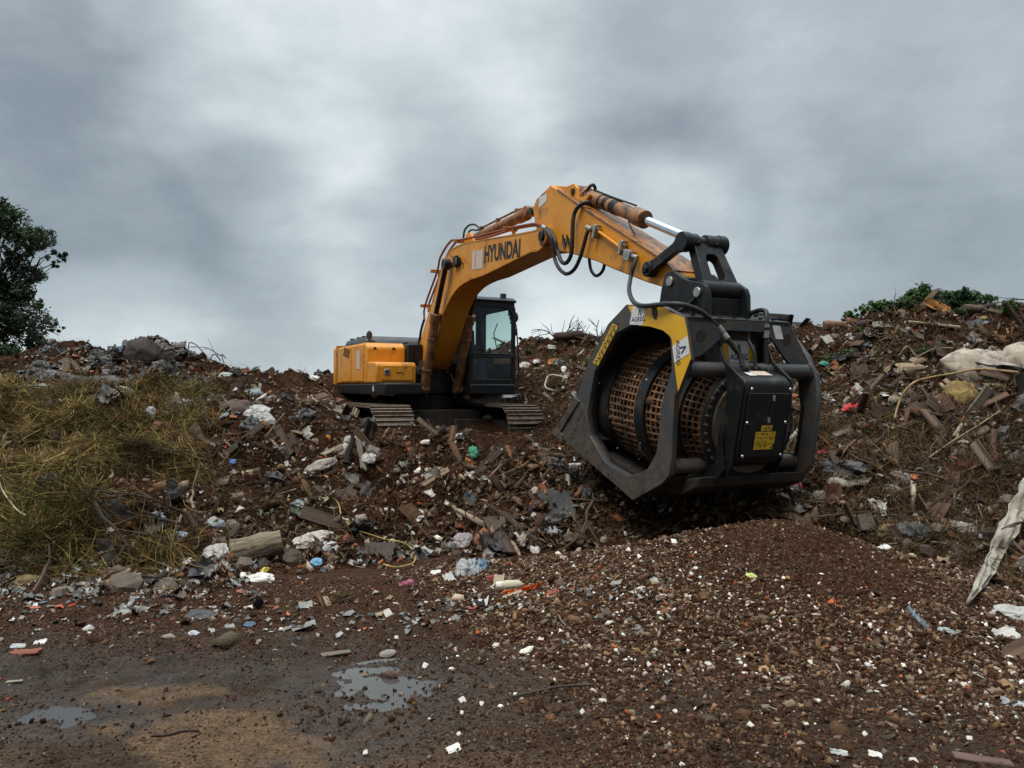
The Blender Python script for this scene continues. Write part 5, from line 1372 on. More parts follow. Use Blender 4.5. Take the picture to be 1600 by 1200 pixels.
def g_sheet(w, h, t, r, crumple=.06, fold=.2, ragged=.05, g=9):
    n = g; gr_ = np.random.default_rng(r.randrange(10 ** 6)); a, b = gr_.uniform(0, 9, 2); vs = []
    X, Y = np.meshgrid(np.linspace(-.5, .5, n), np.linspace(-.5, .5, n)); s_ = (w + h) / 2
    Z = fbm((X + a) * 1.0, Y + b, 2.4, 3) * crumple * 3.0 * s_ + fold * s_ * (np.abs(X * math.cos(a) + Y * math.sin(a)) ** 1.3)
    e = (np.abs(X) > .49) | (np.abs(Y) > .49); X = X + gr_.normal(size=X.shape) * np.where(e, ragged, ragged * .3); Y = Y + gr_.normal(size=X.shape) * np.where(e, ragged, ragged * .3)
    Z = Z - Z.mean(); m = MB()
    vs = [(x * w, y * h, z + t / 2) for x, y, z in zip(X.ravel(), Y.ravel(), Z.ravel())] + [(x * w, y * h, z - t / 2) for x, y, z in zip(X.ravel(), Y.ravel(), Z.ravel())]; N_ = n * n; fs = []
    for j in range(n - 1):
        for i in range(n - 1): k = j * n + i; fs += [(k, k + 1, k + n + 1, k + n), (N_ + k + n, N_ + k + n + 1, N_ + k + 1, N_ + k)]
    rim = [i for i in range(n)] + [i * n + n - 1 for i in range(1, n)] + [(n - 1) * n + i for i in range(n - 2, -1, -1)] + [i * n for i in range(n - 2, 0, -1)]
    for a_, b_ in zip(rim, rim[1:] + rim[:1]): fs.append((a_, N_ + a_, N_ + b_, b_))
    return m.add(vs, fs)


def g_lump(w, d, h, r, rough=.25, n=12, ridge=0.0, freq=1.6, jit=0.0):
    a, b = r.uniform(0, 50), r.uniform(0, 50); m = MB(); vs = []; fs = []
    for i in range(n + 1):
        th = math.pi * i / n
        for j in range(2 * n):
            ph = math.pi * j / n; x, y, z = math.sin(th) * math.cos(ph), math.sin(th) * math.sin(ph), math.cos(th)
            q = float(fbm(np.array(x * freq + a + z * 2.1), np.array(y * freq + b - z * 1.3), 1.0, 4)); k = 1 + rough * q * 2.2
            if ridge: k += ridge * (.5 - abs(float(vnoise(np.array(x * 3.7 + a - z), np.array(y * 3.7 + z * 3.1 + b))))) * 1.2 - ridge * .3
            if jit: k += r.gauss(0, jit)
            vs.append((x * k * w / 2, y * k * d / 2, z * k * h / 2))
    for i in range(n):
        for j in range(2 * n): fs.append((i * 2 * n + j, (i + 1) * 2 * n + j, (i + 1) * 2 * n + (j + 1) % (2 * n), i * 2 * n + (j + 1) % (2 * n)))
    return m.add(vs, fs)


def g_block(w, d, h, r, j=.12):
    m = MB(); vs = [(x * w / 2 * (1 + r.uniform(-j, j) * 2), y * d / 2 * (1 + r.uniform(-j, j) * 2), z * h / 2 * (1 + r.uniform(-j, j) * 2)) for z in (-1, 1) for x, y in ((-1, -1), (1, -1), (1, 1), (-1, 1))]
    return m.add(vs, CH_F)


def g_log(L, rad, r):
    m = MB(); k = 9; n = 14; pts = []; rs = []
    for i in range(k): pts.append(Vector((L * (i / (k - 1) - .5), r.uniform(-.06, .06) * rad, r.uniform(-.06, .06) * rad))); rs.append(rad * r.uniform(.9, 1.08))
    return m.tube(pts, rs, n)


def g_branch(L, rad, r, forks=2):
    m = MB(); pts = [Vector((0, 0, 0))]; d = Vector((1, 0, 0))
    for i in range(7): d = (d + Vector((0, r.uniform(-.35, .35), r.uniform(-.3, .3)))).normalized(); pts.append(pts[-1] + d * L / 7)
    c = Vector((L * .45, 0, 0)); pts = [p - c for p in pts]; m.tube(pts, [rad * (1 - .09 * i) for i in range(8)], 6)
    for f in range(forks):
        i = r.randrange(2, 6); q = pts[i]; dd = (pts[i + 1] - pts[i]).normalized() + Vector((0, r.choice((-1, 1)) * r.uniform(.5, 1), r.uniform(-.3, .6))); pp = [q]
        for k in range(4): dd = (dd + Vector((r.uniform(-.3, .3),) * 3)).normalized(); pp.append(pp[-1] + dd * L * .10)
        m.tube(pp, [rad * .55 * (1 - .15 * k) for k in range(5)], 5)
    return m


def pose(px, row, rho=0, e=52, yaw=0, sink=0.0, Yd=None, lift=0.0):
    """matrix for a piece lying where a pixel meets the ground: its length runs at rho in the picture, its face leans back by e"""
    p = at(px, row) if Yd is None else wp_(px, row, Yd)
    e, rho, yaw = math.radians(e), math.radians(rho), math.radians(yaw); n_ = Vector((math.sin(yaw) * math.cos(e), -math.cos(e) * math.cos(yaw), math.sin(e)))
    x0 = Vector((math.cos(yaw), math.sin(yaw), 0)); v0 = n_.cross(x0); X_ = x0 * math.cos(rho) + v0 * math.sin(rho); Y_ = n_.cross(X_)
    return Matrix.Translation(p + n_ * lift - n_ * sink) @ Matrix((X_, Y_, n_)).transposed().to_4x4(), p.y / FPX


HR = random.Random(11)


def hero(kind, name, label, cat, px, row, L, W=None, col=(.3, .3, .3), rho=0, e=52, t=None, mk=None, yaw=0, sink=.15, group=None, Yd=None, **k):
    Mx, s_ = pose(px, row, rho, e, yaw, 0, Yd); W = W or L * .5; l, w_ = L * s_, W * s_
    if kind == 'board': m = g_board(l, w_, t or .025, HR); mk = mk or 'wood'; th = t or .025
    elif kind == 'sheet': m = g_sheet(l, w_, t or .006, HR, **k); mk = mk or 'dull'; th = .03
    elif kind == 'bag': th = (t or .55) * w_; mk = mk or 'film'; m = g_lump(l * 1.1, w_ * 1.1, th, HR, k.get('rough', .3), 14, .30, k.get('freq', 1.6), .055 if mk == 'film' else .0)
    elif kind == 'rock': th = (t or .8) * w_; m = g_lump(l, w_, th, HR, .22, 5, 0, 1.2); mk = mk or 'dull'
    elif kind == 'block': th = (t or .7) * w_; m = g_block(l, w_, th, HR, k.get('j', .12)); mk = mk or 'dull'
    elif kind == 'log': th = w_; m = g_log(l, w_ / 2, HR); mk = mk or 'wood'
    elif kind == 'branch': th = w_; m = g_branch(l, w_ / 2, HR, k.get('forks', 2)); mk = mk or 'wood'
    o = m.build(name, cm(col, mk), None, .004 if kind in ('board', 'block') else 0, 0 if kind == 'rock' else 24 if kind == 'bag' and mk == 'film' else 50)
    n_ = Vector(Mx.col[2][:3]); Mx.translation += n_ * th * (.5 - sink); o.matrix_world = Mx
    if kind == 'sheet' and k.get('crumple', 0) >= .1: pass
    return tag(o, label, cat, group)


def strip(name, label, cat, pts, rad, col, mk='dull', flat=None, lift=.03, n=7):
    """a hose, stalk or ribbon through ground pixels; flat = half widths in pixels for a ribbon"""
    q = []
    for p in pts:
        v = at(p[0], p[1]); v = v + Vector((0, -.6, .8)) * (lift if len(p) < 3 else lift + p[2]); q.append(v)
    s_ = q[0].y / FPX
    m = MB()
    if flat is None: m.tube(smooth_path(q, 5), rad, n)
    else:
        sp = smooth_path(q, 4); k = len(sp); fw = np.interp(np.linspace(0, 1, k), np.linspace(0, 1, len(flat)), flat); vs = []
        for i, p in enumerate(sp):
            t_ = (sp[min(i + 1, k - 1)] - sp[max(i - 1, 0)]).normalized(); sd_ = t_.cross(Vector((0, -.8, .6))).normalized(); up = sd_.cross(t_).normalized()
            for j in range(7):
                a = (j / 3 - 1) * (1 + (abs(j - 3) == 3) * HR.uniform(-.3, .12)); vs.append(p + sd_ * a * fw[i] * s_ + up * (.018 * math.sin(j * 2.3 + i * .8) + .03 * (1 - a * a) * (i % 3 == 1)))
        fs = [(i * 7 + j, i * 7 + j + 1, (i + 1) * 7 + j + 1, (i + 1) * 7 + j) for i in range(k - 1) for j in range(6)]; m.add(vs, fs)
    o = m.build(name, cm(col, mk), None, 0, 60, .006 if flat is not None else 0); return tag(o, label, cat)


WH, OFF, GRY, DRK, BLK, BRN, TAN, WET = (.68, .67, .64), (.48, .44, .38), (.22, .22, .22), (.06, .045, .035), (.012, .012, .013), (.09, .052, .03), (.30, .21, .13), (.045, .028, .018)
H = hero
# foot of the bank, left and middle
H('log', 'log', 'thick grey weathered log section lying low on the slope above a white bag', 'log', 405, 862, 74, 42, (.23, .18, .12), 18, 45, sink=.25)
H('rock', 'boulder', 'large squarish brown boulder standing alone at the foot of the grass heap', 'rock', 202, 920, 54, 44, (.13, .10, .075), 5, 40, sink=.2, t=.8)
H('rock', 'boulder', 'dark brown rounded boulder right beside the grey log', 'rock', 458, 877, 36, 34, (.06, .038, .026), 0, 40, sink=.3)
H('bag', 'plastic_bag', 'white crumpled bag with a yellow corner lying beneath the grey log', 'plastic bag', 402, 907, 46, 18, WH, 8, 50)
H('bag', 'plastic_bag', 'small yellow plastic bag caught behind the white crumpled bag', 'plastic bag', 415, 894, 12, 9, (.62, .50, .05), 20, 40)
H('bag', 'plastic_bag', 'translucent whitish bag bulging left of the grey log', 'plastic bag', 339, 869, 32, 26, (.38, .36, .33), 0, 40)
H('bag', 'plastic_bag', 'lilac-grey crumpled bag alone in the dark gap under the grass', 'plastic bag', 242, 816, 25, 22, (.36, .35, .43), 0, 40)
H('bag', 'plastic_bag', 'pale blue-grey crumpled bag at the foot of the slope left of the translucent bag', 'plastic bag', 277, 842, 25, 14, (.34, .40, .45), 5, 50)
H('sheet', 'board_scrap', 'tilted white square of board beside the pale blue-grey bag', 'board', 283, 882, 28, 16, WH, 15, 62)
H('bag', 'plastic_bag', 'bright blue crumpled wrapper on the soil right of the dark boulder', 'wrapper', 494, 884, 15, 13, (.12, .32, .52), 20, 45)
H('bag', 'plastic_bag', 'tiny vivid blue bag high on the slope beneath the dark planks', 'plastic bag', 363, 725, 10, 9, (.05, .20, .55), 0, 45)
H('sheet', 'metal_sheet', 'dark brown bent metal sheet forming a black hollow above the white sack', 'metal sheet', 502, 812, 62, 38, (.030, .020, .015), -8, 20, crumple=.03, fold=.5)
H('sheet', 'metal_sheet', 'reddish brown flat sheet standing over the start of the yellow hose', 'metal sheet', 535, 780, 46, 34, (.055, .028, .018), 25, 38, crumple=.02)
H('board', 'board', 'thin pale board edge lying across the top of the black hollow', 'board', 498, 800, 60, 6, (.26, .20, .15), 3, 60)
H('bag', 'sack', 'dirty white sack sagging under the bent dark sheet', 'sack', 490, 846, 48, 22, (.46, .41, .36), 12, 40)
H('bag', 'plastic_bag', 'shiny grey-white film bag right below the dirty white sack', 'plastic bag', 514, 857, 22, 16, (.50, .52, .55), -20, 45)
H('sheet', 'fabric_square', 'square dark brown panel lying flat under the yellow hose', 'panel', 591, 866, 46, 40, (.052, .034, .026), 0, 50, crumple=.02, fold=.05, t=.02, ragged=.02)
strip('hose', 'long yellow hose snaking down the slope below the excavator', 'hose', [(503, 783), (522, 785), (531, 797), (534, 812), (545, 824), (560, 834), (580, 842), (605, 848), (627, 852), (643, 863), (650, 874), (646, 884), (637, 888), (618, 891), (600, 887)], .0075, (.45, .34, .08), lift=.04)
H('sheet', 'rubber_sheet', 'large torn grey plastic sheet hanging on the slope left of the bucket', 'plastic sheet', 872, 800, 54, 58, (.075, .080, .088), 5, 28, crumple=.05, ragged=.05, t=.012)
H('bag', 'plastic_bag', 'grey crumpled film stuck beneath the large torn grey sheet', 'plastic film', 866, 833, 26, 12, (.22, .25, .27), 0, 40)
H('sheet', 'rubber_sheet', 'small dark slate-coloured sheet with a pointed top in mid-slope', 'plastic sheet', 731, 776, 34, 30, (.040, .050, .058), -25, 35, crumple=.03, t=.01)
H('board', 'board', 'white upright strip of board above the torn grey sheet', 'board', 887, 757, 28, 8, WH, 88, 18, sink=-.2)
H('block', 'foam_block', 'small white flat block just under the bucket lip', 'foam block', 899, 730, 18, 8, WH, 5, 55)
H('rock', 'clay_slab', 'upright orange-brown clay slab in the litter patch of the middle slope', 'clay slab', 752, 843, 22, 34, (.27, .10, .045), -25, 30, t=.3)
H('bag', 'plastic_bag', 'big grey and white crumpled film heap at the foot of the middle slope', 'plastic film', 733, 897, 34, 42, (.30, .31, .32), 10, 35)
H('bag', 'plastic_bag', 'blue-grey crumpled bag pressed against the right of the big film heap', 'plastic bag', 753, 890, 18, 28, (.10, .18, .27), 0, 35)
H('bag', 'plastic_bag', 'thin mauve-grey film rising above the big film heap', 'plastic film', 722, 850, 30, 24, (.30, .26, .27), 30, 35)
H('sheet', 'board_scrap', 'leaning white board piece just left of the big film heap', 'board', 704, 908, 16, 24, WH, 30, 30, crumple=.01, t=.012)
H('sheet', 'board_scrap', 'small white board piece above the leaning white one', 'board', 681, 897, 16, 10, WH, 10, 50, crumple=.02)
H('sheet', 'cloth', 'magenta-pink crumpled cloth at the left edge of the litter patch', 'cloth', 634, 913, 24, 13, (.30, .07, .13), 10, 50, crumple=.12)
H('bag', 'cloth', 'dark red cloth knot beside the blue-grey bag', 'cloth', 768, 906, 12, 12, (.22, .02, .025), 0, 45, mk='dull')
H('bag', 'net', 'bright green net scrap caught high in the middle slope', 'net', 740, 709, 12, 20, (.04, .30, .18), 10, 30)
m = MB(); m.tube([(-.085, 0, 0), (-.06, 0, 0), (-.055, 0, 0), (.05, 0, 0), (.07, 0, 0), (.085, 0, 0)], [.034, .036, .040, .040, .030, .018], 16)
o = m.build('jar', cm((.52, .48, .36), 'dull')); Mx, s_ = pose(800, 920, 2, 50); Mx.translation += Vector((0, 0, .03)); o.matrix_world = Mx; tag(o, 'cream plastic bottle lying on its side at the foot of the bank', 'bottle')
m = MB(); m.tube([(-.13, 0, 0), (-.085, 0, 0)], [.030, .034], 16); c_ = m.build('cap', cm(WH), o)
strip('tape', 'bright orange plastic ribbon on the left shoulder of the mound', 'ribbon', [(786, 932), (800, 930), (815, 926), (832, 921), (846, 916)], .01, (.62, .13, .025), flat=[5, 6, 4, 5, 1], lift=.02)
H('block', 'box', 'small cream carton right of the dark red cloth', 'carton', 779, 912, 16, 18, (.42, .34, .25), 0, 40)
H('board', 'board', 'pale short board leaning in the litter patch below the clay slab', 'board', 800, 931, 34, 6, (.40, .32, .24), 25, 55)
for (a, b, L, W, c, rr, e_, nm, lb) in ((668, 668, 44, 8, (.10, .065, .04), -42, 35, 'board', 'dark brown plank leaning towards the gap between the tracks'), (685, 669, 32, 6, (.42, .34, .25), -40, 30, 'board', 'pale edged plank right of the brown one between the tracks'),
        (706, 682, 34, 11, (.23, .12, .065), 80, 20, 'bark_piece', 'upright orange-brown bark splinter in front of the excavator'), (676, 638, 42, 4, (.17, .13, .09), 88, 5, 'stick', 'bare bent stick standing upright under the excavator body'),
        (444, 690, 62, 12, (.075, .045, .03), -58, 35, 'board', 'long dark board sliding down the slope left of the machine'), (462, 700, 48, 10, (.05, .032, .022), -62, 30, 'board', 'second dark board just right of the long sliding one'),
        (380, 690, 80, 13, (.055, .036, .026), 50, 35, 'board', 'long dark plank rising to the right beside the rusty wire clump'), (352, 712, 50, 12, (.04, .028, .02), 50, 40, 'board', 'short dark plank below the long rising one'),
        (290, 690, 60, 26, (.085, .05, .035), 55, 35, 'bark_slab', 'wide brown bark slab standing at the edge of the grass'), (491, 690, 24, 16, (.32, .22, .15), -25, 55, 'board', 'small pale broken board with dark stripes on the upper slope'),
        (430, 686, 70, 5, (.30, .23, .16), 33, 45, 'stick', 'long pale stick pointing up right across the upper slope'), (520, 705, 36, 8, (.32, .24, .17), 38, 50, 'board', 'pale splintered board over the hollow of the upper slope'),
        (474, 735, 50, 4, (.50, .42, .34), 84, 30, 'stick', 'whitish bare stick hanging straight down the upper slope'), (770, 742, 46, 4, (.34, .26, .19), 55, 30, 'stick', 'light split stick leaning among the roots in mid-slope'),
        (715, 712, 48, 10, (.14, .065, .035), -65, 30, 'board', 'reddish brown splintered plank near the green net'), (760, 728, 66, 14, (.060, .036, .024), 50, 32, 'board', 'heavy dark timber leaning right above the slate sheet'),
        (718, 808, 44, 6, (.24, .19, .14), -60, 40, 'board', 'thin grey lath below the slate sheet'), (548, 706, 46, 14, (.028, .019, .015), 80, 20, 'root', 'thick black root standing on the upper slope left of the tracks'),
        (350, 848, 30, 14, (.12, .07, .05), 8, 55, 'board', 'flat dark shard left above the grey log'), (345, 758, 26, 16, (.24, .17, .12), 25, 50, 'board', 'light flat shard where the grass ends'), (370, 778, 22, 12, (.25, .18, .13), 15, 55, 'board', 'small light shard below the flat one where the grass ends')):
    H('board' if nm in ('board',) else 'branch' if nm in ('stick', 'root') else 'board', nm, lb, nm.replace('_', ' '), a, b, L, W, c, rr, e_, sink=-.2, **({'forks': 0} if nm in ('stick', 'root') else {}))
H('bag', 'cloth', 'grey-white stained cloth in the hollow below the long pale stick', 'cloth', 500, 735, 38, 18, (.36, .32, .28), 25, 35, mk='dull')
H('bag', 'plastic_bag', 'crumpled grey-white bag right of the stained cloth', 'plastic bag', 576, 720, 20, 16, (.40, .38, .37), 15, 40)
H('sheet', 'board_scrap', 'curved pale peel standing on the slope below the tracks', 'board', 672, 742, 10, 22, (.50, .43, .35), 20, 30, t=.01)
H('rock', 'plaster_lump', 'cream rounded plaster lump high under the left track', 'plaster lump', 664, 695, 16, 10, (.58, .53, .45), 5, 50)
H('sheet', 'board_scrap', 'small white torn scrap beside a dark hollow in mid-slope', 'board', 671, 773, 14, 14, WH, 30, 40)
# by the tracks and behind the machine
H('board', 'panel', 'beige panel leaning beside the left track', 'panel', 554, 650, 24, 11, (.42, .38, .28), 72, 12, sink=-.3)
H('branch', 'bent_pipe', 'bare dark bent bar above the beige panel', 'bar', 560, 637, 46, 4, (.16, .14, .12), 8, 40, forks=1, sink=-1)
H('sheet', 'metal_sheet', 'white flat sheet lying behind the right track under the cab', 'metal sheet', 782, 622, 48, 16, WH, 12, 60, crumple=.01, sink=-.5, Yd=15.5)
H('sheet', 'metal_sheet', 'grey flat sheet left of the white one under the cab', 'metal sheet', 753, 622, 36, 14, (.30, .31, .31), 8, 60, crumple=.01, sink=-.5, Yd=15.6)
H('bag', 'plastic_bag', 'whitish bag on the soil between the two tracks', 'plastic bag', 761, 656, 12, 10, OFF, 0, 40)
H('sheet', 'rubble_piece', 'pale rubble slab resting on top of the left track', 'slab', 612, 634, 30, 12, (.40, .37, .33), 8, 50, sink=-.5)
H('sheet', 'rubble_piece', 'second pale rubble slab nearer the cab on the left track', 'slab', 590, 632, 22, 12, (.33, .31, .28), 20, 50, sink=-.5)
m = MB(); pts = [(a, b, 0) for a, b in rrect(-.24, .24, -.20, .20, .12, 5)]; pts.append(pts[0]); m.tube(pts, .018, 8)
o = m.build('ring_frame', cm((.55, .50, .44))); Mx, s_ = pose(871, 604, -15, 40); Mx.translation += Vector((0, -.1, .06)); o.matrix_world = Mx; tag(o, 'bent white ring frame lying on the rise between cab and bucket', 'frame')
H('log', 'log', 'dark log lying on the skyline between the cab and the bucket', 'log', 888, 532, 46, 14, (.05, .032, .024), 8, 45, sink=-.1)
H('sheet', 'board_scrap', 'orange scrap on the rise right of the cab', 'board', 866, 567, 20, 11, (.52, .20, .05), 5, 45)
H('bag', 'plastic_bag', 'white bag on the rise beside the orange scrap', 'plastic bag', 882, 581, 9, 14, WH, 10, 35)
H('bag', 'plastic_bag', 'greyish white bag low on the rise beside the cab mirror bar', 'plastic bag', 820, 573, 15, 10, OFF, 0, 35)
H('sheet', 'board_scrap', 'whitish flat scrap high on the rise beneath the dark log', 'board', 868, 545, 24, 9, (.50, .50, .47), -8, 45)
for i, (a, b, L, rr) in enumerate(((870, 522, 60, 35), (900, 520, 70, 15), (915, 522, 60, 150), (885, 522, 55, 70), (925, 528, 50, 120), (855, 528, 55, 160), (905, 518, 40, 50), (940, 530, 40, 30))):
    H('branch', 'branch', 'thin bare branch in the tangle on the skyline between cab and bucket', 'branch', a, b, L, 2.6, (.035, .025, .02), rr, 20, sink=-2, group='bare branches in the skyline tangle', forks=4)
# dark heap at the left
H('bag', 'fabric_roll', 'large dark brown rolled mass topping the far left heap', 'fabric roll', 226, 560, 48, 52, (.028, .019, .017), 12, 20, mk='dull', rough=.2)
H('bag', 'fabric_roll', 'grey ragged bundle behind the large dark brown mass', 'bundle', 252, 556, 26, 30, (.045, .040, .038), -20, 25)
H('sheet', 'board', 'grey-white board edge stuck in the large dark brown mass', 'board', 238, 567, 8, 22, (.36, .33, .31), 30, 10)
H('bag', 'plastic_bag', 'dark blue bag on the skyline left of the large brown mass', 'plastic bag', 184, 549, 26, 11, (.04, .09, .14), -12, 25)
H('sheet', 'board_scrap', 'black pointed board on the skyline at the left end of the heap', 'board', 92, 552, 30, 14, (.018, .015, .014), 30, 15, crumple=.01)
H('sheet', 'cloth', 'faded red cloth on top of the left heap', 'cloth', 118, 551, 26, 12, (.14, .06, .055), 5, 30, crumple=.1)
H('bag', 'plastic_bag', 'teal bag on the slope below the large brown mass', 'plastic bag', 262, 579, 20, 10, (.05, .15, .16), 15, 35)
H('sheet', 'cloth', 'long grey cloth draped below the left heap with a pale board in it', 'cloth', 92, 592, 46, 20, (.22, .22, .24), -12, 35, crumple=.1)
H('board', 'board', 'pale pointed board sticking up through the long grey cloth', 'board', 97, 577, 22, 6, (.46, .42, .36), 55, 20)
H('bag', 'sack', 'long black plastic sack lying where the heap meets the grass', 'sack', 155, 600, 78, 20, (.018, .019, .021), -6, 35)
H('bag', 'plastic_bag', 'white striped bag half buried in grass at the far left', 'plastic bag', 60, 609, 38, 13, (.48, .47, .44), 4, 40)
H('sheet', 'board', 'large pale triangular board leaning out of the grass near the crest', 'board', 275, 636, 26, 40, (.46, .43, .38), 35, 30, crumple=.01, ragged=.10, t=.015)
H('bag', 'plastic_bag', 'silvery bag right of the large triangular board', 'plastic bag', 291, 634, 18, 14, (.52, .54, .55), 20, 35)
H('bag', 'plastic_bag', 'grey-white bag standing left of the tan foam block', 'plastic bag', 236, 651, 14, 22, (.45, .46, .48), 10, 30)
H('block', 'foam_block', 'tan foam block with a dark core at the edge of the grass', 'foam block', 252, 672, 23, 21, (.28, .16, .08), -8, 25, j=.15)
H('sheet', 'cloth', 'brown leathery flap hanging over the grass at left', 'cloth', 88, 650, 24, 40, (.12, .065, .045), 10, 25, crumple=.12)
H('bag', 'sack', 'bulky brown sack on the crest left of the excavator', 'sack', 368, 643, 48, 24, (.085, .058, .042), 3, 40, mk='dull')
H('bag', 'plastic_bag', 'crumpled white and grey bag right of the bulky brown sack', 'plastic bag', 402, 646, 30, 18, (.42, .42, .41), 5, 35)
H('bag', 'plastic_bag', 'hanging white bag with a dark opening below the brown sack', 'plastic bag', 412, 658, 34, 20, (.38, .38, .37), -18, 35)
H('sheet', 'board_scrap', 'blue-grey scrap standing near the crest above the brown sack', 'board', 396, 613, 22, 14, (.30, .36, .39), 20, 35, crumple=.08)
H('sheet', 'tile', 'orange-brown tile tip on the skyline left of the excavator', 'tile', 382, 583, 20, 14, (.26, .11, .06), 30, 20, crumple=.01, t=.02)
H('sheet', 'tile', 'dark tile tip on the skyline right of the orange-brown one', 'tile', 421, 583, 18, 12, (.07, .045, .035), 30, 20, crumple=.01, t=.02)
H('bag', 'plastic_bag', 'white bag on the skyline just left of the orange-brown tile', 'plastic bag', 349, 588, 22, 10, (.42, .44, .45), 8, 35)
H('bag', 'plastic_bag', 'white bag on the skyline next to the counterweight', 'plastic bag', 490, 594, 15, 9, WH, 0, 35)
H('sheet', 'board', 'long pale plank bundle pointing left over the crest, dark beneath', 'board', 268, 606, 60, 10, (.26, .19, .13), 22, 45, crumple=.02)
H('bag', 'plastic_bag', 'light green bag among the grass near the crest', 'plastic bag', 192, 613, 26, 9, (.30, .42, .33), -8, 40)
H('bag', 'wood_chunk', 'dark rotting wood chunk left of the excavator near the crest', 'wood chunk', 340, 625, 56, 12, (.035, .022, .016), 4, 45, mk='dull')
H('bag', 'sack', 'black torn sack on the crest beside the left track', 'sack', 478, 652, 24, 22, BLK, 20, 35)
H('sheet', 'cloth', 'pale dirty cloth half buried in the lower grass', 'cloth', 162, 829, 40, 14, (.40, .34, .24), 4, 50, crumple=.1)
H('bag', 'cloth', 'yellowish cloth folds at the very left foot of the grass', 'cloth', 34, 915, 40, 20, (.20, .15, .06), 20, 45, mk='dull')
for i, pts in enumerate(([(296, 562), (297, 548, .1), (302, 535, .25), (310, 545, .2), (318, 556, .08)], [(330, 575), (333, 566, .1), (340, 560, .15), (346, 570, .06)], [(352, 578), (350, 562, .2), (356, 565, .16)])):
    strip('wire', ('tallest arched wire above the right end of the far left heap', 'small arched wire on the skyline beside the tallest one', 'short hooked wire on the skyline right of the two arches')[i], 'wire', pts, .012, (.06, .05, .045))
strip('cord', 'long whitish cord lying down the lower left grass', 'cord', [(4, 762), (10, 778), (20, 795), (35, 812), (48, 824)], .007, (.45, .36, .24), lift=.12)
# right bank
H('bag', 'mattress', 'large dirty white padded bundle draped over the right bank', 'padded bundle', 1513, 586, 92, 56, (.44, .375, .30), -6, 20, t=.8, sink=-.1, rough=.16, mk='dull', freq=1.1)
H('bag', 'mattress', 'second dirty white padded bundle at the right edge of the picture', 'padded bundle', 1594, 582, 74, 58, (.41, .35, .28), 0, 20, t=.8, sink=-.1, rough=.16, mk='dull', freq=1.1)
strip('fabric_fold', 'long grey creased fabric running under both padded bundles', 'fabric', [(1478, 590, .1), (1500, 585, .12), (1530, 585, .14), (1560, 592, .14), (1600, 600, .12)], .01, (.33, .29, .27), flat=[8, 14, 14, 12, 12], lift=.06)
for i, (yo, c_, lb) in enumerate(((-8, (.44, .39, .34), 'upper crease of dirty white fabric across the padded bundles'), (12, (.26, .22, .19), 'lowest dark grey fold of fabric hanging beneath the padded bundles'))):
    strip('fabric_fold', lb, 'fabric', [(1474, 590 + yo, .08), (1500, 580 + yo, .13), (1535, 584 + yo, .14), (1565, 590 + yo, .14), (1604, 596 + yo, .12)], .01, c_, flat=[5, 9, 8, 9, 7], lift=.08 + .03 * (yo < 0))
H('bag', 'foam_pad', 'yellow-brown foam pad squeezed beneath the padded bundles', 'foam pad', 1502, 618, 44, 34, (.30, .21, .07), -10, 20, rough=.2, mk='dull')
H('sheet', 'cardboard', 'orange-tan cardboard flap between foam pad and bundles', 'cardboard', 1528, 588, 60, 14, (.36, .20, .07), -6, 35, crumple=.05, sink=-1)
H('board', 'board', 'dark plank crossing over the yellow foam pad', 'board', 1523, 615, 78, 8, (.10, .07, .05), -38, 25, sink=-5)
H('board', 'board', 'pale broken plank end at the left of the foam pad', 'board', 1482, 611, 34, 9, (.34, .25, .19), -55, 25, sink=-4)
H('board', 'board', 'second pale plank end leaning beside the foam pad', 'board', 1473, 617, 30, 6, (.42, .33, .24), -58, 25, sink=-4)
H('block', 'post', 'short black post stub at the right edge below the bundles', 'post', 1593, 605, 14, 34, (.02, .017, .015), 0, 10, sink=-.2)
strip('stalk', 'long yellow-brown stalk arching left from the foam pad', 'stalk', [(1394, 674), (1398, 650, .06), (1406, 630, .1), (1422, 614, .14), (1445, 608, .15), (1480, 606, .2), (1520, 604, .25), (1580, 610, .2)], .016, (.34, .22, .10))
strip('stalk', 'long thin straw-coloured stalk slanting across the lower right bank', 'stalk', [(1450, 722), (1480, 704, .06), (1515, 682, .08), (1558, 653, .06)], .010, (.34, .24, .13))
strip('stalk', 'short reddish stalk low on the right bank', 'stalk', [(1312, 722), (1320, 710, .04), (1332, 697, .04), (1337, 692)], .010, (.26, .14, .09))
strip('stalk', 'bare curved root near the top left of the padded bundles', 'stalk', [(1400, 568, .1), (1408, 560, .15), (1418, 555, .1), (1430, 565, .06), (1455, 560, .1), (1485, 556, .1)], .012, (.22, .16, .11))
H('bag', 'cushion', 'tan cushion lying left of the padded bundles', 'cushion', 1412, 580, 56, 20, (.30, .21, .13), 6, 40, mk='dull', rough=.15)
H('bag', 'cushion', 'smaller tan cushion above the right end of the larger one', 'cushion', 1434, 568, 24, 13, (.32, .23, .15), 5, 40, mk='dull', rough=.15)
H('board', 'cardboard', 'dark flat cardboard below the tan cushion', 'cardboard', 1368, 596, 44, 12, (.10, .065, .045), 22, 45)
H('bag', 'plastic_strip', 'bright red plastic piece lying on the right bank beside the bucket', 'plastic piece', 1334, 637, 44, 11, (.62, .03, .035), 22, 40)
H('bag', 'plastic_strip', 'red plastic scrap beneath the bucket at its lower right', 'plastic piece', 1281, 712, 20, 9, (.55, .02, .03), 30, 35)
H('bag', 'plastic_strip', 'dull red scrap in the shadow behind the bucket foot', 'plastic piece', 1248, 762, 22, 12, (.25, .015, .02), 10, 40)
H('sheet', 'cloth', 'white folded cloth above the lower right roots', 'cloth', 1462, 651, 30, 14, (.52, .51, .50), -10, 40, crumple=.1)
H('sheet', 'paper_scrap', 'white crumpled paper left of the long arching stalk', 'paper', 1386, 619, 20, 8, WH, 4, 45, crumple=.1)
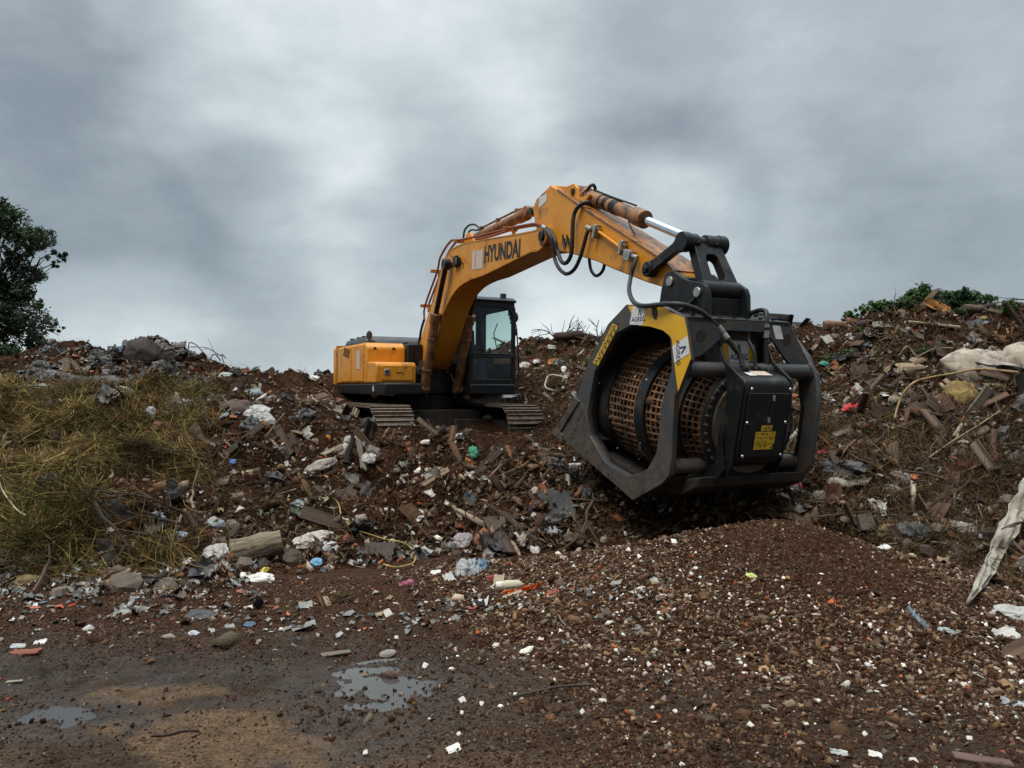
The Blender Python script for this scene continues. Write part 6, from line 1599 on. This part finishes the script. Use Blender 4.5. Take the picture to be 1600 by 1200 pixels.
H('sheet', 'paper_scrap', 'white paper between the arching stalk and the cushion', 'paper', 1414, 620, 20, 7, WH, -10, 45, crumple=.1)
H('log', 'post', 'dark leaning post cut off by the right picture edge', 'post', 1585, 506, 74, 7, (.055, .04, .032), -58, 5, sink=-1.2)
H('sheet', 'tarp', 'orange tarp on the crest in front of the green trees', 'tarp', 1465, 482, 38, 14, (.42, .19, .045), -25, 25, crumple=.06, sink=-.8)
H('log', 'log', 'stub of a hollow log on the crest right of the orange tarp', 'log', 1516, 490, 28, 13, (.13, .085, .06), -5, 45, sink=-.2)
H('sheet', 'metal_sheet', 'dark grey sheet on the upper right heap below the hollow log', 'metal sheet', 1526, 508, 32, 18, (.085, .09, .10), 8, 35, crumple=.03)
H('board', 'board', 'yellow-brown board on the crest right of the hollow log', 'board', 1543, 496, 32, 7, (.42, .27, .09), 20, 40)
H('log', 'log', 'reddish tan log near the crest right of the bucket', 'log', 1312, 512, 52, 12, (.24, .13, .085), -3, 40, sink=.1)
H('log', 'log', 'dark log stub at the right end of the reddish tan log', 'log', 1345, 511, 24, 13, (.05, .035, .028), 12, 40, sink=.1)
H('block', 'box', 'dark box-like block on the crest where the bucket frame ends', 'block', 1246, 511, 26, 12, (.045, .03, .025), 0, 30)
H('bag', 'plastic_bag', 'teal bag on the right bank beside the bucket frame', 'plastic bag', 1287, 569, 13, 8, (.03, .24, .19), 0, 40)
H('sheet', 'plastic_film', 'pale film hanging down the upper right heap', 'plastic film', 1295, 535, 16, 26, (.36, .35, .32), 20, 35, crumple=.1)
H('sheet', 'plastic_film', 'whitish torn film right of the bucket, seen through its frame', 'plastic film', 1240, 690, 40, 18, (.42, .40, .38), 45, 35, crumple=.1)
H('rock', 'stone', 'round beige stone seen between bucket housing and outer frame', 'stone', 1254, 612, 13, 12, (.38, .30, .22), 0, 40)
H('bag', 'plastic_bag', 'orange scrap seen between bucket housing and outer frame', 'plastic piece', 1237, 620, 15, 9, (.50, .15, .06), 0, 40)
H('board', 'bark_slab', 'brown bark slab seen between bucket housing and outer frame', 'bark slab', 1243, 637, 34, 12, (.16, .09, .055), 10, 40)
H('sheet', 'board_scrap', 'white torn board with black spots low on the right bank', 'board', 1370, 794, 26, 25, WH, -15, 35, crumple=.03, ragged=.07)
H('bag', 'cup', 'bright orange cup lying on the right bank', 'cup', 1430, 751, 15, 12, (.62, .16, .05), 0, 40, rough=.1)
H('bag', 'sack', 'ragged pale sack beside a hollow above the flat tan stone', 'sack', 1408, 748, 24, 18, (.26, .23, .20), -30, 35)
H('rock', 'stone', 'flat tan stone at the top edge of the mound', 'stone', 1388, 831, 46, 24, (.30, .20, .115), 16, 45, t=.5)
H('block', 'block', 'dark grey block left of the flat tan stone', 'block', 1349, 822, 27, 28, (.075, .058, .045), 0, 35)
H('rock', 'stone', 'small tan stone left of the dark grey block', 'stone', 1326, 814, 30, 15, (.24, .165, .11), 12, 45, t=.5)
H('sheet', 'paper_scrap', 'white paper on the soil beneath the flat tan stone', 'paper', 1380, 858, 20, 10, WH, 22, 50)
H('bag', 'cloth', 'grey-white folded cloth low on the right bank', 'cloth', 1502, 832, 56, 28, (.34, .31, .28), -14, 35)
H('bag', 'cloth', 'beige ragged cloth right of the bucket foot', 'cloth', 1287, 786, 28, 26, (.26, .205, .16), 10, 35, mk='dull')
H('board', 'board', 'weathered grey plank just behind the bucket foot', 'board', 1248, 772, 56, 8, (.16, .125, .09), -28, 40, sink=-1)
H('board', 'board', 'white splinter board beneath the weathered grey plank', 'board', 1230, 780, 22, 6, WH, -35, 40)
H('bag', 'plastic_bag', 'brownish white rag at the far end of the reddish stalk', 'cloth', 1308, 759, 28, 14, (.36, .30, .25), -5, 40, mk='dull')
H('bag', 'plastic_bag', 'slate grey bag right of the white torn board', 'plastic bag', 1395, 768, 20, 13, (.24, .24, .24), -20, 40)
strip('tarp_strip', 'long torn white tarp strip hanging down at the right edge', 'tarp', [(1606, 762, .15), (1594, 790, .15), (1578, 822, .14), (1562, 855, .12), (1545, 888, .08), (1528, 920, .04), (1508, 950)], .01, (.38, .345, .29), flat=[9, 12, 14, 12, 11, 6, 1.5], lift=.05)
H('bag', 'plastic_bag', 'pale grey film bag at the right edge below the torn strip', 'plastic bag', 1578, 965, 56, 26, (.46, .45, .43), 0, 45)
H('sheet', 'board', 'white bent board under the pale grey film bag', 'board', 1574, 996, 38, 26, (.60, .58, .55), 15, 50, crumple=.03)
H('board', 'board', 'wide reddish brown plank at the right edge beneath the white board', 'board', 1585, 1026, 80, 26, (.13, .075, .045), 24, 58, t=.03)
H('board', 'board', 'second reddish brown plank edge lying on top of the wide one', 'board', 1582, 1012, 60, 10, (.09, .05, .032), 26, 50, t=.03)
H('board', 'board', 'dull pinkish plank at the bottom right corner of the apron', 'board', 1535, 1192, 84, 16, (.14, .085, .07), -12, 70, t=.02)
strip('plastic_ribbon', 'pale blue plastic ribbon on the bare right side of the mound', 'ribbon', [(1417, 955), (1426, 963), (1435, 972), (1443, 980), (1450, 985)], .01, (.26, .32, .36), flat=[1, 2.5, 3, 3, 2], lift=.012)
H('bag', 'cloth', 'pale blue-grey scrap right of the blue ribbon', 'cloth', 1482, 988, 26, 10, (.30, .35, .37), -20, 50, sink=.3)
H('sheet', 'plastic_film', 'curled translucent film on the apron near the right edge', 'plastic film', 1584, 1104, 38, 15, (.44, .47, .50), -14, 55, crumple=.1)
H('bag', 'wrapper', 'yellow and white wrapper on the left face of the mound', 'wrapper', 1174, 903, 15, 9, (.55, .60, .18), -15, 50)
H('rock', 'brick', 'muddy brown brick lying at the edge of the larger puddle', 'brick', 611, 1058, 27, 15, (.085, .045, .030), -3, 60, t=.8, group=None)
H('rock', 'clod', 'pinkish clod left of the muddy brick', 'clod', 570, 1058, 10, 8, (.20, .11, .08), 0, 60)
H('sheet', 'tile', 'red-brown flat tile at the left edge of the yard', 'tile', 42, 1023, 42, 11, (.22, .065, .035), 4, 65, crumple=.02, t=.015)
H('sheet', 'plastic_film', 'white crumpled film on the mud right of the red-brown tile', 'plastic film', 64, 1006, 17, 11, WH, 20, 60, crumple=.1)
H('sheet', 'plastic_film', 'flattened silvery film just left of the white crumpled one', 'plastic film', 29, 1012, 24, 9, (.42, .44, .45), 0, 65, crumple=.08)
H('rock', 'stone', 'flat pale stone on the mud in front of the boulder', 'stone', 262, 998, 22, 11, (.22, .19, .15), 5, 60, t=.5)
H('rock', 'stone', 'small squarish stone right of the flat pale one', 'stone', 606, 1026, 26, 16, (.24, .22, .19), 10, 55, t=.6)
H('board', 'board', 'thin grey board end at the left edge of the yard', 'board', 22, 1067, 26, 5, (.28, .25, .20), 8, 70, t=.012)
H('bag', 'plastic_bag', 'small black and white bag on the mud left of centre', 'plastic bag', 302, 992, 16, 9, (.40, .42, .45), -8, 55)
H('bag', 'plastic_bag', 'black crumpled film on the mud above the small bag', 'plastic bag', 312, 966, 40, 22, (.022, .022, .022), 0, 55, t=.3)
strip('stick', 'thin dark stick lying flat in the tan patch of the yard', 'stick', [(237, 1152), (262, 1150), (285, 1147), (312, 1145)], .006, (.035, .022, .015), lift=.008)
strip('stick', 'long thin root lying over the chips at the front of the mound', 'stick', [(800, 1094), (830, 1086), (870, 1078), (900, 1076), (926, 1075)], .007, (.05, .032, .022), lift=.02)
strip('stick', 'forked brown twig standing out of the chips left of the mound', 'stick', [(872, 964), (877, 976, .02), (884, 984, .02)], .006, (.18, .13, .09), lift=.02)
H('board', 'board', 'flat grey stick-like board on the stones by the larger puddle', 'board', 525, 1027, 46, 8, (.17, .14, .11), 10, 60, t=.02)
for i, (a, b, L) in enumerate(((909, 1117, 13), (1012, 1040, 12), (664, 1043, 12), (723, 1096, 13), (752, 1103, 10), (722, 1116, 9), (941, 1097, 13), (717, 1149, 9), (1105, 1040, 11), (1157, 1039, 8), (1259, 1133, 9), (1350, 1149, 11), (1172, 1136, 12), (1427, 1196, 16), (1066, 1197, 10), (1019, 1109, 8),
        (1056, 1114, 9), (1513, 1155, 12), (1506, 1072, 12), (1266, 1037, 12), (1108, 1040, 11), (775, 1010, 12), (1030, 960, 10), (1140, 930, 8), (845, 1000, 10), (1438, 1052, 9), (993, 1035, 9), (968, 1051, 10), (571, 1180, 10), (606, 963, 16), (440, 985, 9), (620, 1000, 10))):
    H('block', 'plaster_lump', 'small white plaster lump on the chip apron or the yard', 'plaster lump', a, b, L * .66, L * .7, (.58, .54, .48), HR.uniform(0, 90), 50, t=.6, group='white plaster lumps on the apron', sink=.15, j=.28)
H('sheet', 'paper_scrap', 'white triangular scrap lying on the bare mud at bottom centre', 'paper', 709, 1174, 20, 13, WH, 25, 60, crumple=.03)
H('sheet', 'paper_scrap', 'white pointed paper on the chips near the bottom right', 'paper', 1367, 1182, 20, 10, WH, -15, 60, crumple=.05)
H('sheet', 'paper_scrap', 'silvery crumpled paper left of the white pointed one', 'paper', 1310, 1178, 24, 10, (.42, .44, .42), -10, 60, crumple=.1)
# green weeds on the right heap and by the machine
for i, (a, b, s_, lb) in enumerate(((1443, 548, 18, 'light green weed growing above the padded bundles'), (1474, 546, 16, 'darker green weed right of the light green one'), (1292, 562, 16, 'green weed beside the teal bag'), (1248, 601, 12, 'green weed seen through the bucket frame'),
        (1325, 553, 11, 'pale weed in the middle of the upper right heap'), (1290, 527, 12, 'dusty green weed on the upper right heap under the tan log'), (1580, 478, 24, 'grassy weed clump on the crest at the right edge'), (1415, 468, 22, 'tall grass tuft at the foot of the green trees'),
        (925, 563, 18, 'green weed on the rise just left of the bucket'), (826, 548, 10, 'small green weed beside the cab mirror bar'), (1344, 515, 9, 'small fern-like weed beside the dark log stub'), (1500, 487, 14, 'low weed at the foot of the flat-topped tree'))):
    q = at(a, b + s_ * .4); t = empty('weed', q); tag(t, lb, 'weed'); sm_ = q.y / FPX * s_
    nn = 260; pp = np.random.default_rng(90 + i).normal(size=(nn, 3)) * np.array([.42, .42, .36]) * sm_; pp[:, 2] = np.abs(pp[:, 2]) + .02
    lc = leaves('foliage', [(0, 0, sm_ * .35, sm_ * .55), (sm_ * .3, 0, sm_ * .25, sm_ * .4), (-sm_ * .3, 0, sm_ * .3, sm_ * .4)], 420, .045 if s_ < 20 else .07, [(.07, .13, .03), (.10, .17, .04), (.05, .10, .03)] if i % 2 == 0 else [(.05, .085, .03), (.07, .11, .04), (.09, .11, .05)], leafm, t, 60 + i)
    mb = MB()
    for k in range(5): mb.tube([(0, 0, -.03), (HR.uniform(-.3, .3) * sm_, HR.uniform(-.3, .3) * sm_, sm_ * .7)], [.006, .003], 4)
    mb.build('stem', cm((.08, .11, .03)), t)


# ---------------------------------------------------------------- repeats: one of each kind, then copies
def place_name(px, row):
    if row > 878 and px < 800: return 'along the foot of the bank'
    if px < 350: return 'in the cut grass of the left bank' if row > 602 else 'on the dark heap at the far left'
    if px < 560 and row < 680: return 'near the crest left of the excavator'
    if px < 830: return 'on the slope in front of the excavator' if row > 655 else 'close round the excavator'
    if px < 1150: return 'on the rise between cab and bucket' if row < 640 else 'on the slope behind the hanging bucket'
    return 'on the upper part of the right heap' if row < 560 else 'on the right bank beside the bucket' if row < 740 else 'low on the right bank behind the mound'


def repeats(n, protos, wfn, seed, spread=.45, smin=.6, smax=1.3, lift=.0):
    """protos: (mesh object, look, plural look); each is used itself once, then copied"""
    global rng
    r = np.random.default_rng(seed); p, px = zone_pts(n, wfn, r); nm_ = normal(p[:, 0], p[:, 1]); nm_ = nm_ * .6 + np.array([0, -.35, .3]); nm_ /= np.linalg.norm(nm_, axis=1)[:, None]
    R_ = frame_rot(nm_, spread, r); used = set()
    for i in range(len(p)):
        k = int(r.integers(0, len(protos))); o0, look, plural = protos[k]; o = o0 if k not in used else o0.copy()
        if k in used: COL.objects.link(o)
        used.add(k); s_ = float(r.uniform(smin, smax)); mt = Matrix(R_[i].tolist()).to_4x4(); mt = mt @ Matrix.Diagonal((s_ * float(r.uniform(.8, 1.3)), s_ * float(r.uniform(.75, 1.2)), s_, 1))
        mt.translation = Vector(p[i]) + Vector(nm_[i]) * lift * s_; o.matrix_world = mt
        row = 620 + FPX * (CAM_H - p[i, 2]) / p[i, 1]; z_ = place_name(px[i], row)
        tag(o, '%s %s' % (look, z_), o0['category'], '%s %s' % (plural, z_))
    for k, (o0, _, _) in enumerate(protos):
        if k not in used: bpy.data.objects.remove(o0)


def proto(m, name, cat, look, plural, col, mk='dull', bev=0, sm=50):
    o = m.build(name, cm(col, mk), None, bev, sm); o['category'] = cat; return (o, look, plural)


R0 = random.Random(5)
NG = lambda a, b, c: BARE(a, b, c) * (1 - .8 * GRASSY(a, b, c)) * (.5 + 1.2 * (b < 660) + .8 * (a > 1150) * (b > 560) + 1.0 * np.exp(-((a - 720) / 130) ** 2 - ((b - 860) / 60) ** 2))
repeats(230, [proto(g_board(R0.uniform(.28, .5), R0.uniform(.05, .09), .018, R0), 'board', 'board', lk + ' board lying', lk + ' boards', c, 'wood', .003) for lk, c in (
    ('narrow dark brown', (.065, .04, .026)), ('narrow mid-brown', (.12, .075, .045)), ('narrow weathered grey', (.19, .155, .12)), ('narrow pale tan', (.34, .26, .18)), ('narrow reddish', (.11, .055, .034)), ('narrow blackened', (.025, .018, .014)))], NG, 21, .5, .6, 1.9)
repeats(90, [proto(g_board(R0.uniform(.25, .4), R0.uniform(.14, .2), .016, R0), 'wide_board', 'wide board', lk + ' plate of board lying', lk + ' plates of board', c, 'wood', .003) for lk, c in (('broad brown', (.085, .05, .032)), ('broad grey', (.16, .14, .12)), ('broad rust-coloured', (.10, .05, .031)))], NG, 22, .5, .6, 1.6)
repeats(150, [proto(g_lump(.16, .13, .12, R0, .22, 4, 0, 1.2), 'stone', 'stone', lk + ' stone resting', lk + ' stones', c, 'dull', 0, 0) for lk, c in (('angular dark brown', (.055, .034, .023)), ('angular grey-brown', (.13, .10, .078)), ('angular pale', (.34, .29, .235)))],
        lambda a, b, c: (1 - .7 * GRASSY(a, b, c)) * (.6 + (b > 840) * 1.2), 23, .6, .35, 1.25)
repeats(150, [proto(g_lump(.20, .15, .10, R0, .32, 12, .3, 1.6, .07), 'plastic_bag', 'plastic bag', lk + ' crumpled bag lying', lk + ' crumpled bags', c, 'film', 0, 22) for lk, c in (('white', (.50, .48, .45)), ('dull grey', (.20, .195, .19)), ('black', (.018, .018, .02)), ('beige', (.28, .22, .16)), ('brownish', (.10, .07, .05)), ('bluish grey', (.20, .23, .25)))],
        lambda a, b, c: (1 - .85 * GRASSY(a, b, c)) * (.35 + 1.6 * (b < 650) + 1.8 * np.exp(-((a - 720) / 120) ** 2 - ((b - 890) / 40) ** 2)), 24, .5, .35, 1.1)
repeats(180, [proto(g_sheet(.24, .18, .004, R0, .12, .35, .07), 'sheet_scrap', 'scrap', lk + ' bent sheet scrap lying', lk + ' bent sheet scraps', c, 'dull') for lk, c in (('off-white', (.48, .45, .40)), ('grey', (.20, .20, .20)), ('dark', (.035, .03, .028)), ('brown cardboard', (.20, .13, .08)), ('rusty', (.15, .06, .03)), ('greenish', (.16, .20, .15)))],
        lambda a, b, c: (1 - .8 * GRASSY(a, b, c)) * (.5 + 1.5 * (b < 650)), 25, .55, .4, 1.2)
repeats(190, [proto(g_branch(R0.uniform(.45, .75), .011, R0, 3), 'branch', 'branch', lk + ' branch tangled', lk + ' branches', c, 'wood') for lk, c in (('thin dark', (.035, .023, .016)), ('thin brown', (.095, .062, .04)), ('thin pale', (.24, .18, .12)))],
        lambda a, b, c: .3 + GRASSY(a, b, c) * 1.2 + (a > 1150) * 1.6 + (b < 640) * .5 + (a > 800) * (b > 650) * .5, 26, .7, .6, 1.5, .03)
repeats(60, [proto(g_block(.13, .09, .06, R0, .12), 'brick_piece', 'brick piece', lk + ' brick piece lying', lk + ' brick pieces', c, 'dull', .004) for lk, c in (('red', (.26, .075, .04)), ('orange', (.36, .13, .05)))], lambda a, b, c: (1 - .8 * GRASSY(a, b, c)) * (.5 + (b < 640) + (b > 840)), 27, .7, .4, 1.0)
repeats(110, [proto(g_lump(.30, .22, .16, R0, .32, 12, .3, 1.6, .06), 'refuse_sack', 'refuse sack', lk + ' refuse sack heaped', lk + ' refuse sacks', c, 'film', 0, 24) for lk, c in (('black', (.012, .012, .013)), ('dark brown', (.030, .020, .016)), ('charcoal', (.045, .043, .043)))],
        lambda a, b, c: .015 + np.exp(-((a - 215) / 110) ** 2 - ((b - 565) / 26) ** 2) * 4, 31, .6, .5, 1.4)
repeats(46, [proto(g_sheet(.34, .22, .012, R0, .16, .3, .06, 12), 'rag', 'cloth', lk + ' rag draped', lk + ' rags', c, 'dull') for lk, c in (('brown', (.10, .065, .045)), ('grey', (.17, .165, .16)), ('black', (.02, .018, .018)))], lambda a, b, c: .3 + 1.2 * (b < 640) + .4 * (a > 1150), 28, .4, .5, 1.3)


# each loose piece of these small parts becomes an object of its own
def islands(o):
    me = o.data; n = len(me.vertices); par = list(range(n))

    def find(a):
        while par[a] != a: par[a] = par[par[a]]; a = par[a]
        return a
    for e_ in me.edges:
        a, b = find(e_.vertices[0]), find(e_.vertices[1])
        if a != b: par[a] = b
    g_ = {}
    for p in me.polygons: g_.setdefault(find(p.vertices[0]), []).append(p)
    if len(g_) < 2: return
    co = [v.co.copy() for v in me.vertices]; first = True
    for k, ps in g_.items():
        ids = sorted({v for p in ps for v in p.vertices}); mp = {v: i for i, v in enumerate(ids)}; nm = bpy.data.meshes.new(me.name)
        nm.from_pydata([co[v] for v in ids], [], [[mp[v] for v in p.vertices] for p in ps])
        for m_ in me.materials: nm.materials.append(m_)
        nm.polygons.foreach_set('use_smooth', [p.use_smooth for p in ps])
        if ps[0].use_smooth: nm.set_sharp_from_angle(angle=math.radians(40))
        if first: o.data = nm; first = False
        else: c_ = o.copy(); c_.data = nm; COL.objects.link(c_); c_.matrix_parent_inverse = o.matrix_parent_inverse.copy()


SPLIT = ('lifting_eye', 'pin_cap', 'gusset', 'bolt', 'vent', 'sticker', 'scuff_mark', 'fitting', 'round_opening', 'hydraulic_pipe', 'hydraulic_hose', 'catch', 'rib', 'pin')
for o in list(S.objects):
    if o.type == 'MESH' and o.parent and o.name.split('.')[0] in SPLIT: islands(o)
